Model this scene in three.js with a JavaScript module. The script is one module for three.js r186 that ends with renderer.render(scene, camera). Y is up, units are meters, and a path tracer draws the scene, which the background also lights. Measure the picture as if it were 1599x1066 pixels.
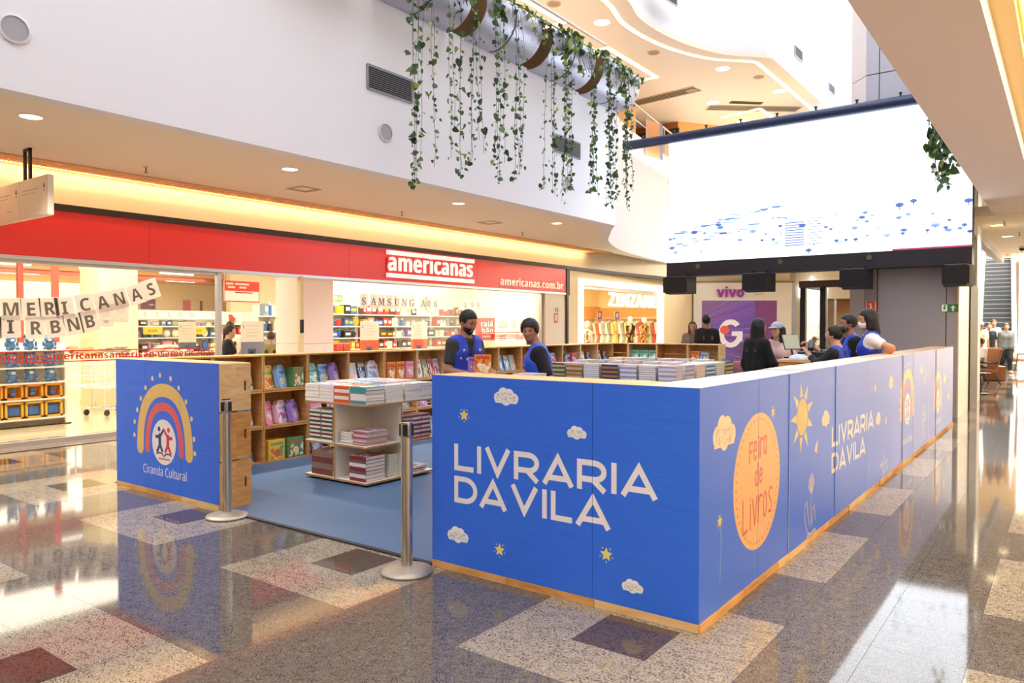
import * as THREE from 'three';
import { mergeGeometries, toCreasedNormals } from 'three/addons/utils/BufferGeometryUtils.js';
import { RoundedBoxGeometry } from 'three/addons/geometries/RoundedBoxGeometry.js';
import { TextGeometry } from 'three/addons/geometries/TextGeometry.js';
import { FontLoader } from 'three/addons/loaders/FontLoader.js';
import { RectAreaLightUniformsLib } from 'three/addons/lights/RectAreaLightUniformsLib.js';

// ---------- camera, sky, large lights, exposure ----------
const scene = new THREE.Scene();
const camera = new THREE.PerspectiveCamera(48.93, 1599 / 1066, 0.05, 200);
camera.position.set(0, 1.6, 0);
camera.rotation.order = 'YXZ';
camera.rotation.set(THREE.MathUtils.degToRad(-1.075), THREE.MathUtils.degToRad(36.65), 0);
const renderer = new THREE.WebGLRenderer({ antialias: true });
renderer.toneMapping = THREE.LinearToneMapping;
renderer.toneMappingExposure = 1.22;
renderer.shadowMap.enabled = true;
scene.background = new THREE.Color().setRGB(0.92, 0.96, 1.06);
scene.backgroundIntensity = 3.3;      // bright overcast sky over the atrium's skylight
RectAreaLightUniformsLib.init();
function rectLight(name, pos, w, h, rgb, intensity, to) {
  const l = new THREE.RectAreaLight(new THREE.Color().setRGB(...rgb), intensity, w, h);
  l.name = name; l.position.set(...pos); l.lookAt(...to); scene.add(l);
  return l;
}
const SCREEN_GLOW = 1.9, STORE_GLOW = 4.6;
rectLight('screen_light', [-4.165, 4.25, -14.93], 5.6, 2.5, [0.74, 0.87, 1.0], 2.0, [-4.165, 4.25, 0]);
rectLight('store_light', [-14.6, 3.42, -5], 3.6, 6.5, [1, 0.93, 0.74], STORE_GLOW, [-14.6, 0, -5]);
rectLight('store_light', [-14.2, 3.42, -13], 3.4, 6.5, [1, 0.93, 0.74], STORE_GLOW, [-14.2, 0, -13]);
for (const [z, w] of [[-4, 6], [-13, 6.6]]) rectLight('window_light', [-11.5, 2.66, z], w, 0.12, [1, 0.95, 0.82], 20, [-12, 0, z]).rotation.set(-0.8, Math.PI / 2, 0, 'YXZ');
rectLight('store_light', [-28, 3.42, -9], 12, 14, [1, 0.93, 0.74], STORE_GLOW * 0.6, [-28, 0, -9]);
rectLight('boutique_light', [-13.2, 3.0, -21.2], 2.6, 4.6, [1, 0.9, 0.66], 9, [-13.2, 0, -21.2]);
rectLight('far_hall_light', [-0.6, 7.9, -35], 5, 14, [1, 0.97, 0.93], 21, [-0.6, 0, -35]);
rectLight('right_aisle_light', [2.3, 3.85, -10], 1.6, 22, [1, 0.94, 0.86], 2.2, [2.3, 0, -10]);
rectLight('upper_hall_light', [-10.4, 6.6, -17], 1.4, 20, [1, 0.88, 0.78], 1.5, [-10.4, 12, -17]);

// ---------- helpers ----------
function rng(a) { return () => { a = (a + 0x6d2b79f5) | 0; let t = Math.imul(a ^ (a >>> 15), 1 | a); t = (t + Math.imul(t ^ (t >>> 7), 61 | t)) ^ t; return ((t ^ (t >>> 14)) >>> 0) / 4294967296; }; }
const R = rng(7);
const pick = (a, r = R) => a[Math.floor(r() * a.length)];
const ORD = ['first', 'second', 'third', 'fourth', 'fifth', 'sixth', 'seventh', 'eighth', 'ninth', 'tenth', 'eleventh', 'twelfth', 'thirteenth', 'fourteenth', 'fifteenth', 'sixteenth', 'seventeenth', 'eighteenth', 'nineteenth', 'twentieth'];
const used = {};
function numbered(n) { const k = (used[n] = (used[n] ?? -1) + 1); return k ? n + '_' + String(k).padStart(3, '0') : n; }
function merge(list) {
  const a = list.map((g) => {
    g = g.index ? g.toNonIndexed() : g.clone();
    for (const k of Object.keys(g.attributes)) if (!['position', 'normal', 'uv'].includes(k)) g.deleteAttribute(k);
    if (!g.attributes.uv) g.setAttribute('uv', new THREE.BufferAttribute(new Float32Array(g.attributes.position.count * 2), 2));
    if (!g.attributes.normal) g.computeVertexNormals();
    g.morphAttributes = {}; g.clearGroups();
    return g;
  });
  return a.length === 1 ? a[0] : mergeGeometries(a);
}
function part(name, geo, mat, parent, pos, turn) {
  const m = new THREE.Mesh(Array.isArray(geo) ? merge(geo) : geo, mat);
  m.name = name; m.castShadow = m.receiveShadow = true;
  if (pos) m.position.set(...pos);
  if (turn) m.rotation.y = turn;
  parent.add(m);
  return m;
}
function tag(o, label, category, group, kind) { o.userData = { ...(label && { label }), ...(category && { category }), ...(group && { group }), ...(kind && { kind }) }; return o; }
function thing(name, label, category, pos = [0, 0, 0], turn = 0, group) {
  const o = new THREE.Group(); o.name = numbered(name); o.position.set(...pos); o.rotation.y = turn; scene.add(o);
  return tag(o, label, category, group);
}
function solo(name, label, category, geo, mat, pos, turn, group) { return tag(part(numbered(name), geo, mat, scene, pos, turn), label, category, group); }
function struct(name, geo, mat, pos, turn) { return tag(part(numbered(name), geo, mat, scene, pos, turn), null, null, null, 'structure'); }
function structGroup(name, pos = [0, 0, 0], turn = 0) { const o = new THREE.Group(); o.name = numbered(name); o.position.set(...pos); o.rotation.y = turn; scene.add(o); return tag(o, null, null, null, 'structure'); }
function box(w, h, d, x = 0, y = 0, z = 0, u0 = 0, v0 = 0) {       // centred box, uv in metres
  const g = new THREE.BoxGeometry(w, h, d), uv = g.attributes.uv, s = [[d, h], [d, h], [w, d], [w, d], [w, h], [w, h]];
  for (let i = 0; i < 24; i++) uv.setXY(i, uv.getX(i) * s[i >> 2][0] + u0, uv.getY(i) * s[i >> 2][1] + v0);
  return g.translate(x, y, z);
}
const span = (x0, x1, y0, y1, z0, z1, u, v) => box(x1 - x0, y1 - y0, z1 - z0, (x0 + x1) / 2, (y0 + y1) / 2, (z0 + z1) / 2, u, v);
const rbox = (w, h, d, r = 0.01, x = 0, y = 0, z = 0) => new RoundedBoxGeometry(w, h, d, 2, r).translate(x, y, z);
const cyl = (r1, r2, h, x = 0, y = 0, z = 0, n = 20) => new THREE.CylinderGeometry(r1, r2, h, n).translate(x, y, z);
function rod(a, b, r, n = 8) {
  const A = new THREE.Vector3(...a), B = new THREE.Vector3(...b), d = B.clone().sub(A), g = new THREE.CylinderGeometry(r, r, d.length(), n);
  return g.applyQuaternion(new THREE.Quaternion().setFromUnitVectors(new THREE.Vector3(0, 1, 0), d.normalize())).translate(...A.add(B).multiplyScalar(0.5).toArray());
}
const lathe = (pts, n = 28) => new THREE.LatheGeometry(pts.map((p) => new THREE.Vector2(...p)), n);
const tube = (pts, r, n = 12, k = 5) => new THREE.TubeGeometry(new THREE.CatmullRomCurve3(pts.map((p) => new THREE.Vector3(...p))), n, r, k);
function prism(xz, y0, y1) {                                        // floor-plan polygon extruded upwards
  const s = new THREE.Shape(xz.map(([x, z]) => new THREE.Vector2(x, -z)));
  return new THREE.ExtrudeGeometry(s, { depth: y1 - y0, bevelEnabled: false }).rotateX(-Math.PI / 2).translate(0, y0, 0);
}
function ribbon(path, thick, y0, y1) {                              // wall of even thickness along a floor-plan path
  const L = [], Rr = [];
  path.forEach((p, i) => {
    const a = path[Math.max(0, i - 1)], b = path[Math.min(path.length - 1, i + 1)], dx = b[0] - a[0], dz = b[1] - a[1], l = Math.hypot(dx, dz);
    L.push(p); Rr.push([p[0] + (dz / l) * thick, p[1] - (dx / l) * thick]);
  });
  return prism([...L, ...Rr.reverse()], y0, y1);
}
function spline(pts, n) { return new THREE.CatmullRomCurve3(pts.map(([x, z]) => new THREE.Vector3(x, 0, z)), false, 'centripetal').getPoints(n).map((p) => [p.x, p.z]); }

const mats = {};
function M(color, rough = 0.6, extra = {}) {
  const k = color + rough + JSON.stringify(Object.keys(extra).map((q) => q + (extra[q]?.uuid ?? extra[q])));
  return (mats[k] ??= new THREE.MeshPhysicalMaterial({ color, roughness: rough, ...extra }));
}
function glow(color, strength, rough = 0.5) { const k = 'glow' + color + strength; return (mats[k] ??= new THREE.MeshStandardMaterial({ color: '#ffffff', roughness: rough, emissive: new THREE.Color(color), emissiveIntensity: strength })); }
function canvasTex(w, h, draw) {
  const c = document.createElement('canvas'); c.width = w; c.height = h;
  draw(c.getContext('2d'), w, h);
  const t = new THREE.CanvasTexture(c); t.colorSpace = THREE.SRGBColorSpace; t.anisotropy = 8;
  return t;
}
function dataTex(n, m, fn, srgb = true) {
  const d = new Uint8Array(n * m * 4);
  for (let y = 0; y < m; y++) for (let x = 0; x < n; x++) { const c = fn(x, y); const i = (y * n + x) * 4; d[i] = c[0]; d[i + 1] = c[1]; d[i + 2] = c[2]; d[i + 3] = 255; }
  const t = new THREE.DataTexture(d, n, m); t.magFilter = THREE.LinearFilter; t.minFilter = THREE.LinearMipmapLinearFilter; t.generateMipmaps = true; t.wrapS = t.wrapT = THREE.RepeatWrapping;
  if (srgb) t.colorSpace = THREE.SRGBColorSpace;
  t.needsUpdate = true;
  return t;
}
function noise2(seed, n) {                                           // tileable value noise on an n x n lattice, (u, v) in lattice units
  const r = rng(seed), v = Float32Array.from({ length: n * n }, r);
  return (x, y) => {
    const X = Math.floor(x), Y = Math.floor(y), fx = x - X, fy = y - Y, a = fx * fx * (3 - 2 * fx), b = fy * fy * (3 - 2 * fy), w = (i, j) => v[(((j % n) + n) % n) * n + (((i % n) + n) % n)];
    return (w(X, Y) * (1 - a) + w(X + 1, Y) * a) * (1 - b) + (w(X, Y + 1) * (1 - a) + w(X + 1, Y + 1) * a) * b;
  };
}
const hex = (h) => [parseInt(h.slice(1, 3), 16), parseInt(h.slice(3, 5), 16), parseInt(h.slice(5, 7), 16)];
const mix3 = (a, b, t) => [a[0] + (b[0] - a[0]) * t, a[1] + (b[1] - a[1]) * t, a[2] + (b[2] - a[2]) * t];
const clamp = (x, a = 0, b = 1) => Math.min(b, Math.max(a, x)), sstep = (a, b, x) => { const t = clamp((x - a) / (b - a)); return t * t * (3 - 2 * t); };
const font = await new FontLoader().loadAsync('fonts/droid/droid_sans_bold.typeface.json');
const serif = await new FontLoader().loadAsync('fonts/droid/droid_serif_bold.typeface.json');
function letters(word, f, size, depth, width, mat, parent, name = 'letter', squeeze = 1) {   // one mesh per letter, along +x from 0; width fits the whole word
  const adv = (c) => ((f.data.glyphs[c] ?? f.data.glyphs.n).ha * size) / f.data.resolution;
  const total = [...word].reduce((s, c) => s + adv(c), 0), k = width ? width / total : squeeze;
  let x = 0;
  for (const c of word) {
    if (c !== ' ') part(name, new TextGeometry(c, { font: f, size, depth, curveSegments: 5, bevelEnabled: false }).scale(k, 1, 1), mat, parent, [x, 0, 0]);
    x += adv(c) * k;
  }
  return x;
}

// ---------- textures of the building's surfaces ----------
function granite(seed, tones, spots, streak, n = 1024) {
  const a = noise2(seed, 340), b = noise2(seed + 1, 420), c = noise2(seed + 2, 40), d = noise2(seed + 3, 8);
  const T = tones.map(hex), S = spots.map(hex);
  return dataTex(n, n, (x, y) => {
    const u = x / n, v = y / n, w = u + 0.012 * d(u * 8, v * 8);
    const p = a(w * 340 / streak, v * 340), q = b(u * 420 / streak, v * 420 + 3), m = c(u * 40 / streak, v * 40);
    let col = mix3(T[0], T[1], clamp(q * 0.7 + m * 0.5 - 0.1));
    col = mix3(col, S[0], sstep(0.56, 0.74, p * 0.85 + m * 0.2) * 0.9);
    col = mix3(col, S[1], sstep(0.72, 0.88, q * 0.8 + (1 - m) * 0.22) * 0.75);
    return col;
  });
}
const graniteGrey = granite(11, ['#5b5653', '#79726c'], ['#2a2726', '#aba198'], 1);
const graniteLight = granite(23, ['#938777', '#aca090'], ['#47413c', '#c2b6a6'], 2.4);
const graniteDark = granite(37, ['#55473f', '#62534a'], ['#2b2220', '#6b5850'], 1);
function woodTex(seed, light, dark, ring) {
  const a = noise2(seed, 64), b = noise2(seed + 5, 16), L = hex(light), D = hex(dark), r = rng(seed), knots = Array.from({ length: 5 }, () => [r(), r(), 0.012 + r() * 0.012]);
  return dataTex(384, 384, (x, y) => {
    const u = x / 384, v = y / 384;
    let g = 0.5 + 0.5 * Math.sin((v * ring + b(u * 4, v * 16) * 2.2 + b(u * 2 + 5, v * 4) * 1.5) * 6.283);
    let t = g * 0.26 + a(u * 6, v * 64) * 0.45 + b(u * 2, v * 3) * 0.2;
    for (const [kx, ky, kr] of knots) { const e = Math.hypot((u - kx) * 0.7, v - ky) / kr; t += 0.9 * Math.exp(-e * e) + 0.2 * Math.exp(-Math.pow((e - 2) / 0.7, 2)); }
    return mix3(L, D, clamp(t));
  });
}
const pine = [[3, '#e6b474', '#c58846', 5], [4, '#e0a964', '#b97c3e', 6], [9, '#efcf9c', '#d09f62', 4]].map((a) => M('#ffffff', 0.62, { map: woodTex(...a) }));
const pineDark = M('#ffffff', 0.6, { map: woodTex(14, '#cf9a62', '#99653a', 7) });
const plyEdge = M('#b98a58', 0.6), plyWhite = M('#efe7d8', 0.5);
const white = M('#eaeaf1', 0.75), cream = M('#f1e2c6', 0.7), soffitPaint = M('#f1e6d8', 0.8), pinkPaint = M('#e6dad8', 0.8);
const black = M('#17161a', 0.5), darkMetal = M('#2b2b30', 0.4, { metalness: 0.6 }), alu = M('#c9cacd', 0.35, { metalness: 0.7 }), steel = M('#cfcac2', 0.24, { metalness: 0.95 });
const glass = new THREE.MeshPhysicalMaterial({ color: '#ffffff', roughness: 0.02, transmission: 1, thickness: 0, ior: 1.45 });
const warmGlow = glow('#ffe2a6', 7), whiteGlow = glow('#fff6e4', 6);

// ---------- floor: granite tiles in a five-tile module, three by three light tiles round a dark one ----------
const floorMats = [graniteGrey, graniteLight, graniteDark].map((map, i) => new THREE.MeshPhysicalMaterial({ map, roughness: [0.055, 0.06, 0.05][i], ior: 1.42 }));
{
  const floor = structGroup('floor');
  part('floor_slab', span(-44, 6, -0.4, -0.021, -52, 21), M('#a39a8f', 0.6), floor);
  const T = 0.41665, variants = Array.from({ length: 5 }, (_, i) => { const g = box(T - 0.0017, 0.02, T - 0.0017, 0, -0.01, 0, i * 0.37, i * 0.53); return g; });
  const cam = camera.clone(); cam.updateMatrixWorld(); cam.updateProjectionMatrix();
  const list = [];
  for (let i = -16; i < 14; i++) for (let j = -72; j < 16; j++) {
    const x = -4.54 + (i + 0.5) * T, z = -4.08 + (j + 0.5) * T;
    if (x < -10.85 || x > 1.2 || z > 2.2) continue;
    if (x > -7.4 && x < -2.0 && z < -4.3 && z > -13.4) continue;      // beneath the book fair's mat
    const I = ((i % 5) + 5) % 5, J = ((j % 5) + 5) % 5, kind = I < 3 && J < 3 ? (I === 1 && J === 1 ? 2 : 1) : 0;
    const p = new THREE.Vector3(x, 0, z).project(cam), d = Math.hypot(x, z), seen = p.z < 1 && Math.abs(p.x) < 1.05 && Math.abs(p.y) < 1.1;
    list.push({ x, z, kind, size: seen ? 1 / d ** 3 : 0, v: Math.floor(R() * 5) });
  }
  list.sort((a, b) => b.size - a.size);
  list.slice(0, 300).forEach((t) => part('tile', variants[t.v], floorMats[t.kind], floor, [t.x, 0, t.z]));
  const rest = list.slice(300);
  const one = mergeGeometries([0, 1, 2].map((k) => mergeGeometries(rest.filter((t) => t.kind === k).map((t) => variants[t.v].clone().translate(t.x, 0, t.z)))), true);
  const far = part('tile', one, floorMats, floor); far.userData.kind = 'stuff';
  part('floor_strip', span(1.2, 6, -0.02, 0, -52, 21), M('#b9aa96', 0.08, { ior: 1.6 }), floor);
  part('floor_strip', span(-10.85, 1.2, -0.02, 0, -52, -34.08), M('#b9aa96', 0.08, { ior: 1.6 }), floor);
  part('floor_strip', span(-10.85, 1.2, -0.02, 0, 2.3, 21), M('#9a8d80', 0.08, { ior: 1.6 }), floor);
  part('threshold', span(-11.9, -10.85, -0.02, 0.004, -17.6, 2), M('#85807f', 0.12, { ior: 1.6 }), floor);
  part('threshold_groove', span(-10.9, -10.84, 0.002, 0.006, -17.6, 2), M('#5b4a42', 0.4), floor);
  part('shop_floor', span(-44, -11.9, -0.02, 0, -26, 2), M('#d8cba8', 0.1, { ior: 1.55 }), floor);
  part('shop_floor', span(-44, -10.85, -0.02, 0, -52, -26), M('#d8cba8', 0.1, { ior: 1.55 }), floor);
}

// ---------- shell: outer walls, roof ring round the skylight ----------
struct('wall_back', span(-44, 6, 0, 13, 20, 20.3), cream);
struct('wall_front', span(-44, 6, 0, 13, -52.3, -52), white);
struct('wall_right', span(4, 4.3, 0, 13, -52, 20), cream);
struct('wall_left', span(-44.3, -44, 0, 13, -52, 20), cream);
struct('roof', [span(-44, -7.2, 13, 13.3, -52, 20), span(-1.2, 4.3, 13, 13.3, -52, 20), span(-7.2, -1.2, 13, 13.3, -52, -37), span(-7.2, -1.2, 13, 13.3, 18, 20)], white);  // unseen skylight end lengthened behind the camera to light the counter fronts

// ---------- left side of the ground floor: soffit, perforated strip, lit cove, fascia zone ----------
const endCurve = spline([[-7.72, -14.02], [-8.0, -14.4], [-8.5, -15.2], [-9.16, -16.3], [-9.76, -17.7], [-10.2, -19.3], [-10.5, -21.05], [-10.85, -23.35], [-11.3, -26.3]], 40);
struct('ceiling_left', prism([[-7.89, 20], [-7.86, -13.98], ...endCurve.slice(1, -1).map(([x, z], i) => { const a = endCurve[i], b = endCurve[i + 2], dx = b[0] - a[0], dz = b[1] - a[1], l = Math.hypot(dx, dz); return [x + (dz / l) * 0.1, z - (dx / l) * 0.1]; }), [-11.9, -26.3], [-10.9, -22.0], [-10.56, -18.0], [-10.56, 20]], 3.75, 3.9), soffitPaint);
{
  const g = [];
  for (let z = -19; z < 3; z += 0.055) g.push(box(0.62, 0.02, 0.016, -10.87, 3.755, z));
  for (let i = 0; i <= 10; i++) g.push(box(0.012, 0.024, 22, -11.18 + i * 0.062, 3.755, -8));
  const grille = structGroup('trim_1');
  part('perforated_grille', g, M('#c99a76', 0.6), grille);
  part('grille_edge', [box(0.02, 0.05, 22, -10.565, 3.745, -8), box(0.02, 0.04, 22, -11.19, 3.75, -8)], M('#e9c08c', 0.6), grille);
}
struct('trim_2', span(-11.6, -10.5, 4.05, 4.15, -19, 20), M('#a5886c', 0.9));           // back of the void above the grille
struct('wall_cove', ribbon([[-11.2, 20], [-11.2, -17.9], ...spline([[-11.2, -18.4], [-11.12, -20.8], [-10.95, -23.3], [-11.15, -26.2]], 12)].map(([x, z]) => [x, z]), 0.25, 3.3, 4.1), cream);
struct('trim_3', ribbon([[-11.17, 20], [-11.17, -17.9], ...spline([[-11.17, -18.4], [-11.09, -20.8], [-10.92, -23.3], [-11.12, -26.2]], 12)], 0.25, 3.21, 3.3), M('#2a2019', 0.5));
{
  const cove = thing('cove_light', 'warm hidden light strip washing the wall above the red shop fascia', 'light', [-10.95, 3.98, -8]);
  part('tray', box(0.06, 0.02, 21, 0, 0.02, 0), alu, cove);
  part('light_strip', box(0.035, 0.015, 21, 0, 0, 0), glow('#ffcf7a', 21), cove);
  rectLight('cove_glow', [-10.95, 3.95, -8], 0.1, 21, [1, 0.8, 0.5], 20, [-11.14, 0, -8]).rotation.set(-Math.PI / 2, -0.3, 0);
  rectLight('cove_glow', [-11.04, 3.73, -8], 21, 0.05, [1, 0.78, 0.42], 13, [-12, 3.6, -8]).rotation.set(-0.25, Math.PI / 2, 0, 'YXZ');
}
// ---------- the white balcony over the hall ----------
struct('wall_balcony', [span(-7.9, -7.7, 3.742, 6.15, -14.02, 20)], white);
struct('wall_balcony', ribbon(endCurve, 0.22, 3.742, 7.3), white);
struct('ceiling_gallery', prism([[-7.85, 20], ...endCurve.map(([x, z]) => [x - 0.12, z]), [-11.9, -26.3], [-14, -45], [-24, -45], [-24, 20]], 5.6, 5.9), cream);
struct('wall_gallery', [span(-12.6, -12.4, 5.9, 9.2, -24, 20)], M('#e8b878', 0.7));
const edge3 = [[-8.2, 20], [-8.2, -12], ...spline([[-8.2, -13], [-8.34, -15.69], [-8.59, -16.86], [-8.44, -18.78], [-7.83, -20.4], [-6.95, -21.36]], 26), [-6.84, -21.6], [-6.84, -45]];
struct('ceiling_upper', prism([...edge3, [-24, -45], [-24, 20]], 9.2, 9.35), M('#f4e8da', 0.8));
struct('wall_upper', ribbon(edge3.map(([x, z]) => [x, z]), 0.2, 9.35, 13), white);
// ---------- right balcony above the camera ----------
struct('ceiling_right', span(-1.2, -0.5, 3.75, 3.95, -17.2, 20), pinkPaint);
struct('wall_parapet', [span(-1.2, -1.0, 3.95, 6.6, -17.2, 20)], white);
struct('ceiling_aisle', [span(-0.35, 4, 4.05, 4.2, -17.2, 20), span(-0.5, -0.35, 3.95, 4.2, -17.2, 20)], M('#f3dca6', 0.8));
struct('ceiling_far', [span(-1.62, 4, 3.76, 3.95, -26.5, -17.2)], cream);
struct('trim_4', [span(-1.75, -1.6, 3.5, 5.9, -26.5, -17.2)], M('#cfd0d8', 0.7));
struct('ceiling_galleryright', [span(-1.2, 4, 5.4, 5.6, -26.5, 20)], cream);
{
  const cove = thing('cove_light', 'yellow light strip along the recessed edge of the right ceiling', 'light', [-0.28, 4.0, -5]);
  part('tray', box(0.1, 0.02, 24, 0, 0.035, 0), alu, cove);
  part('light_strip', box(0.06, 0.015, 24, 0, 0.015, 0), glow('#ffd27a', 21), cove);
  rectLight('cove_glow', [-0.26, 3.96, -5], 0.06, 24, [1, 0.84, 0.62], 24, [-0.26, 0, -5]).rotation.set(-Math.PI / 2, 0, 0);
}
// ---------- lift shaft clad in grey panels ----------
{
  const shaft = structGroup('pillar_shaft');
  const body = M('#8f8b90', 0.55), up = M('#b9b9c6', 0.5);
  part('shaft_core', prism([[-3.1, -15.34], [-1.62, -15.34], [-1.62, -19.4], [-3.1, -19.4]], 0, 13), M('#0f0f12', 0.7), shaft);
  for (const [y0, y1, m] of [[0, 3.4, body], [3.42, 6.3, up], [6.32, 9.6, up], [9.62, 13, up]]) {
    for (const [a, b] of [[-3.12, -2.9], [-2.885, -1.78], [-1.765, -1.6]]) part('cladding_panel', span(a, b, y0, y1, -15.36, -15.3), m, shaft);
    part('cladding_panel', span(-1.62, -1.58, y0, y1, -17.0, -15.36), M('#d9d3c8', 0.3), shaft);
    part('cladding_panel', prism([[-3.12, -15.3], [-3.12, -15.36], [-3.42, -15.75], [-3.46, -15.7]], y0, y1), y0 ? M('#e8e4e4', 0.5) : body, shaft);  // upper chamfer is whitened: the light on that face is in its colour
  }
  part('lift_door_frame', span(-1.62, -1.56, 0, 2.45, -18.5, -17.05), black, shaft);
  part('shaft_side', span(-1.62, -1.585, 0, 6, -19.4, -18.55), M('#f0ece4', 0.4), shaft);
}
// ---------- far end: end wall, upper hall ----------
struct('wall_far', [span(-1.7, 4, 0, 8.4, -37.3, -37), span(-8, -3.9, 0, 8.4, -37.3, -37)], M('#f4ead8', 0.6));
struct('ceiling_hall', span(-8, 4, 8.4, 8.6, -52, -26.5), white);
struct('wall_hall', span(-8, 0, 5.0, 8.4, -47, -46.8), M('#e8c690', 0.6));
struct('floor_hall', span(-8, 0, 4.75, 5.0, -47, -43.3), cream);

// ---------- the red shop: fascia, glass front, pillar ----------
{
  const red = M('#f22c20', 0.4, { clearcoat: 0.2, clearcoatRoughness: 0.3 });
  const f = thing('shop_fascia', 'long glossy red fascia board above the glass shop front', 'shop fascia', [-11.2, 2.55, 0]);
  for (let z = 2; z > -17; z -= 3.93) part('fascia_panel', box(0.16, 0.66, 3.926, -0.08, 0.33, z - 1.965), red, f);
  part('bottom_rail', box(0.2, 0.05, 19.7, -0.09, -0.02, -7.8), alu, f);
  part('end_cap', box(0.18, 0.78, 0.09, -0.08, 0.33, -17.7), black, f);
  const s = thing('shop_sign', 'raised white lettering reading americanas between two white bars on red fascia', 'sign', [-11.18, 2.62, -10.73], Math.PI / 2);
  const lw = glow('#ffffff', 0.36);
  part('bar', box(2.76, 0.085, 0.05, 1.38, 0.51, 0.03), lw, s); part('bar', box(2.76, 0.085, 0.05, 1.38, 0.045, 0.03), lw, s);
  const L = new THREE.Group(); L.name = 'lettering'; L.position.set(0.02, 0.145, 0); s.add(L);
  letters('americanas', font, 0.36, 0.04, 2.72, lw, L);
  part('backing_plate', box(2.7, 0.3, 0.01, 1.38, 0.27, 0.006), red, s);
  const u = thing('shop_sign', 'thin cream lettering reading americanas.com.br near the end of the fascia', 'sign', [-11.195, 2.64, -14.55], Math.PI / 2);
  letters('americanas.com.br', font, 0.19, 0.012, 2.84, glow('#f6dcae', 0.3), u);  // glow added to brighten the cream lettering

  const front = structGroup('window_1');
  const frames = [], addM = (z, w = 0.07) => frames.push(box(0.09, 2.53, w, -11.32, 1.265, z));
  [2, -7.07, -16.5].forEach((z) => addM(z)); addM(-9.42, 0.05);
  part('window_frame', [...frames, box(0.08, 0.07, 9.1, -11.34, 2.5, -2.55), box(0.08, 0.06, 9.1, -11.34, 0.03, -2.55), box(0.08, 0.06, 7.1, -11.34, 0.03, -12.95), box(0.08, 0.05, 7.1, -11.34, 2.52, -12.95)], alu, front);
  const edges = [1.95, 0.6, -0.6, -1.8, -3.0, -4.28, -5.27, -6.2, -7.03];
  for (let i = 0; i + 1 < edges.length; i++) part('pane', box(0.012, 2.42, edges[i] - edges[i + 1] - 0.012, -11.36, 1.27, (edges[i] + edges[i + 1]) / 2), glass, front);
  const e2 = [-9.45, -11.2, -12.95, -14.7, -16.46];
  for (let i = 0; i + 1 < e2.length; i++) part('pane', box(0.012, 2.44, e2[i] - e2[i + 1] - 0.012, -11.36, 1.28, (e2[i] + e2[i + 1]) / 2), glass, front);
  const p = structGroup('pillar_shop');
  const pc = M('#f6e4dc', 0.6);
  part('cladding_panel', span(-12.0, -11.2, 0, 1.3, -9.38, -8.68), pc, p); part('cladding_panel', span(-12.0, -11.2, 1.305, 2.53, -9.38, -8.68), pc, p);
  part('door_post', span(-11.25, -11.17, 0, 2.53, -8.68, -8.6), M('#e5d6ae', 0.5), p);
  part('door_bracket', box(0.05, 0.24, 0.05, -11.15, 1.62, -8.62), darkMetal, p);
  const q = structGroup('pillar_shopend');
  part('cladding_panel', span(-11.9, -11.2, 0, 2.55, -17.25, -16.55), M('#f3e6d2', 0.6), q);
  part('dark_joint', span(-11.6, -11.18, 0, 3.21, -17.66, -17.56), black, q); part('cladding_panel', span(-11.9, -11.22, 0, 2.55, -17.56, -17.25), M('#f3e6d2', 0.6), q);
}
function sign(name, label, pos, turn, w, h, draw, rough = 0.5, emit = 0, th = 0.012, cat = 'sign') {    // a flat printed board
  const t = thing(name, label, cat, pos, turn);
  const tx = canvasTex(Math.round(clamp(w * 420, 48, 1024)), Math.round(clamp(h * 420, 48, 1024)), draw);
  th <= 0.004 ? part('paper', new THREE.PlaneGeometry(w, h).translate(0, 0, -0.002), M('#f8f5f2', 1, { transmission: 0.6, thickness: 0, side: THREE.DoubleSide }), t) : part('board', box(w, h, th, 0, 0, -th / 2 - 0.001), M('#e9e6e0', 0.6), t);
  part('print', new THREE.PlaneGeometry(w, h), new THREE.MeshPhysicalMaterial({ map: tx, roughness: rough, ...(th <= 0.004 && { transmission: 0.5, roughness: 1, thickness: 0, side: THREE.DoubleSide }), ...(emit && { emissive: '#ffffff', emissiveMap: tx, emissiveIntensity: emit }) }), t);
  return t;
}
sign('fire_extinguisher_sign', 'small red and white fire extinguisher sign on the white end pillar', [-11.185, 1.86, -17.05], Math.PI / 2, 0.16, 0.26, (c, w, h) => { c.fillStyle = '#e8421f'; c.fillRect(0, 0, w, h); c.fillStyle = '#fff'; c.fillRect(w * 0.25, h * 0.2, w * 0.5, h * 0.6); c.fillStyle = '#e8421f'; c.fillRect(w * 0.4, h * 0.3, w * 0.2, h * 0.4); });
sign('exit_sign', 'tiny green emergency sign above the red one on the white pillar', [-11.185, 2.08, -17.08], Math.PI / 2, 0.12, 0.1, (c, w, h) => { c.fillStyle = '#3d9a5a'; c.fillRect(0, 0, w, h); c.fillStyle = '#fff'; c.fillRect(w * 0.2, h * 0.2, w * 0.3, h * 0.6); });

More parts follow.
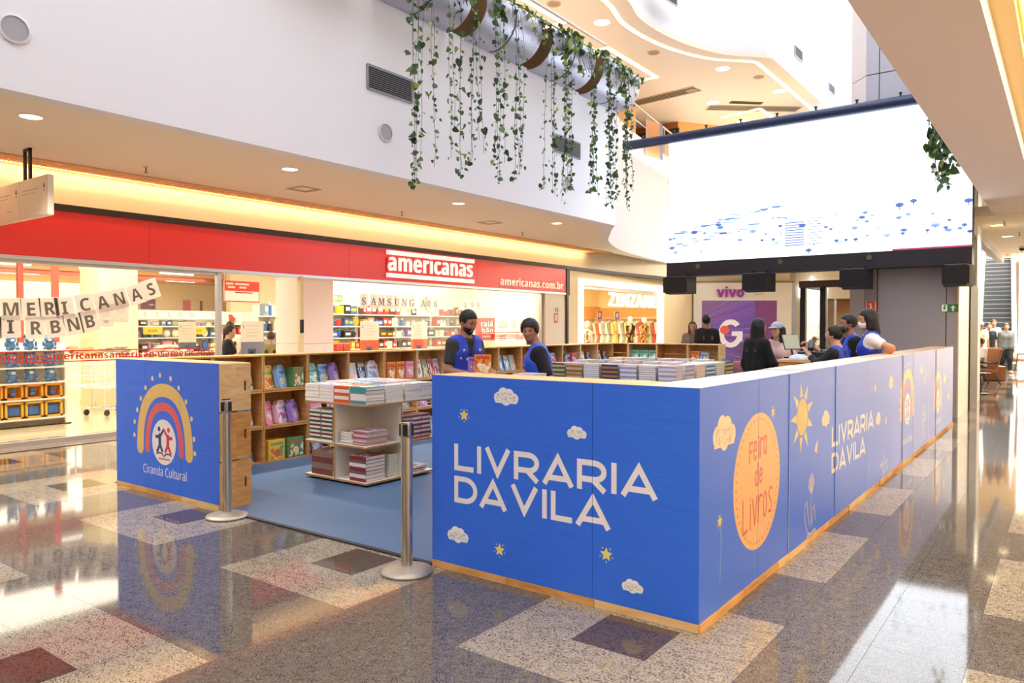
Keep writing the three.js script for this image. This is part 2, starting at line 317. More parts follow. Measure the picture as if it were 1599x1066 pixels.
// ---------- letter sheets taped inside the glass ----------
function sheet(ch, y, z, tilt, f = 'bold 300px sans-serif', col = '#5d5856', w = 0.245, h = 0.3, where = 'window') {
  const nth = (sheet[where + ch] = (sheet[where + ch] ?? -1) + 1);
  const t = thing('letter_sheet', where === 'low' ? `white paper sheet with the ${ORD[nth]} grey letter ${ch} of the lower word on the glass` : where === 'serif' ? `white sheet with the ${ORD[nth]} slim serif ${{ 0: 'zero', 6: 'six', 4: 'four', 9: 'nine' }[ch] ?? ch} of the phone offer on the glass` : `white paper sheet with the ${ORD[nth]} grey letter ${ch} of the upper word on the glass`, 'paper sign', [-11.385 + (where === 'low' ? 0.006 : 0), y, z], Math.PI / 2);
  t.rotation.order = 'YXZ'; t.rotation.z = tilt;
  const tx = canvasTex(200, Math.round(200 * h / w), (c, W, H) => { c.fillStyle = '#f4f0ee'; c.fillRect(0, 0, W, H); c.fillStyle = col; c.font = f.replace('300', String(Math.round(W * 1.02))); c.textAlign = 'center'; c.textBaseline = 'middle'; c.fillText(ch, W / 2, H * 0.52); });
  part('paper', new THREE.PlaneGeometry(w, h).translate(0, 0, -0.0012), M('#f8f5f2', 1, { transmission: 0.6, thickness: 0, side: THREE.DoubleSide }), t);
  part('print', new THREE.PlaneGeometry(w, h).translate(0, 0, 0.0012), M('#ffffff', 1, { map: tx, transmission: 0.5, thickness: 0, side: THREE.DoubleSide }), t);
}
[['A', 1.79, -3.78, 0.02], ['M', 1.845, -4.06, 0], ['E', 1.85, -4.3, 0.03], ['R', 1.865, -4.53, 0.08], ['I', 1.875, -4.73, 0.1], ['C', 1.93, -5.0, 0.16], ['A', 1.97, -5.25, 0.22], ['N', 2.03, -5.49, 0.25], ['A', 2.1, -5.74, 0.3], ['S', 2.19, -5.97, 0.32]].forEach((a) => sheet(a[0], a[1], a[2], a[3] + 0.03));
[['A', 1.59, -3.82, 0], ['I', 1.61, -4.05, 0.02], ['R', 1.595, -4.35, 0.05], ['B', 1.61, -4.6, 0.12], ['N', 1.645, -4.84, 0.2], ['B', 1.69, -5.06, 0.22]].forEach((a) => sheet(a[0], a[1], a[2], a[3], undefined, undefined, 0.245, 0.3, 'low'));
for (const [ch, px] of [['S', -10.32], ['A', -10.58], ['M', -10.8], ['S', -11.02], ['U', -11.24], ['N', -11.46], ['G', -11.68], ['A', -12.04], ['0', -12.22], ['6', -12.44], ['4', -13.46], ['9', -13.72], ['9', -13.94]]) sheet(ch, 2.13, px, -0.02, 'bold 300px serif', '#77767a', 0.2, 0.3, 'serif');
for (const [i, y, z] of [[0, 1.78, -5.3], [1, 1.84, -5.52]]) sign('notice_sheet', ['white notice sheet with faint grey print below the letter A', 'pale notice sheet with small text lines below the letter N'][i], [-11.392, y, z], Math.PI / 2, 0.22, 0.34, (c, w, h) => { c.fillStyle = '#f4ece6'; c.fillRect(0, 0, w, h); c.fillStyle = '#c3bcb8'; for (let k = 0; k < 5; k++) c.fillRect(w * 0.2, h * (0.2 + k * 0.08), w * 0.55, 3); if (!i) { c.beginPath(); c.arc(w / 2, h * 0.72, w * 0.2, 0, 3.2); c.fill(); } }, 0.7, 0, 0.002);
for (const [i, z, y, w, h, lab] of [[0, -10.47, 1.42, 0.5, 0.6, 'white poster with orange lower part on the glass under the serif letters'], [1, -11.92, 1.42, 0.5, 0.6, 'white poster with orange lower part on the glass beside the bearded man'], [2, -7.9, 1.42, 0.46, 0.58, 'white poster with grey blue lower part standing in the shop doorway'], [3, -6.56, 1.47, 0.3, 0.44, 'cream poster with dark blue lower band on the glass beside the doorway']])
  sign('offer_poster', lab, [i === 2 ? -11.6 : -11.385, y, z], Math.PI / 2, w, h, (c, W, H) => {
    c.fillStyle = i === 3 ? '#f0e9cf' : '#fbf6ea'; c.fillRect(0, 0, W, H); c.fillStyle = ['#f0764d', '#f0764d', '#9aa0b4', '#6d7a97'][i]; c.fillRect(0, H * (i === 3 ? 0.75 : 0.63), W, H);
    c.fillStyle = '#b9b2a8'; c.fillRect(W * 0.1, H * 0.12, W * 0.05, H * 0.1); for (let k = 0; k < 4; k++) c.fillRect(W * 0.22, H * (0.14 + k * 0.1), W * (0.6 - 0.1 * (k % 2)), 2);
    c.fillStyle = i < 2 ? '#8a6fc0' : '#5c6f96'; c.fillRect(W * 0.3, H * 0.84, W * 0.36, H * 0.16); c.fillStyle = '#4a3d52'; c.beginPath(); c.ellipse(W * 0.47, H * 0.96, W * 0.1, H * 0.05, 0, 0, 7); c.fill();
  }, 0.6, 0, 0.004, 'poster');
// red tape with the shop's name, stuck on the glass
for (const [z0, z1, y, label] of [[-3.0, -7.0, 1.195, 'red tape repeating the shop name across the first glass front'], [-13.9, -16.4, 1.4, 'faded red tape repeating the shop name on the glass behind the woman']]) {
  const Lz = z0 - z1, t = thing('glass_tape', label, 'glass tape', [-11.346, y, z0], Math.PI / 2);
  const tx = canvasTex(2000, 96, (c, w, h) => { c.clearRect(0, 0, w, h); c.fillStyle = '#d8281e'; c.fillRect(0, 2, w, 9); c.fillRect(0, h - 11, w, 9); c.font = 'bold 76px sans-serif'; c.textBaseline = 'middle'; const wd = c.measureText('americanas').width; for (let x = -120; x < w; x += wd) c.fillText('americanas', x, h / 2 - 2); });
  part('tape', new THREE.PlaneGeometry(Lz, 0.17).translate(Lz / 2, 0, 0), new THREE.MeshStandardMaterial({ map: tx, transparent: true, alphaTest: 0.5, roughness: 0.6, side: THREE.DoubleSide }), t);
}
// ---------- inside the shop ----------
struct('ceiling_shop', span(-44, -11.4, 3.6, 3.7, -24, 2), M('#c39a74', 0.8));
struct('wall_shopback', [span(-42, -41.8, 0, 3.6, -24, 2), span(-42, -18.2, 0, 3.6, -24.2, -24)], M('#e8d6b4', 0.7));
struct('wall_shoppartition', [span(-18.2, -18, 0, 3.6, -17.6, -11.6), span(-33.2, -33, 0, 3.6, -24, -9), span(-14.62, -14.5, 0, 3.6, -17.5, -11.5)], M('#f4e7c9', 0.7));
struct('wall_shopside', span(-18, -11.4, 0, 3.6, -17.64, -17.5), M('#f7efdf', 0.6));
struct('wall_shopside', span(-42, -11.4, 0, 3.6, 2, 2.2), M('#f4e7c9', 0.7));
struct('wall_lintel', span(-11.42, -11.36, 2.53, 3.7, -17.6, 2), M('#f0e6d0', 0.7));
struct('trim_5', [span(-26.6, -26.4, 3.3, 3.45, -20, 1), span(-20.8, -20.65, 3.38, 3.48, -20, 1)], M('#b5584a', 0.6));
{
  let k = 0;
  for (const [x, zs] of [[-13.1, [-2.2, -4.6, -7.0, -9.4, -11.8, -14.2, -16.2]], [-16.3, [-2.2, -4.6, -7.0, -9.4]], [-19.5, [-3.4, -6, -8.6, -11.2]], [-22.5, [-5, -7.6, -10.2, -12.8, -15.4]], [-26, [-6.5, -9.2, -11.9, -14.6, -17.3]], [-30, [-8, -11, -14, -17, -20]]]) { for (const z of zs) {
    const t = thing('tube_light', `white fluorescent tube on the red shop's ceiling, ${ORD[zs.indexOf(z)]} in the ${ORD[k]} row from the glass`, 'ceiling light', [x, 3.56, z], 0);
    part('housing', box(0.14, 0.05, 1.3, 0, 0.02, 0), white, t); part('tube', cyl(0.03, 0.03, 1.26, 0, 0, 0, 8).rotateX(Math.PI / 2).translate(0, -0.02, 0), whiteGlow, t);
  } k++; }
  for (const z of [-3.2, -6.9, -9.9, -11.3, -12.7, -14.2]) {
    const t = thing('spot_light', `white spot light over the shop glass, ${ORD[[-3.2, -6.9, -9.9, -11.3, -12.7, -14.2].indexOf(z)]} along the lintel`, 'light', [-11.49, 2.58, z]);
    part('housing', cyl(0.07, 0.05, 0.12, 0, 0, 0, 14), white, t); part('lamp', cyl(0.05, 0.05, 0.012, 0, -0.066, 0, 14), whiteGlow, t);
  }
  for (const [x, z, m, lab] of [[-15.5, -5.2, '#f6efe2', 'white square post behind the letter sheets'], [-15.2, -6.15, '#c4503c', 'red square post rising behind the letter sheets'], [-17.2, -6.3, '#b04838', 'slim dark red post farther inside the red shop']])
    solo('shop_post', lab, 'post', [box(0.1, 3.6, 0.1, 0, 1.8, 0), box(0.22, 0.02, 0.22, 0, 0.01, 0)], M(m, 0.5), [x, 0, z]);
  solo('shop_column', 'wide cream column behind the upper letter sheets', 'column', [box(0.8, 3.6, 0.8, 0, 1.8, 0), box(0.84, 0.1, 0.84, 0, 0.05, 0)], M('#f3e2b4', 0.6), [-16.2, 0, -7.6]);
}
const tierWord = ['bottom', 'second', 'third', 'fourth', 'fifth', 'top'];
function rackUnit(label, pos, turn, w, ys, depth, h, mat = M('#f4f1e6', 0.5)) {     // shelves open towards local +z
  const t = thing('shelf_unit', label, 'shelving', pos, turn);
  part('back_panel', box(w, h, 0.02, 0, h / 2, -depth / 2), mat, t);
  for (const s of [-1, 1]) part('upright', box(0.03, h, depth * 0.5, s * w / 2, h / 2, -depth / 4), mat, t);
  for (const y of ys) { const s = part('shelf', box(w, 0.025, depth, 0, y, 0), mat, t); part('price_strip', box(w, 0.035, 0.008, 0, 0, depth / 2 + 0.004), M('#fdf6d4', 0.5), s); }
  return t;
}
const NAMES = { '#3f6fb5': 'blue', '#d8453a': 'red', '#efc22f': 'yellow', '#2b2a33': 'black', '#7d4fa3': 'purple', '#f0ead8': 'cream', '#e98a3a': 'orange', '#c9a27a': 'tan', '#5d9a62': 'green', '#d98aa4': 'pink', '#8b9aa8': 'grey', '#6b3f2c': 'brown' };
const HUES = Object.keys(NAMES);
function goodsRow(pos, turn, w, tiers, where, hues, rr, kinds = ['carton', 'bottle', 'bag']) {       // one thing per packet
  const c = Math.cos(turn), s = Math.sin(turn);
  tiers.forEach(([y, hMax], ti) => {
    let x = -w / 2 + 0.04, i = 0;
    while (x < w / 2 - 0.1) {
      const pw = 0.09 + rr() * 0.15, ph = hMax * (0.6 + rr() * 0.38), pd = 0.12 + rr() * 0.1, hue = pick(hues, rr), kind = pick(kinds, rr);
      const cx = x + pw / 2, wx = pos[0] + c * cx, wz = pos[2] - s * cx;
      const o = thing(kind === 'bottle' ? 'goods_bottle' : kind === 'bag' ? 'goods_bag' : 'goods_carton', `${NAMES[hue]} ${kind}, ${ORD[i] ?? 'last'} along the ${tierWord[ti]} shelf of the ${where}`, kind, [wx, pos[1] + y, wz], turn);
      if (kind === 'bottle') { part('body', cyl(pw * 0.36, pw * 0.4, ph * 0.75, 0, ph * 0.375, 0, 10), M(hue, 0.4), o); part('cap', cyl(pw * 0.16, pw * 0.18, ph * 0.25, 0, ph * 0.875, 0, 8), M('#f2efe8', 0.4), o); }
      else if (kind === 'bag') { part('pouch', new THREE.SphereGeometry(0.5, 8, 6).scale(pw * 0.95, ph, pd * 0.7).translate(0, ph / 2, 0), M(hue, 0.45), o); part('seal', box(pw * 0.8, ph * 0.08, 0.012, 0, ph * 0.98, 0), M('#efe9de', 0.5), o); }
      else { part('box', box(pw, ph, pd, 0, ph / 2, 0), M(hue, 0.5), o); part('front_label', box(pw * 0.7, ph * 0.4, 0.004, 0, ph * 0.55, pd / 2 + 0.002), M(pick(['#f6f1e4', '#efc22f', '#c9dbe8'], rr), 0.5), o); }
      x += pw + 0.015; i++;
    }
  });
}
{
  const rr = rng(99), T = Math.PI / 2;
  // gondola with toys by the glass
  rackUnit('low white gondola stocked with blue toys just inside the glass', [-13.6, 0, -5.0], T, 1.3, [0.12, 0.43, 0.7, 0.95, 1.22], 0.4, 1.35);
  for (let i = 0; i < 4; i++) for (const k of [0, 1]) {
    const x = -13.56, y = [0.133, 0.443][k], z = -4.55 - i * 0.29, h = k ? 0.22 : 0.25;
    const t = thing('toy_box', `${k ? 'orange framed window box with small blue toy' : 'yellow window box with blue play case'}, ${ORD[i]} from the glass end, ${k ? 'second' : 'bottom'} gondola shelf`, 'toy box', [x, y, z], T);
    part('carton', [box(0.26, 0.03, 0.16, 0, 0.015, 0), box(0.26, 0.03, 0.16, 0, h, 0), box(0.03, h, 0.16, -0.115, h / 2, 0), box(0.03, h, 0.16, 0.115, h / 2, 0), box(0.26, h, 0.01, 0, h / 2, -0.075)], M(k ? '#f0a63a' : '#f3c34a', 0.5), t);
    part('toy', k ? merge([new THREE.SphereGeometry(0.05, 12, 8).translate(0, 0.08, 0), new THREE.SphereGeometry(0.04, 12, 8).translate(0, 0.15, 0)]) : rbox(0.19, 0.16, 0.1, 0.03, 0, 0.12, 0.0), M('#2f6fb8', 0.4), t);
  }
  for (const [k, y] of [[2, 0.713], [3, 0.963], [4, 1.233]]) for (let i = 0; i < 4; i++) {
    const t = thing('plush_toy', `sitting blue plush toy, ${ORD[i]} from the glass end on the ${tierWord[k]} gondola shelf`, 'plush toy', [-13.52 + 0.03 * (i % 2), y, -4.52 - i * 0.28], T + (rr() - 0.5) * 0.5);
    const S = (r, x, yy, z, sx = 1, sy = 1, sz = 1) => new THREE.SphereGeometry(r, 12, 9).scale(sx, sy, sz).translate(x, yy, z);
    part('body', merge([S(0.07, 0, 0.07, 0, 1, 1.1, 0.9), S(0.065, 0, 0.17, 0.01, 1.15, 0.95, 1), S(0.032, 0.07, 0.03, 0.07, 0.8, 0.8, 1.5), S(0.032, -0.07, 0.03, 0.07, 0.8, 0.8, 1.5), S(0.025, 0.085, 0.1, 0.03, 0.8, 1.7, 0.8), S(0.025, -0.085, 0.1, 0.03, 0.8, 1.7, 0.8)]), M('#4f7fae', 0.95), t);
    for (const s of [-1, 1]) part('ear', S(0.028, s * 0.06, 0.225, 0, 1, 1.1, 0.5), M('#3f6a98', 0.95), t);
    part('snout', S(0.03, 0, 0.16, 0.065, 1.1, 0.8, 0.7), M('#cfdbe6', 0.9), t);
  }
  // heaped bins and wire trolley
  for (const [x, z, hue, lab] of [[-15.0, -6.55, '#b98258', 'bin heaped with brown folded clothes behind the lower letters'], [-15.2, -7.25, '#a99a84', 'bin heaped with grey beige clothes under the notice sheets'], [-14.6, -7.9, '#e0b7a4', 'bin heaped with pink and striped clothes beside the yellow signs']]) {
    const t = thing('clothes_bin', lab, 'bin', [x, 0, z]);
    const g = []; for (const a of [-0.27, 0.27]) for (const b of [-0.27, 0.27]) g.push(rod([a, 0, b], [a, 1.1, b], 0.015));
    for (const y of [0.5, 0.7, 0.9, 1.1]) g.push(rod([-0.27, y, -0.27], [0.27, y, -0.27], 0.008), rod([-0.27, y, 0.27], [0.27, y, 0.27], 0.008), rod([-0.27, y, -0.27], [-0.27, y, 0.27], 0.008), rod([0.27, y, -0.27], [0.27, y, 0.27], 0.008));
    part('wire_frame', g, white, t); part('tray', box(0.54, 0.02, 0.54, 0, 0.5, 0), white, t);
    const hp = []; for (let i = 0; i < 16; i++) hp.push(new THREE.SphereGeometry(0.1, 8, 6).scale(1 + rr() * 0.6, 0.45, 0.8 + rr() * 0.5).rotateY(rr() * 3).translate((rr() - 0.5) * 0.36, 1.08 + rr() * 0.13, (rr() - 0.5) * 0.36));
    part('clothes', hp, M(hue, 0.95), t);
  }
  {
    const t = thing('wire_trolley', 'white wire shopping trolley standing in the shop aisle', 'trolley', [-14.3, 0, -6.75], 0.4), g = [];
    for (let i = 0; i <= 10; i++) { const x = -0.25 + i * 0.05; g.push(rod([x, 0.5, 0.4], [x, 0.95, 0.45], 0.004, 5), rod([x, 0.5, -0.4], [x, 1.0, -0.42], 0.004, 5), rod([x, 0.5, -0.4], [x, 0.5, 0.4], 0.004, 5)); }
    for (let i = 0; i <= 16; i++) { const z = -0.4 + i * 0.05; for (const s of [-0.25, 0.25]) g.push(rod([s, 0.5, z], [s, 0.97, z], 0.004, 5)); }
    for (const y of [0.5, 0.65, 0.8, 0.96]) g.push(rod([-0.25, y, 0.42], [0.25, y, 0.42], 0.006, 5), rod([-0.25, y, -0.4], [-0.25, y, 0.42], 0.006, 5), rod([0.25, y, -0.4], [0.25, y, 0.42], 0.006, 5));
    part('basket', g, M('#e8e6e2', 0.4), t); part('handle', rod([-0.25, 1.04, -0.46], [0.25, 1.04, -0.46], 0.016), M('#c8372c', 0.5), t);
    part('chassis', [rod([-0.22, 0.12, -0.4], [-0.22, 0.12, 0.4], 0.014), rod([0.22, 0.12, -0.4], [0.22, 0.12, 0.4], 0.014), rod([-0.22, 0.12, -0.4], [-0.22, 0.5, -0.35], 0.014), rod([0.22, 0.12, -0.4], [0.22, 0.5, -0.35], 0.014), rod([-0.22, 0.12, 0.3], [0.22, 0.12, 0.3], 0.012)], alu, t);
    for (const [x, z] of [[-0.22, 0.38], [0.22, 0.38], [-0.22, -0.38], [0.22, -0.38]]) part('wheel', cyl(0.055, 0.055, 0.03, 0, 0, 0, 12).rotateZ(Math.PI / 2).translate(x, 0.055, z), darkMetal, t);
  }
  // racks farther back, seen through the left glass
  rackUnit('white shaving goods rack with yellow price signs deep in the shop', [-17.3, 0, -9.6], T, 2.6, [0.3, 0.65, 1.0, 1.35, 1.62], 0.4, 1.8);
  goodsRow([-17.25, 0, -9.6], T, 2.5, [[0.315, 0.3], [0.665, 0.3], [1.015, 0.3], [1.365, 0.22], [1.635, 0.14]], 'shaving goods rack', ['#2b2a33', '#3f6fb5', '#8b9aa8', '#d98aa4', '#f0ead8'], rr);
  sign('header_sign', 'white header board with grey letters above the shaving goods rack', [-17.05, 1.9, -9.6], T, 2.4, 0.2, (c, w, h) => { c.fillStyle = '#f8f6f0'; c.fillRect(0, 0, w, h); c.fillStyle = '#8d8a86'; c.font = '60px serif'; c.textBaseline = 'middle'; [...'GILLEN E'].forEach((q, i) => c.fillText(q, 40 + i * w / 8.6, h / 2)); });
  for (const [z, i] of [[-9.0, 0], [-10.1, 1]]) sign('price_sign', ['yellow price sign clipped over the shaving goods rack, nearer the letters', 'yellow price sign clipped over the shaving goods rack, nearer the doorway'][i], [-17.085, 1.52, z], T, 0.45, 0.17, (c, w, h) => { c.fillStyle = '#f4c420'; c.fillRect(0, 0, w, h); c.fillStyle = '#8d6d10'; for (let k = 0; k < 5; k++) c.fillRect(w * (0.25 + k * 0.1), h * 0.35, w * 0.06, h * 0.3); });
  sign('wall_board', 'purple board on the back wall above the shaving goods', [-32.95, 2.64, -17.0], T, 0.95, 0.46, (c, w, h) => { c.fillStyle = '#7d5a80'; c.fillRect(0, 0, w, h); c.fillStyle = '#b8ab8e'; c.fillRect(0, 0, w * 0.3, h); c.fillStyle = '#e4d8e4'; c.fillRect(w * 0.7, h * 0.5, w * 0.25, h * 0.12); });
  sign('wall_board', 'pink and red promotional board on the back wall near the doorway', [-32.95, 2.4, -19.1], T, 1.3, 0.9, (c, w, h) => { c.fillStyle = '#f3e2cd'; c.fillRect(0, 0, w, h); c.fillStyle = '#e77f95'; c.fillRect(w * 0.25, 0, w * 0.3, h * 0.7); c.fillStyle = '#dd6a52'; c.fillRect(w * 0.2, h * 0.8, w * 0.6, h * 0.15); c.fillStyle = '#a06a78'; c.fillRect(w * 0.9, 0, w * 0.1, h * 0.7); });
  // doorway: hanging banner, rack with pinkish goods
  {
    const t = sign('hanging_banner', 'red and white banner with small lettering hanging inside the shop doorway', [-13.4, 2.32, -8.9], T, 0.8, 0.42, (c, w, h) => { c.fillStyle = '#dc3a28'; c.fillRect(0, 0, w, h); c.fillStyle = '#fbf3ea'; c.fillRect(6, h * 0.48, w - 12, h * 0.47); c.fillStyle = '#f8d8cc'; for (const [x, y] of [[0.05, 0.1], [0.3, 0.1], [0.5, 0.1], [0.1, 0.26], [0.42, 0.26]]) c.fillRect(w * x, h * y, w * 0.2, h * 0.09); c.fillStyle = '#b03a2c'; c.fillRect(w * 0.3, h * 0.52, w * 0.5, h * 0.06); });
    part('hanger', [rod([-0.38, 0.2, -0.01], [-0.38, 1.25, -0.01], 0.004, 5), rod([0.38, 0.2, -0.01], [0.38, 1.25, -0.01], 0.004, 5)], alu, t);
  }
  rackUnit('white rack of pink cosmetic boxes seen through the shop doorway', [-17.2, 0, -11.6], T, 1.9, [0.35, 0.75, 1.1, 1.4, 1.68], 0.4, 2.0);
  goodsRow([-17.15, 0, -11.6], T, 1.85, [[0.365, 0.35], [0.765, 0.3], [1.115, 0.25], [1.415, 0.22], [1.695, 0.26]], 'rack seen through the doorway', ['#d98aa4', '#e98a3a', '#f0ead8', '#c9a27a', '#d8453a'], rr);
  rackUnit('narrow white rack of kitchen jars beside the doorway pillar', [-14.6, 0, -10.6], T, 1.0, [0.4, 0.8, 1.15, 1.5, 1.85], 0.4, 2.1);
  goodsRow([-14.55, 0, -10.6], T, 0.95, [[0.415, 0.34], [0.815, 0.3], [1.165, 0.3], [1.515, 0.3], [1.865, 0.34]], 'jar rack beside the pillar', ['#2b2a33', '#8b9aa8', '#3f6fb5', '#f0ead8'], rr, ['bottle', 'carton']);
  // long white shelving behind the right glass
  const cols = [[-12.15, 0.9, 'first long white bay', ['#3f6fb5', '#efc22f', '#2b2a33', '#d8453a', '#f0ead8'], ['carton', 'bag']], [-13.3, 1.3, 'second long white bay', ['#3f6fb5', '#d8453a', '#f0ead8', '#c9a27a', '#6b3f2c'], ['carton']], [-14.65, 1.3, 'third long white bay', ['#f0ead8', '#3f6fb5', '#7d4fa3', '#8b9aa8', '#2b2a33'], ['carton', 'bottle']], [-16.0, 1.3, 'fourth long white bay', ['#f0ead8', '#d8453a', '#8b9aa8', '#6b3f2c'], ['carton', 'bottle']]];
  for (const [z, w, nm, hues, kinds] of cols) {
    rackUnit(`${nm} of open shelving behind the right shop glass`, [-14.2, 0, z], T, w, [0.3, 0.72, 1.06, 1.34, 1.62, 1.91], 0.4, 1.95);
    goodsRow([-14.12, 0, z], T, w, [[0.315, 0.36], [0.735, 0.28], [1.075, 0.22], [1.355, 0.22], [1.635, 0.23], [1.925, 0.27]], nm, hues, rr, kinds);
  }
  solo('shop_pallet', 'stack of red and blue drink packs by the pillar behind the glass', 'drink packs', (() => { const g = []; for (let y = 0; y < 7; y++) for (let i = 0; i < 3; i++) g.push(rbox(0.19, 0.17, 0.28, 0.02, (i - 1) * 0.2, 0.09 + y * 0.18, 0)); return g; })(), M('#c8402e', 0.45), [-12.7, 0, -10.7], T);
  sign('sale_board', 'red square board with white festive words behind the bearded man', [-12.9, 1.55, -16.1], T * 0.75, 0.62, 0.62, (c, w, h) => { c.fillStyle = '#e02b24'; c.fillRect(0, 0, w, h); c.fillStyle = '#fff'; c.font = 'bold 88px sans-serif'; c.fillText('raiá', w * 0.28, h * 0.38); c.fillText('bão', w * 0.32, h * 0.68); c.fillRect(w * 0.36, h * 0.78, w * 0.42, h * 0.08); });
  solo('sign_stand', 'thin grey stand carrying the red square board', 'stand', [rod([0, 0, 0], [0, 1.9, 0], 0.015), cyl(0.2, 0.2, 0.015, 0, 0.008, 0)], alu, [-12.93, 0, -16.13]);
  for (const [y, i] of [[2.32, 0], [1.92, 1]]) sign('exit_sign', ['upper small green exit sign behind the right glass', 'lower small green exit sign behind the right glass'][i], [-14.485, y, -12.3 - i * 0.1], T, 0.24, 0.16, (c, w, h) => { c.fillStyle = '#7fae3c'; c.fillRect(0, 0, w, h); c.fillStyle = '#f3f8e0'; c.fillRect(w * 0.1, h * 0.2, w * 0.3, h * 0.6); c.beginPath(); c.moveTo(w * 0.9, h * 0.5); c.lineTo(w * 0.6, h * 0.2); c.lineTo(w * 0.6, h * 0.8); c.fill(); });
  // phone display on the end wall
  const ph = thing('phone_display', 'white phone display wall with a blue light box on top at the shop end', 'display wall', [-12.75, 0, -17.42]);
  part('cabinet', box(1.6, 2.0, 0.12, 0, 1.0, 0), M('#f6f6f4', 0.4), ph); part('light_box', box(1.6, 0.34, 0.14, 0, 2.2, 0), glow('#9db6e6', 0.8), ph);
  for (const [x, y, w, h] of [[-0.5, 1.7, 0.3, 0.2], [-0.1, 1.7, 0.12, 0.2], [0.3, 1.7, 0.3, 0.2], [-0.5, 1.3, 0.22, 0.16], [0.1, 1.3, 0.26, 0.12], [0.5, 1.3, 0.2, 0.18]]) part('device', rbox(w, h, 0.03, 0.01, x, y, 0.08), M('#b9bcc4', 0.3), ph);
  solo('back_room_door', 'brown wooden back door seen beside the pillar', 'door', [box(0.06, 2.1, 0.8, 0, 1.05, 0), box(0.1, 2.2, 0.06, 0, 1.1, 0.44), box(0.1, 2.2, 0.06, 0, 1.1, -0.44), rbox(0.04, 0.1, 0.03, 0.01, 0.06, 1.05, 0.3)], M('#8a5d30', 0.5), [-16, 0, -12.4]);
}

// ---------- the book fair: mat, cardboard clad counters ----------
struct('floor_mat', span(-7.9, -1.84, 0.0, 0.006, -13.9, -3.74), M('#4a6688', 0.42));
struct('trim_6', [span(-5.93, -3.42, 0.0, 0.011, -3.74, -3.7)], M('#1f2126', 0.5));
const BLUE = '#2f6eea';
const stroke = (c, w, pts, close) => { c.lineWidth = w; c.beginPath(); pts.forEach((p, i) => (i ? c.lineTo(...p) : c.moveTo(...p))); if (close) c.closePath(); c.stroke(); };
function caps(c, word, x0, y0, h, widths, gap, lw) {                  // wide geometric capitals, y up
  c.lineWidth = lw; c.lineJoin = 'miter'; c.lineCap = 'butt';
  let x = x0; const b = lw / 2;
  [...word].forEach((ch, i) => {
    if (ch === ' ') { x += widths[i]; return; }
    const w = widths[i], P = (pts) => stroke(c, lw, pts.map(([u, v]) => [x + u * w, y0 + v * h]));
    if (ch === 'L') P([[b / w, 1], [b / w, b / h], [1, b / h]]);
    else if (ch === 'I') P([[0.5, 0], [0.5, 1]]);
    else if (ch === 'V') P([[0.08, 1], [0.5, 0.1], [0.92, 1]]);
    else if (ch === 'A') { P([[0.05, 0], [0.5, 0.93], [0.95, 0]]); P([[0.2, 0.24], [0.8, 0.24]]); }
    else if (ch === 'D') { c.beginPath(); c.moveTo(x + b, y0 + b); c.lineTo(x + w * 0.45, y0 + b); c.bezierCurveTo(x + w * 1.1, y0 + b, x + w * 1.1, y0 + h - b, x + w * 0.45, y0 + h - b); c.lineTo(x + b, y0 + h - b); c.closePath(); c.stroke(); }
    else if (ch === 'R') { c.beginPath(); c.moveTo(x + b, y0); c.lineTo(x + b, y0 + h - b); c.lineTo(x + w * 0.55, y0 + h - b); c.bezierCurveTo(x + w * 1.02, y0 + h - b, x + w * 1.02, y0 + h * 0.36, x + w * 0.55, y0 + h * 0.36); c.lineTo(x + b, y0 + h * 0.36); c.moveTo(x + w * 0.5, y0 + h * 0.38); c.lineTo(x + w * 0.93, y0); c.stroke(); }
    x += w + gap;
  });
}
function cloud(c, x, y, s, col, line = '#8d8f98') {
  c.fillStyle = col; c.beginPath();
  for (const [dx, dy, r] of [[-0.3, -0.02, 0.17], [-0.1, 0.1, 0.2], [0.12, 0.08, 0.19], [0.32, -0.03, 0.16], [0, -0.06, 0.2]]) { c.moveTo(x + dx * s + r * s, y + dy * s); c.arc(x + dx * s, y + dy * s, r * s, 0, 7); }
  c.rect(x - 0.42 * s, y - 0.19 * s, 0.84 * s, 0.16 * s); c.fill();
  c.strokeStyle = line; const r = rng(Math.round(x * 1000 + y * 77)); c.lineWidth = 0.012 * s;
  for (let i = 0; i < 60; i++) { const a = x + (r() - 0.5) * 0.74 * s, b = y - 0.02 * s + (r() - 0.5) * (0.34 - Math.abs(a - x) / s * 0.35) * s, q = r() * 6; c.beginPath(); c.arc(a, b, (0.012 + r() * 0.024) * s, q, q + 2 + r() * 2); c.stroke(); }
}
function star(c, x, y, s, col = '#ecd873') {
  c.fillStyle = col; c.beginPath();
  for (let i = 0; i < 10; i++) { const a = i * 0.6283 + 1.5708, r = i % 2 ? s * 0.48 : s; c.lineTo(x + Math.cos(a) * r, y + Math.sin(a) * r); }
  c.closePath(); c.fill(); c.strokeStyle = col; c.lineWidth = s * 0.14;
  for (let i = 0; i < 5; i++) { const a = i * 1.2566 + 0.94; stroke(c, s * 0.12, [[x + Math.cos(a) * s * 0.85, y + Math.sin(a) * s * 0.85], [x + Math.cos(a) * s * 1.15, y + Math.sin(a) * s * 1.15]]); }
}
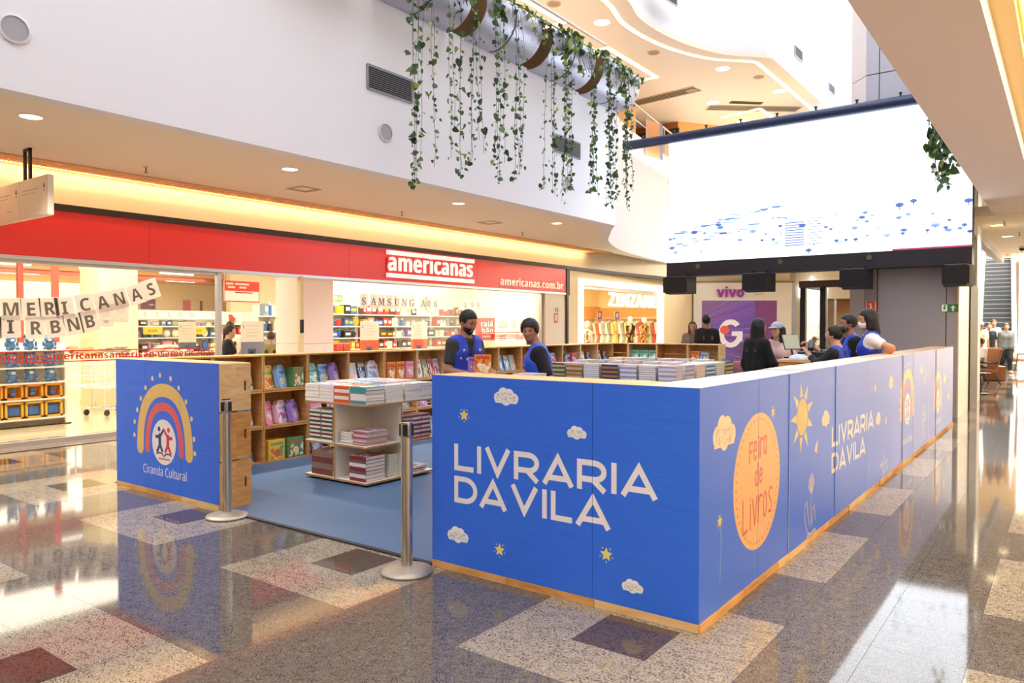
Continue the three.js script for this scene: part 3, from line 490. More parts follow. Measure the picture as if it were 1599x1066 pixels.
function rainbow(c, x, y, s, small) {                                 // arch mark with two reaching figures over an open book
  c.lineCap = 'round';
  for (const [col, w, rx, h0, h1] of [['#e3bf74', 0.125, 0.435, 0.0, 0.575], ['#e0626b', 0.08, 0.305, 0.0, 0.42]]) {
    c.strokeStyle = col; c.lineWidth = w * s; c.beginPath(); c.moveTo(x - rx * s, y + h0); c.bezierCurveTo(x - rx * s, y + h1 * 0.7 * s, x - rx * 0.6 * s, y + h1 * s, x, y + h1 * s); c.bezierCurveTo(x + rx * 0.6 * s, y + h1 * s, x + rx * s, y + h1 * 0.7 * s, x + rx * s, y); c.stroke();
  }
  c.fillStyle = '#ece6e6'; c.beginPath(); c.ellipse(x, y + 0.085 * s, 0.215 * s, 0.215 * s, 0, 0, 7); c.fill();
  for (const [k, col] of [[-1, '#27357f'], [1, '#cf3450']]) {
    c.strokeStyle = c.fillStyle = col; c.lineCap = 'round';
    stroke(c, 0.05 * s, [[x + k * 0.075 * s, y + 0.14 * s], [x + k * 0.07 * s, y + 0.05 * s]]);
    stroke(c, 0.03 * s, [[x + k * 0.14 * s, y + 0.13 * s], [x + k * 0.075 * s, y + 0.13 * s], [x + k * 0.005, y + 0.2 * s]]);
    stroke(c, 0.034 * s, [[x + k * 0.12 * s, y - 0.01 * s], [x + k * 0.07 * s, y + 0.06 * s], [x + k * 0.03 * s, y - 0.0 * s]]);
    c.beginPath(); c.arc(x + k * 0.085 * s, y + 0.205 * s, 0.024 * s, 0, 7); c.fill();
  }
  c.strokeStyle = '#39457f'; c.lineWidth = 0.014 * s; c.beginPath(); c.moveTo(x - 0.13 * s, y - 0.035 * s); c.quadraticCurveTo(x - 0.06 * s, y, x, y - 0.05 * s); c.quadraticCurveTo(x + 0.06 * s, y, x + 0.13 * s, y - 0.035 * s); c.stroke();
  c.strokeStyle = '#cf4a55'; stroke(c, 0.012 * s, [[x - 0.09 * s, y - 0.075 * s], [x + 0.1 * s, y - 0.075 * s]]);
  c.fillStyle = '#e8cf8e';
  if (!small) for (const [dx, dy] of [[-0.55, 0.11], [-0.545, 0.24], [-0.49, 0.36], [-0.42, 0.475], [-0.33, 0.585], [-0.2, 0.68], [-0.06, 0.715], [0.13, 0.69], [0.27, 0.61], [0.39, 0.49], [0.48, 0.34], [0.52, 0.16], [0.53, 0.03]]) { c.beginPath(); c.ellipse(x + dx * s, y + dy * s, 0.022 * s, 0.024 * s, 0, 0, 7); c.fill(); }
}
function words(c, txt, x, y, h, col, f = 'sans-serif', width) { c.save(); c.translate(x, y); c.scale(0.01, -0.01); c.fillStyle = col; c.font = `${h * 100}px ${f}`; if (width) c.scale((width * 100) / c.measureText(txt).width, 1); c.fillText(txt, 0, 0); c.restore(); }
function printed(wm, hm, ppm, draw) {                                  // canvas in metres, y up
  const t = canvasTex(Math.min(2048, Math.round(wm * ppm)), Math.round(hm * ppm), (c, w, h) => {
    c.fillStyle = BLUE; c.fillRect(0, 0, w, h);
    const r = rng(Math.round(wm * 100)); for (let i = 0; i < 500; i++) { c.fillStyle = r() < 0.5 ? 'rgba(255,255,255,0.018)' : 'rgba(0,0,20,0.03)'; c.fillRect(r() * w, r() * h, 40 + r() * 200, 1 + r() * 2); }
    c.setTransform(w / wm, 0, 0, -h / hm, 0, h); draw(c);
  });
  return t;
}
const wrinkle = (() => { const a = noise2(71, 24), b = noise2(72, 64); return dataTex(256, 256, (x, y) => { const v = 128 + 70 * (a(x / 256 * 5, y / 256 * 24) - 0.5) + 40 * (b(x / 8, y / 4) - 0.5); return [v, v, v]; }, false); })();
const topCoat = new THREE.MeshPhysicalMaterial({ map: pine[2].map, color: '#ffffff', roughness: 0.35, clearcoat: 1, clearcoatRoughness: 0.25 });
function clad(pos, turn, W, cuts, tex, label, ppl, jitter, matBack) {   // counter of crates wrapped in printed card; local +x along the print, +z outwards
  const H = 1.285, D = 0.31, t = thing('fair_counter', label, 'counter', pos, turn);
  const mat = new THREE.MeshPhysicalMaterial({ map: tex, roughness: 0.5, bumpMap: wrinkle, bumpScale: 0.005, clearcoat: jitter ? 0.85 : 0.15, clearcoatRoughness: 0.34 });
  for (let i = 0; i + 1 < cuts.length; i++) {
    const a = cuts[i], b = cuts[i + 1], w = b - a - 0.003, g = new THREE.BoxGeometry(w, 1.235, 0.006), uv = g.attributes.uv;
    for (let k = 0; k < 24; k++) { const f = k >= 16 && k < 20; uv.setXY(k, f ? (a + uv.getX(k) * (b - a) - ppl) / tex.userData.w : 0.001, f ? uv.getY(k) : 0.5); }
    const m = part('cardboard_sheet', g, mat, t, [(a + b) / 2, 0.0475 + 0.6175, -0.003 + (jitter ? R() * 0.008 : 0)]);
    if (jitter) { m.rotation.y = (R() - 0.5) * 0.02; if (i % 2 && i > 1) part('seam_tape', box(0.009, 1.235, 0.001, 0, 0, 0), M('#dfe3ee', 0.4), t, [a, 0.665, 0.0045]); }
  }
  const n = Math.round(W / 0.63), w = W / n;
  for (let i = 0; i < n; i++) {
    part('base_rail', box(w - 0.004, 0.045, 0.03, 0, 0, 0, i * 0.3), pine[i % 3], t, [(i + 0.5) * w, 0.0235, -0.012 + (jitter ? R() * 0.012 : 0)]);
    const y = jitter ? (R() - 0.5) * 0.006 : 0;
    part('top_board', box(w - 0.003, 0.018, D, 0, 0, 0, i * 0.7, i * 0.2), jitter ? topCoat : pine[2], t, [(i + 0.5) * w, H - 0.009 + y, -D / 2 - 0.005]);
    for (let k = 0; k < 3; k++) part('inner_crate', [box(w - 0.004, 0.4, 0.02, 0, 0, 0), box(0.018, 0.4, 0.27, -w / 2 + 0.011, 0, -0.145), box(0.018, 0.4, 0.27, w / 2 - 0.011, 0, -0.145), box(w - 0.04, 0.018, 0.27, 0, -0.19, -0.145)], pine[(i + k) % 3], t, [(i + 0.5) * w, 0.22 + k * 0.42, -0.03]);
  }
  return t;
}
const CREAM = '#efe9ec', SAND = '#ecc594';
{
  const t1 = printed(1.88, 1.235, 820, (c) => {
    c.translate(3.42, -0.045); c.strokeStyle = CREAM;
    caps(c, 'LIVRARIA', -3.225, 0.665, 0.175, [0.165, 0.04, 0.205, 0.19, 0.215, 0.195, 0.04, 0.22], 0.0255, 0.034);
    caps(c, 'DA VILA', -3.225, 0.455, 0.175, [0.19, 0.215, 0.005, 0.21, 0.04, 0.15, 0.225], 0.025, 0.034);
    cloud(c, -2.8, 1.165, 0.2, '#ededec', '#a2a2a8'); cloud(c, -2.285, 0.985, 0.14, '#ededec', '#a2a2a8'); cloud(c, -3.195, 0.24, 0.19, '#ededec', '#a2a2a8'); cloud(c, -1.925, 0.165, 0.14, '#ededec', '#a2a2a8');
    star(c, -3.14, 1.03, 0.042); star(c, -2.85, 0.205, 0.042); star(c, -2.09, 0.315, 0.042);
  }); t1.userData.w = 1.88;
  clad([-3.42, 0, -3.7], 0, 1.88, [0, 1.24, 1.88], t1, 'blue front counter printed LIVRARIA DA VILA with clouds and stars', 0, false);
  const t2 = printed(1.83, 1.235, 820, (c) => {
    c.translate(7.76, -0.045); rainbow(c, -6.845, 0.43, 1, false);
    words(c, 'Ciranda Cultural', -7.235, 0.195, 0.115, '#e6e2e6', 'sans-serif', 0.79);
  }); t2.userData.w = 1.83;
  const lc = clad([-7.76, 0, -3.7], 0, 1.83, [0, 0.58, 1.21, 1.83], t2, 'blue counter printed Ciranda Cultural under a yellow and red arch', 0, false);
  // stacked crate ends with hand holes close the counter towards the entrance
  for (let k = 0; k < 3; k++) {
    const s = new THREE.Shape([[-0.15, 0], [0.15, 0], [0.15, 0.412], [-0.15, 0.412]].map((p) => new THREE.Vector2(...p))), h = new THREE.Path();
    h.absellipse(0.095, 0.18, 0.012, 0.012, Math.PI, 2 * Math.PI); h.lineTo(0.107, 0.25); h.absellipse(0.095, 0.25, 0.012, 0.012, 0, Math.PI); h.closePath();
    s.holes.push(h);
    const e = part('crate_end', new THREE.ExtrudeGeometry(s, { depth: 0.018, bevelEnabled: true, bevelSize: 0.002, bevelThickness: 0.002, bevelSegments: 1, curveSegments: 5 }), pine[k], lc, [1.83, 0.005 + k * 0.43, -0.155], Math.PI / 2);
    part('hand_hole_shade', box(0.04, 0.11, 0.004, 0.095, 0.215, -0.003), M('#3a2716', 0.9), e);  // dark plate painted as the shade inside the crate behind the hole
  }
  const RW = 10.5, near = 4.6;
  const scribble = (c, pts, w = 0.012) => { c.lineCap = c.lineJoin = 'round'; stroke(c, w, pts); };
  const drawR = (c) => {
    // everything in metres along the counter: s = -z - 3.7
    const S = (z) => -z - 3.7;
    cloud(c, S(-4.05), 1.005, 0.36, '#f0d6b2', '#b49b86');
    c.fillStyle = '#f0b775'; c.beginPath(); c.ellipse(S(-4.62), 0.65, 0.43, 0.42, 0, 0, 7); c.fill();
    c.fillStyle = '#d0703c'; for (let i = 0; i < 46; i++) { const a = (i / 46) * 6.283; c.beginPath(); c.ellipse(S(-4.62) + Math.cos(a) * 0.385, 0.65 + Math.sin(a) * 0.38, 0.009, 0.009, 0, 0, 7); c.fill(); }
    c.strokeStyle = '#d4573f'; const q = S(-4.62);
    const hand = (ch, x, y, w, h) => {
      const P = { F: [[[0, 0], [0, 1], [1, 1.04]], [[0, 0.55], [0.8, 0.58]]], e: [[[0.1, 0.5], [0.9, 0.55], [0.8, 0.95], [0.3, 1], [0.05, 0.6], [0.1, 0.1], [0.5, 0], [0.95, 0.15]]], i: [[[0.5, 0], [0.5, 0.9]], [[0.45, 1.12], [0.55, 1.14]]], r: [[[0, 0], [0.05, 1]], [[0.05, 0.75], [0.5, 1], [0.95, 0.95]]], a: [[[0.9, 1], [0.3, 1], [0.05, 0.5], [0.2, 0.02], [0.7, 0.1], [0.9, 0.5], [0.9, 1], [0.95, 0]]], d: [[[0.9, 1.5], [0.9, 0], [0.3, 0], [0.05, 0.45], [0.3, 0.95], [0.9, 0.9]]], L: [[[0, 1], [0, 0], [1, 0.05]]], v: [[[0, 1], [0.5, 0], [1, 1.02]]], o: [[[0.5, 1], [0.1, 0.7], [0.15, 0.15], [0.5, 0], [0.9, 0.3], [0.85, 0.85], [0.5, 1]]], s: [[[0.95, 0.95], [0.4, 1], [0.1, 0.75], [0.8, 0.35], [0.7, 0.03], [0.05, 0.08]]] };
      for (const l of P[ch]) scribble(c, l.map(([u, v]) => [x + u * w, y + v * h]), 0.018);
    };
    [...'Feira'].forEach((ch, i) => hand(ch, q - 0.16 + [0, 0.075, 0.155, 0.195, 0.255][i], 0.785 + i * 0.004, ch === 'i' ? 0.03 : 0.055, 0.11));
    hand('d', q - 0.06, 0.63, 0.06, 0.085); hand('e', q + 0.02, 0.635, 0.055, 0.085);
    [...'Livros'].forEach((ch, i) => hand(ch, q - 0.27 + [0, 0.115, 0.17, 0.27, 0.36, 0.465][i], 0.37 + i * 0.008, ch === 'i' ? 0.03 : 0.075, ch === 'L' ? 0.2 : 0.16));
    star(c, S(-4.9), 1.05, 0.042, '#e8c860');
    const sx = S(-5.55), sy = 0.955; c.fillStyle = '#dcbc52'; c.beginPath(); c.ellipse(sx, sy, 0.13, 0.13, 0, 0, 7); c.fill();
    c.strokeStyle = '#b6963e'; c.lineWidth = 0.007; for (let k = 1; k < 6; k++) { c.beginPath(); c.arc(sx, sy, 0.022 * k, 0.4, 6); c.stroke(); }
    c.fillStyle = '#e3c45e'; for (let k = 0; k < 9; k++) { const a = (k / 9) * 6.283 + 0.35; c.beginPath(); c.moveTo(sx + Math.cos(a - 0.22) * 0.15, sy + Math.sin(a - 0.22) * 0.15); c.lineTo(sx + Math.cos(a) * 0.29, sy + Math.sin(a) * 0.265); c.lineTo(sx + Math.cos(a + 0.22) * 0.15, sy + Math.sin(a + 0.22) * 0.15); c.fill(); }
    cloud(c, S(-6.22), 0.875, 0.24, '#e8d0ae', '#b49b86');
    c.strokeStyle = '#eadbd0'; const t0 = S(-6.41);
    caps(c, 'LIVRARIA', t0, 0.625, 0.165, [0.17, 0.045, 0.22, 0.21, 0.235, 0.215, 0.045, 0.235], 0.028, 0.034);
    caps(c, 'DA VILA', t0, 0.41, 0.165, [0.2, 0.225, 0.005, 0.22, 0.045, 0.16, 0.24], 0.028, 0.034);
    cloud(c, S(-8.22), 0.68, 0.24, '#ecd2ae', '#b49b86');
    c.fillStyle = '#e8cf94'; c.beginPath(); c.moveTo(S(-5.87), 0.67); c.lineTo(S(-5.99), 0.74); c.lineTo(S(-5.96), 0.64); c.closePath(); c.fill(); star(c, S(-5.95), 0.68, 0.03, '#dcc184');
    // hand holding a flower
    c.strokeStyle = '#cdb9a0'; const hx = S(-5.8);
    scribble(c, [[hx - 0.17, 0.3], [hx - 0.18, 0.2], [hx - 0.1, 0.09], [hx - 0.02, 0.06], [hx + 0.1, 0.08]]); scribble(c, [[hx - 0.17, 0.3], [hx - 0.12, 0.32], [hx - 0.08, 0.2], [hx - 0.05, 0.13]]);
    scribble(c, [[hx + 0.02, 0.14], [hx + 0.03, 0.24], [hx + 0.1, 0.26], [hx + 0.13, 0.14]]); scribble(c, [[hx, 0.38], [hx - 0.02, 0.26], [hx + 0.0, 0.12]]);
    for (let k = 0; k < 7; k++) { const a = 0.3 + k * 0.42; scribble(c, [[hx, 0.36], [hx + Math.cos(a) * 0.09, 0.4 + Math.sin(a) * 0.11], [hx + Math.cos(a + 0.2) * 0.06, 0.4 + Math.sin(a + 0.2) * 0.06]]); }
    for (let k = 0; k < 5; k++) scribble(c, [[hx - 0.12, 0.075 - k * 0.012], [hx, 0.05 - k * 0.01], [hx + 0.14, 0.07 - k * 0.012]], 0.007);
    // star on a stick
    c.strokeStyle = '#9aa3c0'; scribble(c, [[S(-4.0), 0.5], [S(-4.01), 0.36], [S(-3.99), 0.2]], 0.007); star(c, S(-3.985), 0.53, 0.04, '#e0c65c');
    // scribbled plant, lamp, clouds
    c.strokeStyle = '#c3c0d2'; const kx = S(-8.5); scribble(c, [[kx - 0.2, 0.32], [kx - 0.16, 0.18], [kx - 0.02, 0.2], [kx - 0.06, 0.08]], 0.016); scribble(c, [[kx + 0.0, 0.3], [kx + 0.06, 0.16], [kx + 0.16, 0.22], [kx + 0.2, 0.12], [kx + 0.02, 0.08], [kx - 0.04, 0.2]], 0.016);
    cloud(c, S(-8.88), 1.0, 0.26, SAND, '#c49a6c'); star(c, S(-8.05), 1.0, 0.05, '#e4cb7a'); star(c, S(-8.62), 0.62, 0.05, '#e6cf7e'); star(c, S(-11.2), 0.9, 0.07, SAND); cloud(c, S(-10.95), 1.05, 0.2, SAND, '#c49a6c');
    rainbow(c, S(-9.9), 0.56, 0.86, false); words(c, 'Ciranda Cultural', S(-9.58), 0.23, 0.1, '#d8d6e0', 'sans-serif', 0.66);
    c.strokeStyle = '#d9c49a'; c.fillStyle = SAND; const fx = S(-11.15); for (let k = 0; k < 6; k++) { c.beginPath(); c.ellipse(fx + Math.cos(k * 1.05) * 0.11, 0.42 + Math.sin(k * 1.05) * 0.1, 0.07, 0.06, k, 0, 7); c.stroke(); } scribble(c, [[fx, 0.33], [fx - 0.1, 0.14], [fx - 0.25, 0.12]], 0.016); scribble(c, [[fx - 0.02, 0.25], [fx + 0.14, 0.12]], 0.016);
    rainbow(c, S(-12.45), 0.45, 0.8, true); words(c, 'Ciranda Cultural', S(-12.1), 0.2, 0.1, '#d8d6e0', 'sans-serif', 0.66);
    cloud(c, S(-13.2), 0.8, 0.25, SAND, '#c49a6c'); cloud(c, S(-13.7), 0.5, 0.22, SAND, '#c49a6c');
  };
  const tn = printed(near, 1.235, 445, (c) => { c.translate(0, -0.045); drawR(c); }); tn.userData.w = near;
  const tf = printed(RW - near, 1.235, 340, (c) => { c.translate(-near, -0.045); drawR(c); }); tf.userData.w = RW - near;
  const cn = [0, 0.28, 0.92, 1.55, 2.19, 2.82, 3.46, 4.05, near], cf = [near]; for (let i = 1; i <= 9; i++) cf.push(near + (RW - near) * i / 9);
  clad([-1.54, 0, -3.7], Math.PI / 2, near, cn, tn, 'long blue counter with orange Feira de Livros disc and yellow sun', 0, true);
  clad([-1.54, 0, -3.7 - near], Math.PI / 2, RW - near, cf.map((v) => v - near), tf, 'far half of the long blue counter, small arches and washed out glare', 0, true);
}

// ---------- queue posts ----------
for (const [x, z, label, a] of [[-3.46, -3.5, 'steel queue post beside the front counter with round base', 0.6], [-5.69, -3.62, 'steel queue post beside the stacked crate ends with round base', 0.2]]) {
  const t = thing('queue_post', label, 'queue post', [x, 0, z], a);
  part('base', lathe([[0, 0], [0.168, 0], [0.172, 0.008], [0.168, 0.022], [0.13, 0.034], [0.07, 0.042], [0.045, 0.05], [0, 0.05]], 40), M('#b4aca0', 0.48, { metalness: 0.85 }), t);
  part('pole', cyl(0.0385, 0.0385, 0.84, 0, 0.465, 0, 32), steel, t);
  part('head', lathe([[0, 0.99], [0.036, 0.99], [0.0405, 0.985], [0.0405, 0.885], [0, 0.885]], 32), steel, t);
  part('cap', cyl(0.034, 0.036, 0.01, 0, 0.993, 0, 24), black, t);
  for (const s of [0, 1, 2, 3]) { const q = s * Math.PI / 2; part('belt_slot', box(0.03, 0.075, 0.016, 0, 0, 0), black, t, [Math.sin(q) * 0.038, 0.935, Math.cos(q) * 0.038], q); }
}

// ---------- covers ----------
const covers = canvasTex(1024, 1024, (c) => {
  const r = rng(31), pal = [['#f2a0b9', '#fff3d6', '#e6587e'], ['#8fb8e8', '#ffe08a', '#3f66b0'], ['#f4c542', '#e5603c', '#4aa06a'], ['#b58ad6', '#f6d6ec', '#6a4a9c'], ['#e98a3a', '#fdf0d0', '#c03a2b'], ['#7cc4b4', '#f9f3dc', '#2f7d78'], ['#dfe8f2', '#7fa6d8', '#c2557c'], ['#e2574c', '#f7e6c0', '#2f5f94'], ['#4f86c6', '#dff0fa', '#f2b53c'], ['#f7d9e3', '#c94f86', '#7f9fd2'], ['#5b8f55', '#f2e7a4', '#d6542f'], ['#2f3d6b', '#9bb0e0', '#e2c35a'], ['#f1ede4', '#7c8a97', '#b53f34'], ['#3c7fb0', '#e7f2f6', '#1e3550'], ['#d6a24e', '#fff2d0', '#7d3d24'], ['#9ad0e6', '#f6b8c6', '#f0d05a']];
  pal.forEach(([a, b, d], i) => {
    const x = (i % 4) * 256, y = Math.floor(i / 4) * 256; c.save(); c.beginPath(); c.rect(x, y, 256, 256); c.clip();
    c.fillStyle = a; c.fillRect(x, y, 256, 256);
    for (let k = 0; k < 26; k++) { c.fillStyle = pick([b, d, '#ffffff', a], r); c.globalAlpha = 0.75; c.beginPath(); c.ellipse(x + r() * 256, y + 90 + r() * 166, 8 + r() * 38, 8 + r() * 30, r() * 3, 0, 7); c.fill(); }
    c.globalAlpha = 1; c.fillStyle = b; c.beginPath(); c.arc(x + 128, y + 165, 46, 0, 7); c.fill(); c.fillStyle = d; for (const s of [-1, 1]) { c.beginPath(); c.arc(x + 128 + s * 17, y + 155, 7, 0, 7); c.fill(); } c.lineWidth = 6; c.strokeStyle = d; c.beginPath(); c.arc(x + 128, y + 168, 18, 0.3, 2.8); c.stroke();
    c.fillStyle = d; for (let k = 0; k < 6; k++) c.fillRect(x + 34 + k * 32, y + 26 + (k % 2) * 6, 24, 38); c.restore();
  });
});
const coverMat = new THREE.MeshPhysicalMaterial({ map: covers, roughness: 0.35 });
const atlas = (g, i) => { const uv = g.attributes.uv; for (let k = 0; k < uv.count; k++) uv.setXY(k, ((i % 4) + 0.04 + uv.getX(k) * 0.92) / 4, 1 - (Math.floor(i / 4) + 0.96 - uv.getY(k) * 0.92) / 4); return g; };
const coverGeo = {};
const coverPlane = (w, h, i) => (coverGeo[`${w},${h},${i}`] ??= atlas(new THREE.PlaneGeometry(w, h), i));
const CV = ['pink', 'pale blue', 'yellow', 'purple', 'orange', 'teal', 'silvery', 'red', 'blue', 'rose', 'green', 'navy', 'white', 'steel blue', 'golden', 'sky blue'];
const CVHEX = ['#e58aa8', '#8fb8e8', '#f0c040', '#a57fcb', '#e68a3c', '#6fb9aa', '#d9e0ea', '#d9554a', '#4f86c6', '#eec2d2', '#5b8f55', '#2f3d6b', '#ece8de', '#3c7fb0', '#d6a24e', '#9ad0e6'];
function standingBook(name, label, cat, pos, turn, lean, w, h, th, i, group) {        // leans back; local +z is its front
  const t = thing(name, label, cat, pos, turn, group), q = new THREE.Group(); q.name = 'volume'; q.rotation.x = -lean; t.add(q);
  part('cover', [box(w, h, 0.003, 0, h / 2, 0), box(w, h, 0.003, 0, h / 2, -th), box(0.003, h, th, -w / 2, h / 2, -th / 2)], M(CVHEX[i], 0.4), q);
  part('pages', box(w - 0.006, h - 0.008, th - 0.004, 0.002, h / 2, -th / 2), M('#f0ece2', 0.8), q);
  part('front_print', coverPlane(w - 0.004, h - 0.004, i), coverMat, q, [0, h / 2, 0.0022]);
  return t;
}
function carryCase(label, pos, turn, lean, w, h, th, i) {                           // activity case with a handle cut in its top
  const t = thing('activity_case', label, 'activity case', pos, turn), q = new THREE.Group(); q.name = 'shell_group'; q.rotation.x = -lean; t.add(q);
  const s = new THREE.Shape(), r = 0.03; s.moveTo(-w / 2 + r, 0); s.lineTo(w / 2 - r, 0); s.quadraticCurveTo(w / 2, 0, w / 2, r); s.lineTo(w / 2, h * 0.72); s.quadraticCurveTo(w / 2, h * 0.84, w * 0.36, h * 0.85); s.lineTo(w * 0.26, h * 0.97); s.quadraticCurveTo(w * 0.24, h, w * 0.18, h); s.lineTo(-w * 0.18, h); s.quadraticCurveTo(-w * 0.24, h, -w * 0.26, h * 0.97); s.lineTo(-w * 0.36, h * 0.85); s.quadraticCurveTo(-w / 2, h * 0.84, -w / 2, h * 0.72); s.lineTo(-w / 2, r); s.quadraticCurveTo(-w / 2, 0, -w / 2 + r, 0);
  const o = new THREE.Path(); o.moveTo(-w * 0.15, h * 0.9); o.lineTo(w * 0.15, h * 0.9); o.lineTo(w * 0.13, h * 0.945); o.lineTo(-w * 0.13, h * 0.945); o.closePath(); s.holes.push(o);
  part('shell', new THREE.ExtrudeGeometry(s, { depth: th, bevelEnabled: true, bevelSize: 0.004, bevelThickness: 0.004, bevelSegments: 2, curveSegments: 4 }).translate(0, 0, -th), M(CVHEX[i], 0.35), q);
  part('front_print', coverPlane(w * 0.9, h * 0.72, i), coverMat, q, [0, h * 0.42, 0.006]);
  return t;
}
// ---------- crates of the back row and the end row ----------
const CW = 0.645, CH = 0.427, CD = 0.33;
const crateGeo = [0, 1, 2].map((k) => ({
  top: box(CW - 0.004, 0.018, CD, 0, CH - 0.012, 0, k * 0.3, k * 0.2), bottom: box(CW - 0.004, 0.018, CD, 0, 0.01, 0, k * 0.5, 0.1),
  side: box(0.018, CH - 0.04, CD, 0, CH / 2, 0, k * 0.2, k * 0.4), back: box(CW - 0.04, 0.185, 0.014, 0, 0, -CD / 2 + 0.01, k * 0.6, k * 0.3),
}));
function crate(label, pos, turn, dark) {
  const t = thing('pine_crate', label, 'crate', pos, turn, 'pine crates stacked as shelves'), k = Math.floor(R() * 3), g = crateGeo[k], m = dark ? pineDark : pine[k];
  part('top_board', g.top, m, t); part('bottom_board', g.bottom, m, t);
  for (const s of [-1, 1]) part('side_board', g.side, m, t, [s * (CW / 2 - 0.011), 0, 0]);
  for (const y of [0.12, 0.31]) part('back_board', g.back, m, t, [0, y, 0]);
}
const tier3 = ['bottom', 'middle', 'top'];
{
  const rr = rng(5), T = Math.PI / 2;
  const fill = {   // column: per tier, kinds of goods
    '1,2': [['b', 8], ['b', 10]], '1,1': [['b', 13], ['b', 8]], '1,0': [['b', 11], ['b', 13]],
    '2,2': [['c', 2], ['c', 1], ['x', 10]], '2,1': [['c', 0], ['c', 9], ['c', 3]], '2,0': [['x', 2], ['x', 10]],
    '3,2': [['c', 5], ['b', 1], ['c', 3]], '4,2': [['b', 15], ['b', 11], ['c', 6]], '5,2': [['x', 4], ['x', 4], ['x', 0]], '6,2': [['b', 12], ['b', 10], ['b', 7], ['b', 9]],
    '7,2': [['b', 9], ['b', 0]], '8,2': [['b', 6], ['b', 13]], '9,2': [['b', 13], ['b', 8], ['b', 15]], '10,2': [['x', 7], ['b', 12]], '11,2': [['b', 7], ['b', 12], ['b', 9]], '12,2': [['x', 11], ['x', 7]], '13,2': [['b', 12], ['b', 11]], '14,2': [['b', 12], ['b', 11]],
  };
  for (let i = 0; i < 15; i++) for (let k = 0; k < 3; k++) {
    const z = -4.01 - (i + 0.5) * CW;
        crate(`pine crate open to the fair, ${ORD[i]} from the entrance, ${tier3[k]} tier of the back row`, [-7.735, k * CH, z], T, i % 4 === 3);
    const items = fill[`${i},${k}`] ?? (k < 2 && i > 6 ? [] : [['b', Math.floor(rr() * 16)], ['b', Math.floor(rr() * 16)]]);
    items.forEach(([kind, art], n) => {
      const w = (CW - 0.1) / items.length, x = -CW / 2 + 0.05 + (n + 0.5) * w, wz = z - x, y = k * CH + 0.021, where = `in the ${ORD[i]} ${tier3[k]} crate of the back row, ${ORD[n]} from its near side`;
      if (kind === 'c') carryCase(`${CV[art]} activity case with handle ${where}`.replace(' with handle', '').replace(', ' + ORD[n] + ' from its near side', `, ${ORD[n]} inside`), [-7.62, y, wz], T + 0.15 + rr() * 0.5, 0.2, Math.min(0.22, w * 1.25), 0.275, 0.055, art);
      else if (kind === 'x') { const t = thing('boxed_set', `${CV[art]} boxed book set, ${ORD[n]} in the ${ORD[i]} ${tier3[k]} crate of the back row`, 'boxed set', [-7.66, y, wz], T + 0.1); part('carton', rbox(w * 0.94, 0.24, 0.15, 0.006, 0, 0.12, 0), M(CVHEX[art], 0.4), t); part('front_print', coverPlane(Math.round(w * 84) / 100, 0.21, art), coverMat, t, [0, 0.12, 0.0765]); }
      else standingBook('picture_book', `${CV[art]} picture book propped upright, ${ORD[n]} in the ${ORD[i]} ${tier3[k]} crate of the back row`, 'book', [-7.62 - n * 0.01, y, wz], T + 0.15, 0.22, Math.min(0.2, w * 0.95), 0.26, 0.012, art);
    });
  }
  for (let i = 0; i < 4; i++) for (let k = 0; k < 3; k++) {
    const x = -7.9 + (i + 0.5) * CW;
    crate(`pine crate facing the entrance, ${ORD[i]} along the end row, ${tier3[k]} tier`, [x, k * CH, -13.88], 0, false);
    const items = [[8], [5, 5, 5], [], [4, 8]][i];
    if (k === 2 || i === 3) items.forEach((art, n) => standingBook('picture_book', `${CV[art]} large book propped ${ORD[n]} in the ${ORD[i]} ${tier3[k]} crate of the end row`, 'book', [x - 0.2 + n * 0.2, k * CH + 0.021, -13.76], 0, 0.2, 0.18, 0.27, 0.012, art));
    if (i === 2 && k === 2) for (const n of [0, 1]) for (let q = 0; q < 4; q++) { const t = thing('lying_book', `${['lilac', 'rosy'][n]} book lying ${ORD[q]} from below in the middle top crate of the end row`, 'book', [x - 0.14 + n * 0.28, k * CH + 0.02 + q * 0.028, -13.82]); part('cover', [box(0.2, 0.004, 0.15, 0, 0.002, 0), box(0.2, 0.004, 0.15, 0, 0.024, 0), box(0.2, 0.026, 0.004, 0, 0.013, 0.075)], M(['#b09ad0', '#d89ab0'][n], 0.4), t); part('pages', box(0.196, 0.019, 0.145, 0, 0.0135, 0), M('#f2eee6', 0.8), t); }
  }
}

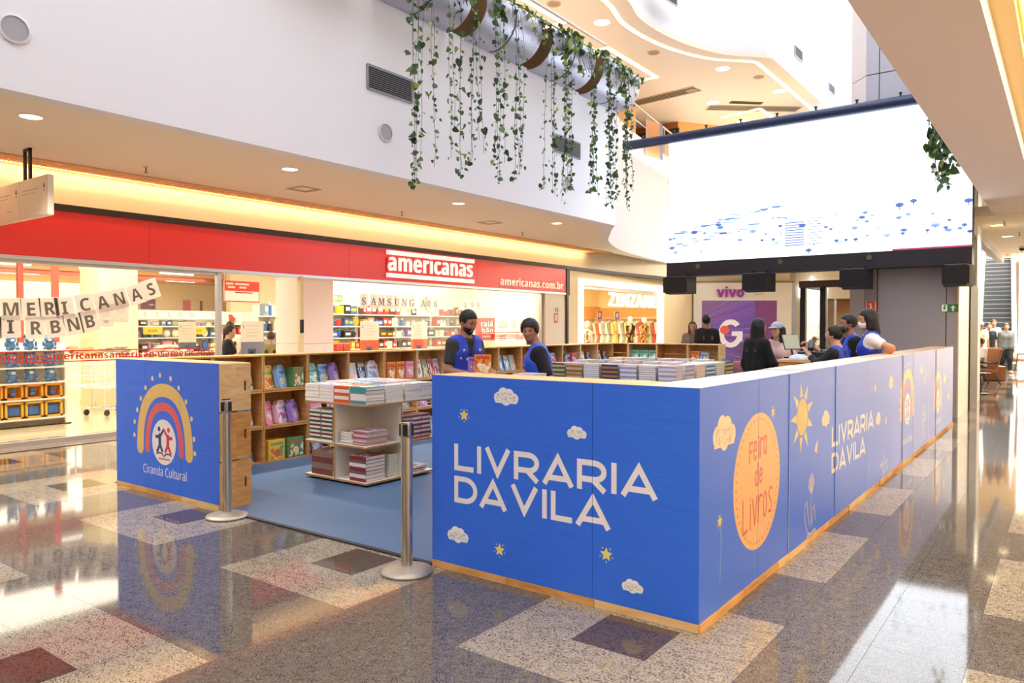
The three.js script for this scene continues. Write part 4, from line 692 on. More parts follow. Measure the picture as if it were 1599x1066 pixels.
// ---------- stacks of books ----------
const bookGeo = {};
function bookParts(w, d, th, spine) {
  return (bookGeo[[w, d, th, spine]] ??= (() => {
    const c = Math.min(0.003, th * 0.14), zs = spine === 'front' ? d / 2 : -d / 2;
    return { cover: merge([box(w, c, d, 0, c / 2, 0), box(w, c, d, 0, th - c / 2, 0), box(w, th, 0.003, 0, th / 2, zs)]), pages: box(w - 0.006, th - 2 * c, d - 0.006, 0, th / 2, spine === 'front' ? -0.003 : 0.003) };
  })());
}
const PAGES = M('#f3eee8', 0.85);
let loose = [];
function stack(where, x, y, z, turn, n, [w, d, th], hues, spine = 'back', art = 12, jit = 0.006, individual = true, kind = 'book') {
  const r = rng(Math.round((x * 31 + z * 17 + y * 7) * 100));
  for (let k = 0; k < n; k++) {
    const [hue, nm] = hues[k % hues.length], g = bookParts(w, d, th, spine), px = x + (r() - 0.5) * jit, pz = z + (r() - 0.5) * jit, a = turn + (r() - 0.5) * jit * 4, py = y + k * (th + 0.0006);
    if (!individual) { for (const q of ['cover', 'pages']) loose.push([g[q].clone().rotateY(a).translate(px, py, pz), q === 'cover' ? hue : '#f3eee8']); continue; }
    const t = thing('stacked_book', `${nm} ${kind}, ${k === n - 1 ? 'topmost' : ORD[n - 1 - k] + ' from top'} of the ${where}`, 'book', [px, py, pz], a);
    part('cover', g.cover, M(hue, 0.45), t); part('pages', g.pages, PAGES, t);
    if (k === n - 1) part('front_print', coverPlane(w, d, art), coverMat, t, [0, th + 0.0006, 0]).rotation.x = -Math.PI / 2;
  }
}
function plyTable(label, x, z, w, d, levels, th = 0.022) {            // plywood display block with crossed partitions
  const t = thing('display_table', label, 'display table', [x, 0, z]);
  levels.forEach((y, i) => { const s = part(i ? 'shelf' : 'base_board', box(w, th, d, 0, y - th / 2, 0), plyWhite, t); part('edge_band', [box(w + 0.004, th * 0.8, 0.003, 0, 0, d / 2 + 0.001), box(w + 0.004, th * 0.8, 0.003, 0, 0, -d / 2 - 0.001), box(0.003, th * 0.8, d, w / 2 + 0.001, 0, 0), box(0.003, th * 0.8, d, -w / 2 - 0.001, 0, 0)], plyEdge, s, [0, y - th / 2, 0]); });
  for (let i = 0; i + 1 < levels.length; i++) {
    const h = levels[i + 1] - th - levels[i], y = levels[i] + h / 2;
    part('partition', box(w, h, 0.015, 0, y, 0), plyWhite, t); part('partition', box(0.015, h, d, 0, y, 0), plyWhite, t);
    part('partition_edge', [box(0.017, h, 0.003, 0, y, d / 2), box(0.003, h, 0.017, w / 2, y, 0), box(0.003, h, 0.017, -w / 2, y, 0)], plyEdge, t);
  }
  part('plinth', box(w - 0.1, levels[0] - th, d - 0.1, 0, (levels[0] - th) / 2, 0), M('#3a2d22', 0.7), t);
  return t;
}
{
  plyTable('white plywood book display block with two shelf levels, brown edges', -6.065, -5.58, 0.95, 0.98, [0.05, 0.41, 0.83]);
  const white2 = [['#e9e5e2', 'white'], ['#dcd8d6', 'pale']], grey = [['#d6d0cc', 'grey']];
  const orange = [['#e2643a', 'orange spined'], ['#efe9e2', 'white spined']], teal = [['#4f9aa2', 'teal spined'], ['#efe9e2', 'white spined'], ['#efe9e2', 'white spined'], ['#4f9aa2', 'teal spined'], ['#4f9aa2', 'teal spined']];
  const X4 = [-6.43, -6.2, -5.96, -5.71], Z4 = [-5.22, -5.49, -5.76, -5.98], rows = ['front', 'second', 'third', 'rear'];
  for (let i = 0; i < 4; i++) for (let j = 0; j < 4; j++) {
    if (i < 3 && j > 0) { stack(`${rows[j]} row white pile ${ORD[i]} from the crates`, X4[i], 0.83 + 0.155, Z4[j], 0, 1, [0.225, j === 3 ? 0.2 : 0.255, 0.03], white2, 'back', [12, 6, 1, 5, 8, 15, 13, 9, 12][i * 3 + j - 1]); stack('', X4[i], 0.83, Z4[j], 0, 4, [0.225, j === 3 ? 0.2 : 0.255, 0.038], white2, 'back', 12, 0.006, false); continue; }
    const style = j === 0 && i === 2 ? orange : j === 0 && i === 3 ? teal : j === 0 && i === 1 ? grey : white2;
    stack(j === 0 ? `${['white', 'grey', 'orange striped', 'teal banded'][i]} front pile on the display block` : `${rows[j]} white pile on the block's aisle edge`, X4[i], 0.831, Z4[j], i === 3 && j ? Math.PI / 2 : 0, 5, j && i === 3 ? [j === 3 ? 0.19 : 0.25, 0.23, 0.034] : [0.228, 0.25, 0.034], style, i >= 2 && j === 0 ? 'front' : 'back', [12, 6, 4, 5, 1, 12, 15][i === 3 ? 3 + j : i], 0.006);
  }
  const green = [['#ece5da', 'cream spined'], ['#2f5a4a', 'green spined'], ['#ece5da', 'cream spined'], ['#7a2f2c', 'crimson spined']];
  for (const i of [0, 1]) stack(`${['outer', 'inner'][i]} tall pile on the block's crate side`, -6.4 + i * 0.19, 0.411, -5.23, 0, 15, [0.17, 0.24, 0.021], green, 'front', 10);
  stack('low brown pile on the block\'s crate side', -6.3, 0.051, -5.26, 0, 4, [0.34, 0.28, 0.062], [['#7c4238', 'brown red'], ['#94746a', 'brown grey']], 'front', 14);
  stack('tan pile on the block\'s open corner shelf', -5.93, 0.411, -5.28, 0, 8, [0.2, 0.28, 0.0145], [['#a78f80', 'tan'], ['#c9c0ba', 'grey'], ['#9a7c70', 'brown']], 'back', 14, 0.02, true, 'magazine');
  stack('pink pile on the block\'s open corner shelf', -5.72, 0.411, -5.26, 0, 11, [0.21, 0.28, 0.0125], [['#d8a0a4', 'pink'], ['#b9b3bd', 'grey'], ['#c4626a', 'red'], ['#e6d6d6', 'pale']], 'front', 9, 0.02, true, 'magazine');
  stack('dark red pile low at the open corner', -5.74, 0.051, -5.24, 0, 7, [0.24, 0.26, 0.036], [['#8c2a30', 'dark red'], ['#e6dcd8', 'white'], ['#7a5a58', 'brown']], 'front', 7);
  stack('lime edged pile behind the low dark red one', -5.74, 0.051, -5.5, 0, 9, [0.24, 0.14, 0.026], [['#d9dc9a', 'lime'], ['#e9e8d8', 'pale']], 'back', 2);
  for (const i of [0, 1, 2]) stack(`${['nearest', 'middle', 'farthest'][i]} red white pile on the block's aisle side`, -5.71, 0.411, -5.67 - i * 0.145, Math.PI / 2, 11, [0.135, 0.22, 0.0225], [['#b04a50', 'red'], ['#e9dfe0', 'white'], ['#7a4668', 'purple'], ['#e9dfe0', 'white']], 'front', 7);
  stack('slipping white pile low on the block\'s aisle side', -5.74, 0.051, -5.84, Math.PI / 2, 5, [0.3, 0.21, 0.012], [['#efe9ea', 'white'], ['#d9b4bb', 'rosy']], 'back', 12, 0.05, true, 'magazine');

  // big table in the middle of the fair
  const tb = thing('fair_table', 'long low table covered with rows of book stacks behind the counter', 'table', [-4.08, 0, -8.2]);
  part('top', box(1.62, 0.03, 1.9, 0, 0.845, 0), pine[1], tb); for (const a of [-0.7, 0.7]) for (const b of [-0.85, 0.85]) part('leg', box(0.06, 0.83, 0.06, a, 0.415, b), pine[1], tb);
  part('apron', [box(1.4, 0.1, 0.02, 0, 0.78, 0.88), box(1.4, 0.1, 0.02, 0, 0.78, -0.88), box(0.02, 0.1, 1.7, 0.72, 0.78, 0), box(0.02, 0.1, 1.7, -0.72, 0.78, 0)], pine[0], tb);
  const sets = [[['#c8bf90', 'olive'], ['#5b5f42', 'dark green']], [['#b5763e', 'brown'], ['#d6c9a4', 'cream']], [['#8d93b8', 'lilac'], ['#e6e3ea', 'white']], [['#b98446', 'tan'], ['#3f4460', 'navy']], [['#a9aad0', 'lavender'], ['#efeaf2', 'white']], [['#4b5270', 'navy'], ['#d9d7e6', 'pale']], [['#e8e4ee', 'white'], ['#b7b3cc', 'grey lilac']], [['#d9843f', 'orange'], ['#efe2cc', 'cream']], [['#4f86c6', 'blue'], ['#dfe8f2', 'white']], [['#4a8a55', 'green'], ['#d6e6c8', 'pale green']]];
  for (let i = 0; i < 7; i++) { stack(`${ORD[i]} stack along the long table's near edge`, -4.77 + i * 0.23, 0.861, -7.36, 0, 14, [0.2, 0.15, 0.023], sets[i], i % 3 === 2 ? 'back' : 'front', (i * 5) % 16); }
  for (let j = 1; j < 6; j++) stack(`${ORD[j - 1]} stack along the long table's aisle edge`, -3.39, 0.861, -7.36 - j * 0.29, Math.PI / 2, 14, [0.24, 0.2, 0.023], sets[(j + 5) % 10], j % 2 ? 'front' : 'back', (j * 3) % 16, 0.006, j < 2);
  for (let i = 0; i < 6; i++) for (let j = 1; j < 6; j++) { const h = 13 + ((i * 3 + j) % 3); stack('', -4.77 + i * 0.23, 0.861, -7.36 - j * 0.29, 0, h, [0.2, 0.25, 0.021], sets[(i + j * 3) % 10], 'back', 12, 0.006, false); stack(`stack ${ORD[i]} across, ${ORD[j]} back, on the long table`, -4.77 + i * 0.23, 0.861 + h * 0.0216, -7.36 - j * 0.29, 0, 1, [0.2, 0.25, 0.021], [[CVHEX[(i * 7 + j * 3) % 16], CV[(i * 7 + j * 3) % 16]]], 'back', (i * 7 + j * 3) % 16); }
  // lower near table with flat stock just behind the counter
  const t2 = thing('fair_table', 'narrow table with lying picture books just behind the front counter', 'table', [-2.75, 0, -6.0]);
  part('top', box(1.5, 0.03, 0.8, 0, 0.885, 0), pine[2], t2); for (const a of [-0.68, 0.68]) for (const b of [-0.34, 0.34]) part('leg', box(0.06, 0.87, 0.06, a, 0.435, b), pine[2], t2); part('apron', box(1.3, 0.1, 0.02, 0, 0.82, 0.36), pine[2], t2);
  [[-3.32, -5.95, '#e8e4e0', 'white', 12], [-3.08, -5.9, '#d9d5da', 'pale grey', 6], [-2.82, -5.8, '#e06a32', 'orange', 4], [-2.52, -5.8, '#8d5bb0', 'purple', 3], [-2.26, -5.85, '#d9c23c', 'yellow', 2], [-2.05, -6.05, '#4a8a55', 'green', 10]].forEach(([x, z, hue, nm, art], i) => stack(`${nm} pile on the narrow table`, x, 0.901, z, 0.1 * (i % 3 - 1), [4, 5, 4, 4, 3, 3][i], [0.23, 0.28, 0.045], [[hue, nm], ['#ece8e4', 'white']], 'front', art));
  carryCase('purple carry case lying upright among the flat picture books', [-2.5, 0.9, -6.25], 0.2, 0.2, 0.26, 0.24, 0.05, 3);
  // sorting table in front of the two attendants
  const t3 = thing('fair_table', 'small sorting table between the attendants and the front counter', 'table', [-4.25, 0, -5.55]);
  part('top', box(0.9, 0.03, 0.5, 0, 0.985, 0), pine[0], t3); for (const a of [-0.4, 0.4]) for (const b of [-0.2, 0.2]) part('leg', box(0.06, 0.97, 0.06, a, 0.485, b), pine[0], t3); part('apron', box(0.75, 0.1, 0.02, 0, 0.92, 0.2), pine[0], t3);
  stack('dark pile on the small sorting table', -4.5, 1.001, -5.55, 0.1, 4, [0.3, 0.22, 0.04], [['#3a3040', 'dark'], ['#6b4a70', 'plum']], 'front', 11);
  stack('pale pile on the small sorting table', -4.2, 1.001, -5.55, -0.1, 4, [0.26, 0.22, 0.038], [['#e8d8d8', 'pale'], ['#c9a9b0', 'rosy']], 'front', 12);
  stack('mixed pile on the small sorting table', -3.93, 1.001, -5.55, 0, 4, [0.22, 0.22, 0.045], [['#b58ad6', 'purple'], ['#e8e4e0', 'white']], 'front', 9);
  standingBook('picture_book', 'pink and purple picture book held up before the bearded man', 'book', [-4.84, 1.13, -5.9], 0.55, -0.1, 0.17, 0.17, 0.012, 3);
  standingBook('picture_book', 'orange picture book standing tilted before the bearded man', 'book', [-4.72, 1.13, -5.86], 0.95, 0.05, 0.17, 0.2, 0.012, 4);
  // checkout desk, till screen, papers
  const dk = thing('checkout_desk', 'plain wooden checkout desk with two front panels behind the counter', 'desk', [-2.645, 0, -9.68], 0);
  for (const s of [-1, 1]) part('front_panel', box(0.245, 1.17, 0.02, s * 0.125, 0.59, 0.25, s, 0), pine[1], dk); part('top', box(0.52, 0.03, 0.55, 0, 1.19, 0), pine[2], dk); for (const s of [-1, 1]) part('side_panel', box(0.02, 1.17, 0.48, s * 0.245, 0.59, 0), pine[1], dk);
  const lp = thing('till_screen', 'pale tilted till screen on a black stand on the checkout desk', 'screen', [-2.8, 1.206, -9.78], 1.0);
  { const q = part('display', rbox(0.25, 0.2, 0.015, 0.005, 0, 0.22, 0), M('#3a3a40', 0.4), lp); q.rotation.x = -0.35; part('panel', box(0.235, 0.185, 0.004, 0, 0.22, 0.009), M('#b9c2b4', 0.5), q); part('stand', [box(0.16, 0.02, 0.14, 0, 0.01, -0.04), rod([0, 0.015, -0.04], [0, 0.2, -0.08], 0.012)], black, lp); }
  { const t = thing('card_terminal', 'black till tray with raised scanner arm on the checkout desk', 'till', [-2.52, 1.206, -9.72], 0.2); part('tray', rbox(0.42, 0.09, 0.3, 0.015, 0, 0.05, 0), black, t); part('keypad', box(0.1, 0.02, 0.15, 0.12, 0.11, 0.02), M('#8a8d94', 0.4), t); const a = part('scanner', rbox(0.07, 0.05, 0.22, 0.02, -0.06, 0.2, 0), darkMetal, t); a.rotation.x = 0.5; part('arm', rod([-0.06, 0.08, -0.1], [-0.06, 0.22, -0.02], 0.012), black, t); }
  solo('paper_bag', 'crumpled pale blue bag on the front of the checkout desk', 'bag', (() => { const g = new THREE.SphereGeometry(0.5, 14, 8).scale(0.3, 0.12, 0.2), p = g.attributes.position; for (let i = 0; i < p.count; i++) p.setY(i, Math.max(p.getY(i) * (1 + 0.3 * Math.sin(p.getX(i) * 60 + p.getZ(i) * 45)), 0)); g.computeVertexNormals(); return g; })(), M('#c3d2e4', 0.5), [-2.66, 1.206, -9.52]);
  // blue slip case and red book at the end of the end row
  standingBook('picture_book', 'tall narrow blue board book standing against the outer end of the end row', 'book', [-5.2, 0, -13.8], 0.5, 0.03, 0.14, 1.0, 0.02, 8);
  solo('low_bench', 'low wooden bench in front of the purple shop front', 'bench', [box(2.6, 0.08, 0.5, 0, 0.44, 0), box(0.08, 0.4, 0.45, -1.15, 0.2, 0), box(0.08, 0.4, 0.45, 1.15, 0.2, 0), box(2.2, 0.05, 0.05, 0, 0.2, 0)], M('#b98a60', 0.6), [-8.2, 0, -24.6], 0.55);
  // the loose remainder of the stock, one object
  const by = {}; loose.forEach(([g, h]) => (by[h] ??= []).push(g));
  const keys = Object.keys(by);
  const m = new THREE.Mesh(mergeGeometries(keys.map((k) => merge(by[k])), true), keys.map((k) => M(k, 0.6))); m.name = numbered('book_stock'); m.castShadow = m.receiveShadow = true; scene.add(m);
  tag(m, 'mass of book stacks in the inner rows of the tables', 'books', null, 'stuff');
}

// ---------- figures: signed distance fields meshed with surface nets ----------
function nets(f, lo, hi, cell) {
  const n = [0, 1, 2].map((i) => Math.ceil((hi[i] - lo[i]) / cell) + 2), [nx, ny, nz] = n, v = new Float32Array(nx * ny * nz);
  let q = 0;
  for (let k = 0; k < nz; k++) for (let j = 0; j < ny; j++) for (let i = 0; i < nx; i++) v[q++] = f(lo[0] + i * cell, lo[1] + j * cell, lo[2] + k * cell);
  const id = new Int32Array(nx * ny * nz).fill(-1), pos = [], idx = [], sx = 1, sy = nx, sz = nx * ny;
  const C = [0, sx, sy, sx + sy, sz, sx + sz, sy + sz, sx + sy + sz];
  const E = [[0, 1], [0, 2], [0, 4], [1, 3], [1, 5], [2, 3], [2, 6], [3, 7], [4, 5], [4, 6], [5, 7], [6, 7]];
  for (let k = 0; k < nz - 1; k++) for (let j = 0; j < ny - 1; j++) for (let i = 0; i < nx - 1; i++) {
    const o = i + j * sy + k * sz; let m = 0;
    for (let c = 0; c < 8; c++) if (v[o + C[c]] < 0) m |= 1 << c;
    if (m === 0 || m === 255) continue;
    let x = 0, y = 0, z = 0, t = 0;
    for (const [a, b] of E) {
      const A = v[o + C[a]], B = v[o + C[b]];
      if (A < 0 === B < 0) continue;
      const s = A / (A - B); x += (a & 1) + s * ((b & 1) - (a & 1)); y += ((a >> 1) & 1) + s * (((b >> 1) & 1) - ((a >> 1) & 1)); z += (a >> 2) + s * ((b >> 2) - (a >> 2)); t++;
    }
    id[o] = pos.length / 3; pos.push(lo[0] + (i + x / t) * cell, lo[1] + (j + y / t) * cell, lo[2] + (k + z / t) * cell);
  }
  const quad = (a, b, c, d, flip) => { if (a < 0 || b < 0 || c < 0 || d < 0) return; flip ? idx.push(a, c, b, a, d, c) : idx.push(a, b, c, a, c, d); };
  for (let k = 1; k < nz - 1; k++) for (let j = 1; j < ny - 1; j++) for (let i = 1; i < nx - 1; i++) {
    const o = i + j * sy + k * sz, s = v[o] < 0;
    if (s !== v[o + sx] < 0) quad(id[o], id[o - sy], id[o - sy - sz], id[o - sz], !s);
    if (s !== v[o + sy] < 0) quad(id[o], id[o - sz], id[o - sx - sz], id[o - sx], !s);
    if (s !== v[o + sz] < 0) quad(id[o], id[o - sx], id[o - sx - sy], id[o - sy], !s);
  }
  const g = new THREE.BufferGeometry();
  g.setAttribute('position', new THREE.BufferAttribute(new Float32Array(pos), 3)); g.setIndex(idx); g.computeVertexNormals();
  return g;
}
const cap = (a, b, r1, r2 = r1) => [...a, ...b, r1, r2];
function capField(list, k, grow = 0) {
  const L = list.map(([ax, ay, az, bx, by, bz, r1, r2]) => { const dx = bx - ax, dy = by - ay, dz = bz - az; return [ax, ay, az, dx, dy, dz, 1 / (dx * dx + dy * dy + dz * dz + 1e-9), r1 + grow, r2 - r1]; });
  return (x, y, z) => {
    let d = 1e3;
    for (let i = 0; i < L.length; i++) {
      const q = L[i], px = x - q[0], py = y - q[1], pz = z - q[2]; let h = (px * q[3] + py * q[4] + pz * q[5]) * q[6]; h = h < 0 ? 0 : h > 1 ? 1 : h;
      const ex = px - q[3] * h, ey = py - q[4] * h, ez = pz - q[5] * h, e = Math.sqrt(ex * ex + ey * ey + ez * ez) - q[7] - q[8] * h, m = Math.max(k - Math.abs(d - e), 0) / k;
      d = Math.min(d, e) - m * m * k * 0.25;
    }
    return d;
  };
}
const bounds = (list, pad) => { const lo = [9, 9, 9], hi = [-9, -9, -9]; for (const c of list) for (const o of [0, 3]) for (let i = 0; i < 3; i++) { const r = Math.max(c[6], c[7]) + pad; lo[i] = Math.min(lo[i], c[o + i] - r); hi[i] = Math.max(hi[i], c[o + i] + r); } return [lo, hi]; };
const ell = (x, y, z, cx, cy, cz, a, b, c) => { const u = (x - cx) / a, v = (y - cy) / b, w = (z - cz) / c; return (Math.sqrt(u * u + v * v + w * w) - 1) * Math.min(a, b, c); };
const smin = (a, b, k) => { const h = Math.max(k - Math.abs(a - b), 0) / k; return Math.min(a, b) - h * h * k * 0.25; };
const smax = (a, b, k) => -smin(-a, -b, k);
const V3 = (a) => new THREE.Vector3(...a);
function handCaps(w, dir, nrm, curl, thumbSide) {                     // palm, four fingers of unequal length, thumb from the palm's side
  const d = V3(dir).normalize(), n = V3(nrm).addScaledVector(d, -V3(nrm).dot(d)).normalize(), s = d.clone().cross(n).multiplyScalar(thumbSide), W = V3(w), out = [];
  const at = (a, b, c) => W.clone().addScaledVector(d, a).addScaledVector(s, b).addScaledVector(n, c).toArray();
  [[0.028, 0.072], [0.009, 0.079], [-0.01, 0.074], [-0.028, 0.06]].forEach(([o, len], i) => {
    const k = [0.092, 0.096, 0.09, 0.082][i]; out.push(cap(at(0, o * 0.5, 0), at(k, o, 0), 0.016, 0.0115));
    const c1 = curl * (0.75 + i * 0.1), c2 = c1 * 2.1, l1 = len * 0.52, l2 = len * 0.5, p1 = [k + l1 * Math.cos(c1), o * 1.08, l1 * Math.sin(c1)], p2 = [p1[0] + l2 * Math.cos(c2), o * 1.1, p1[2] + l2 * Math.sin(c2)];
    out.push(cap(at(k, o, 0), at(...p1), 0.0098, 0.0088), cap(at(...p1), at(...p2), 0.0088, 0.0072));
  });
  out.push(cap(at(0.02, 0.02, 0.004), at(0.058, 0.05, 0.014), 0.014, 0.011), cap(at(0.058, 0.05, 0.014), at(0.1, 0.058, 0.024), 0.0105, 0.008));
  return out;
}
function person(o) {
  const s = o.height / 1.72, g = o.girth ?? 1, f = o.female, sh = o.sit ? -0.44 : 0, Y = (p) => [p[0], p[1] + sh, p[2]], far = o.far ?? 0;
  const t = thing('person', o.label, 'person', [o.at[0], o.y ?? 0, o.at[1]], Math.atan2(o.face[0], o.face[1]), o.group); t.scale.setScalar(s);
  const lean = o.lean ?? 0, tip = (p) => { const q = Y(p), dy = Math.max(0, p[1] - 0.95); return [q[0], q[1] - dy * lean * lean * 0.4, q[2] + dy * lean]; };
  const legs = [], feet = [], torso = [], armsUp = [], armsLow = [], handSets = [];
  for (const k of [1, -1]) {
    const S = k > 0 ? 'L' : 'R', lg = o.legs?.[S] ?? (o.sit ? { knee: [k * 0.12, 0.5, 0.42], ankle: [k * 0.11, 0.09, 0.42] } : { knee: [k * 0.098, 0.5, 0.02], ankle: [k * 0.1, 0.085, -0.02] });
    const hip = Y([k * 0.09, 0.9, 0]), a = lg.ankle;
    legs.push(cap(hip, lg.knee, 0.088 * g, 0.06 * g), cap(lg.knee, a, 0.057 * g, 0.038)); feet.push(cap([a[0], 0.045, a[2] - 0.025], [a[0] * 1.15, 0.035, a[2] + 0.15], 0.042, 0.034), cap(a, [a[0], 0.05, a[2]], 0.04, 0.042));
    torso.push(cap(tip([k * 0.075 * g, 0.93, 0]), tip([k * 0.065 * g, 1.1, 0.0]), 0.108 * g, (f ? 0.092 : 0.1) * g), cap(tip([k * 0.065 * g, 1.1, 0]), tip([k * 0.085, 1.3, 0]), (f ? 0.092 : 0.1) * g, 0.108 * (0.5 + g / 2)), cap(tip([0, 1.42, -0.01]), tip([k * 0.142, 1.395, -0.01]), 0.07, 0.062));
    if (f) torso.push(cap(tip([k * 0.07, 1.27, 0.075]), tip([k * 0.07, 1.25, 0.078]), 0.055 * g));
    const A = o.arms?.[S] ?? {}, shd = tip([k * 0.172 * (f ? 0.96 : 1), 1.385, -0.01]), el = A.e ? Y(A.e) : tip([k * 0.22, 1.1, -0.03]), wr = A.w ? Y(A.w) : tip([k * 0.232, 0.86, 0.05]);
    armsUp.push(cap(shd, el, 0.052 * (0.4 + 0.6 * g), 0.042)); armsLow.push(cap(el, wr, 0.041, 0.028));
    const dir = A.dir ?? [wr[0] - el[0], wr[1] - el[1], wr[2] - el[2]], H = handCaps(wr, dir, A.n ?? [-k, 0, 0.15], A.curl ?? 0.35, A.thumb ?? 1);
    handSets.push([H, wr]);
  }
  const neckTop = tip([0, 1.55, 0.02]), neck = [cap(tip([0, 1.42, -0.015]), neckTop, 0.06, 0.052)];
  const hd = o.head ?? {}, hp = tip([hd.x ?? 0, 1.615, 0.035 + (hd.z ?? 0)]), turn = new THREE.Euler(hd.pitch ?? 0, hd.yaw ?? 0, hd.roll ?? 0, 'YXZ');
  const place = (geo) => geo.scale(0.945, 0.945, 0.945).applyQuaternion(new THREE.Quaternion().setFromEuler(turn)).translate(...hp);
  const cell = [0.013, 0.018, 0.024][far], hc = [0.0055, 0.0085, 0.012][far];
  const whole = [...torso, ...legs, ...feet, ...armsUp, ...armsLow, ...neck], [lo, hi] = bounds(whole, 0.02);
  const headField = (x, y, z) => {
    let d = smin(ell(x, y, z, 0, 0.035, -0.012, 0.077, 0.092, 0.097), ell(x, y, z, 0, -0.035, 0.03, 0.06, 0.072, 0.062), 0.05);
    d = smin(d, ell(x, y, z, 0, -0.082, 0.052, 0.034, 0.03, 0.034), 0.03);
    d = smin(d, ell(x, y, z, 0, 0.032, 0.074, 0.048, 0.014, 0.014), 0.018);
    for (const k of [1, -1]) { d = smin(d, ell(x, y, z, k * 0.043, -0.018, 0.06, 0.02, 0.018, 0.018), 0.02); d = smax(d, -ell(x, y, z, k * 0.031, 0.009, 0.1, 0.019, 0.011, 0.018), 0.012); d = smin(d, ell(x, y, z, k * 0.078, -0.004, -0.012, 0.01, 0.031, 0.019), 0.006); }
    d = smin(d, ell(x, y, z, 0, -0.012, 0.094, 0.011, 0.03, 0.014), 0.014); d = smin(d, ell(x, y, z, 0, -0.027, 0.1, 0.018, 0.011, 0.014), 0.012);
    d = smin(d, ell(x, y, z, 0, -0.056, 0.082, 0.025, 0.007, 0.012), 0.008); d = smin(d, ell(x, y, z, 0, -0.067, 0.081, 0.021, 0.007, 0.011), 0.006);
    return smin(d, Math.max(Math.hypot(x, z + 0.025 + y * 0.1) - 0.052, y + 0.03, -0.15 - y), 0.03);
  };
  const pieces = [nets(capField(whole, 0.035), lo, hi, cell), place(nets(headField, [-0.1, -0.16, -0.13], [0.1, 0.14, 0.13], hc))];
  if (far < 2) for (const [H, wr] of handSets) { const [a, b] = bounds(H, 0.01); pieces.push(nets(capField([...H, cap(wr, H[0].slice(0, 3), 0.026, 0.022)], 0.008), a, b, far ? 0.006 : 0.0045)); }
  else for (const [H] of handSets) { const [a, b] = bounds(H, 0.01); pieces.push(nets(capField(H, 0.01, 0.003), a, b, 0.009)); }
  const skin = M(o.skin, 0.55);
  part('body', pieces, skin, t);
  const cloth = (name, list, grow, clips, color, k = 0.04, rough = 0.85) => { const F = capField(list, k, grow), [a, b] = bounds(list, grow + 0.015); return part(name, nets((x, y, z) => { let d = F(x, y, z); for (const c of clips) d = Math.max(d, c(x, y, z)); return d; }, a, b, cell), M(color, rough), t); };
  const cut = (c, u) => { const [ax, ay, az, bx, by, bz, r1, r2] = c; return [ax, ay, az, ax + (bx - ax) * u, ay + (by - ay) * u, az + (bz - az) * u, r1, r1 + (r2 - r1) * u]; };
  const sl = o.sleeve ?? 0.62, neckline = tip([0, 1.44, 0]);
  const neckClip = (rad, drop) => (x, y, z) => rad - Math.hypot(x, (z - neckline[2]) * 0.9) - Math.max(0, neckline[1] - drop - y) * 2.2;
  cloth('shirt', [...torso, ...armsUp.map((c) => cut(c, Math.min(1, sl))), ...(sl > 1 ? armsLow.map((c) => cut(c, sl - 1)) : [])], o.tunic ? 0.022 : 0.015, [neckClip(0.078, -0.02), (x, y) => 0.86 + sh - (o.tunic ?? 0) - y], o.shirt);
  if (o.vest) {
    const v = cloth('vest', torso, 0.024, [(x, y, z) => 0.83 - y, neckClip(0.088, -0.01), (x, y, z) => (z > 0.03 ? 0.05 * clamp((y - 1.22) / 0.2) - Math.abs(x) : -1), (x, y, z) => 0.085 - Math.hypot(Math.abs(x) - 0.212, y - 1.37 - (lean ? -0.01 : 0), (z - neckline[2] * 0.9) * 0.75)], o.vest, 0.04, 0.6);
    const VF = capField(torso, 0.04, 0.024), front = (x, y) => { let z = 0.32; while (z > 0 && VF(x, y, z) > 0) z -= 0.003; return z; };
    part('zip', tube([0.86, 0.95, 1.05, 1.14, 1.2].map((y) => [0, y, front(0, y) + 0.001]), 0.004, 12), M('#22262f', 0.5), v);
    for (const k of [1, -1]) part('pocket_flap', box(0.1, 0.012, 0.006, 0, 0, 0), M('#16328e', 0.6), v, [k * 0.095, 0.99, front(k * 0.095, 0.99)]);
    part('chest_print', box(0.06, 0.016, 0.004, 0, 0, 0), M('#dfe4f4', 0.6), v, [0.085, 1.245, front(0.085, 1.245) + 0.001]);
    if (o.badges) for (const [bx, by, c] of [[-0.11, 1.33, '#e8e2dc'], [-0.14, 1.25, '#b9b49a'], [-0.07, 1.24, '#d6d2dc'], [0.1, 1.33, '#efe9e6'], [0.13, 1.13, '#6aa6d8']]) part('badge', cyl(0.014, 0.014, 0.006, 0, 0, 0, 14).rotateX(Math.PI / 2), M(c, 0.4), v, [bx, by, front(bx, by) + 0.001]);
  }
  cloth('trousers', [...legs, ...torso.filter((c) => c[1] < 1.0 + sh).map((c) => cut(c, 0.35))], 0.011, [(x, y) => 0.07 - y, (x, y) => y - 1.02 - sh], o.trousers);
  feet.forEach((c, i) => { if (i % 2 === 0) { const F = capField([c], 0.02, 0.006), [a, b] = bounds([c], 0.02); part('shoe', nets((x, y, z) => Math.max(F(x, y, z), 0.002 - y), a, b, Math.max(0.008, hc)), M(o.shoes ?? '#2a2a2e', 0.5), t); } });
  // hair
  if (o.hair) {
    const [style, col] = o.hair, big = style === 'curly' ? 0.03 : style === 'short' ? 0.013 : 0.016, extra = [];
    if (style === 'long') { const q = o.hairLength ?? 0.3; for (const k of [-1, 0, 1]) extra.push(cap([k * 0.045, 0.0, -0.055], [k * 0.06, -q, -0.085], 0.06, 0.045)); for (const k of [-1, 1]) extra.push(cap([k * 0.074, 0.03, -0.01], [k * 0.08, -q * 0.55, 0.0], 0.026, 0.03)); }
    if (style === 'bun') extra.push(cap([0, 0.085, -0.105], [0, 0.09, -0.125], 0.047));
    if (style === 'tail') extra.push(cap([0, 0.03, -0.1], [0, -0.18, -0.12], 0.035, 0.02));
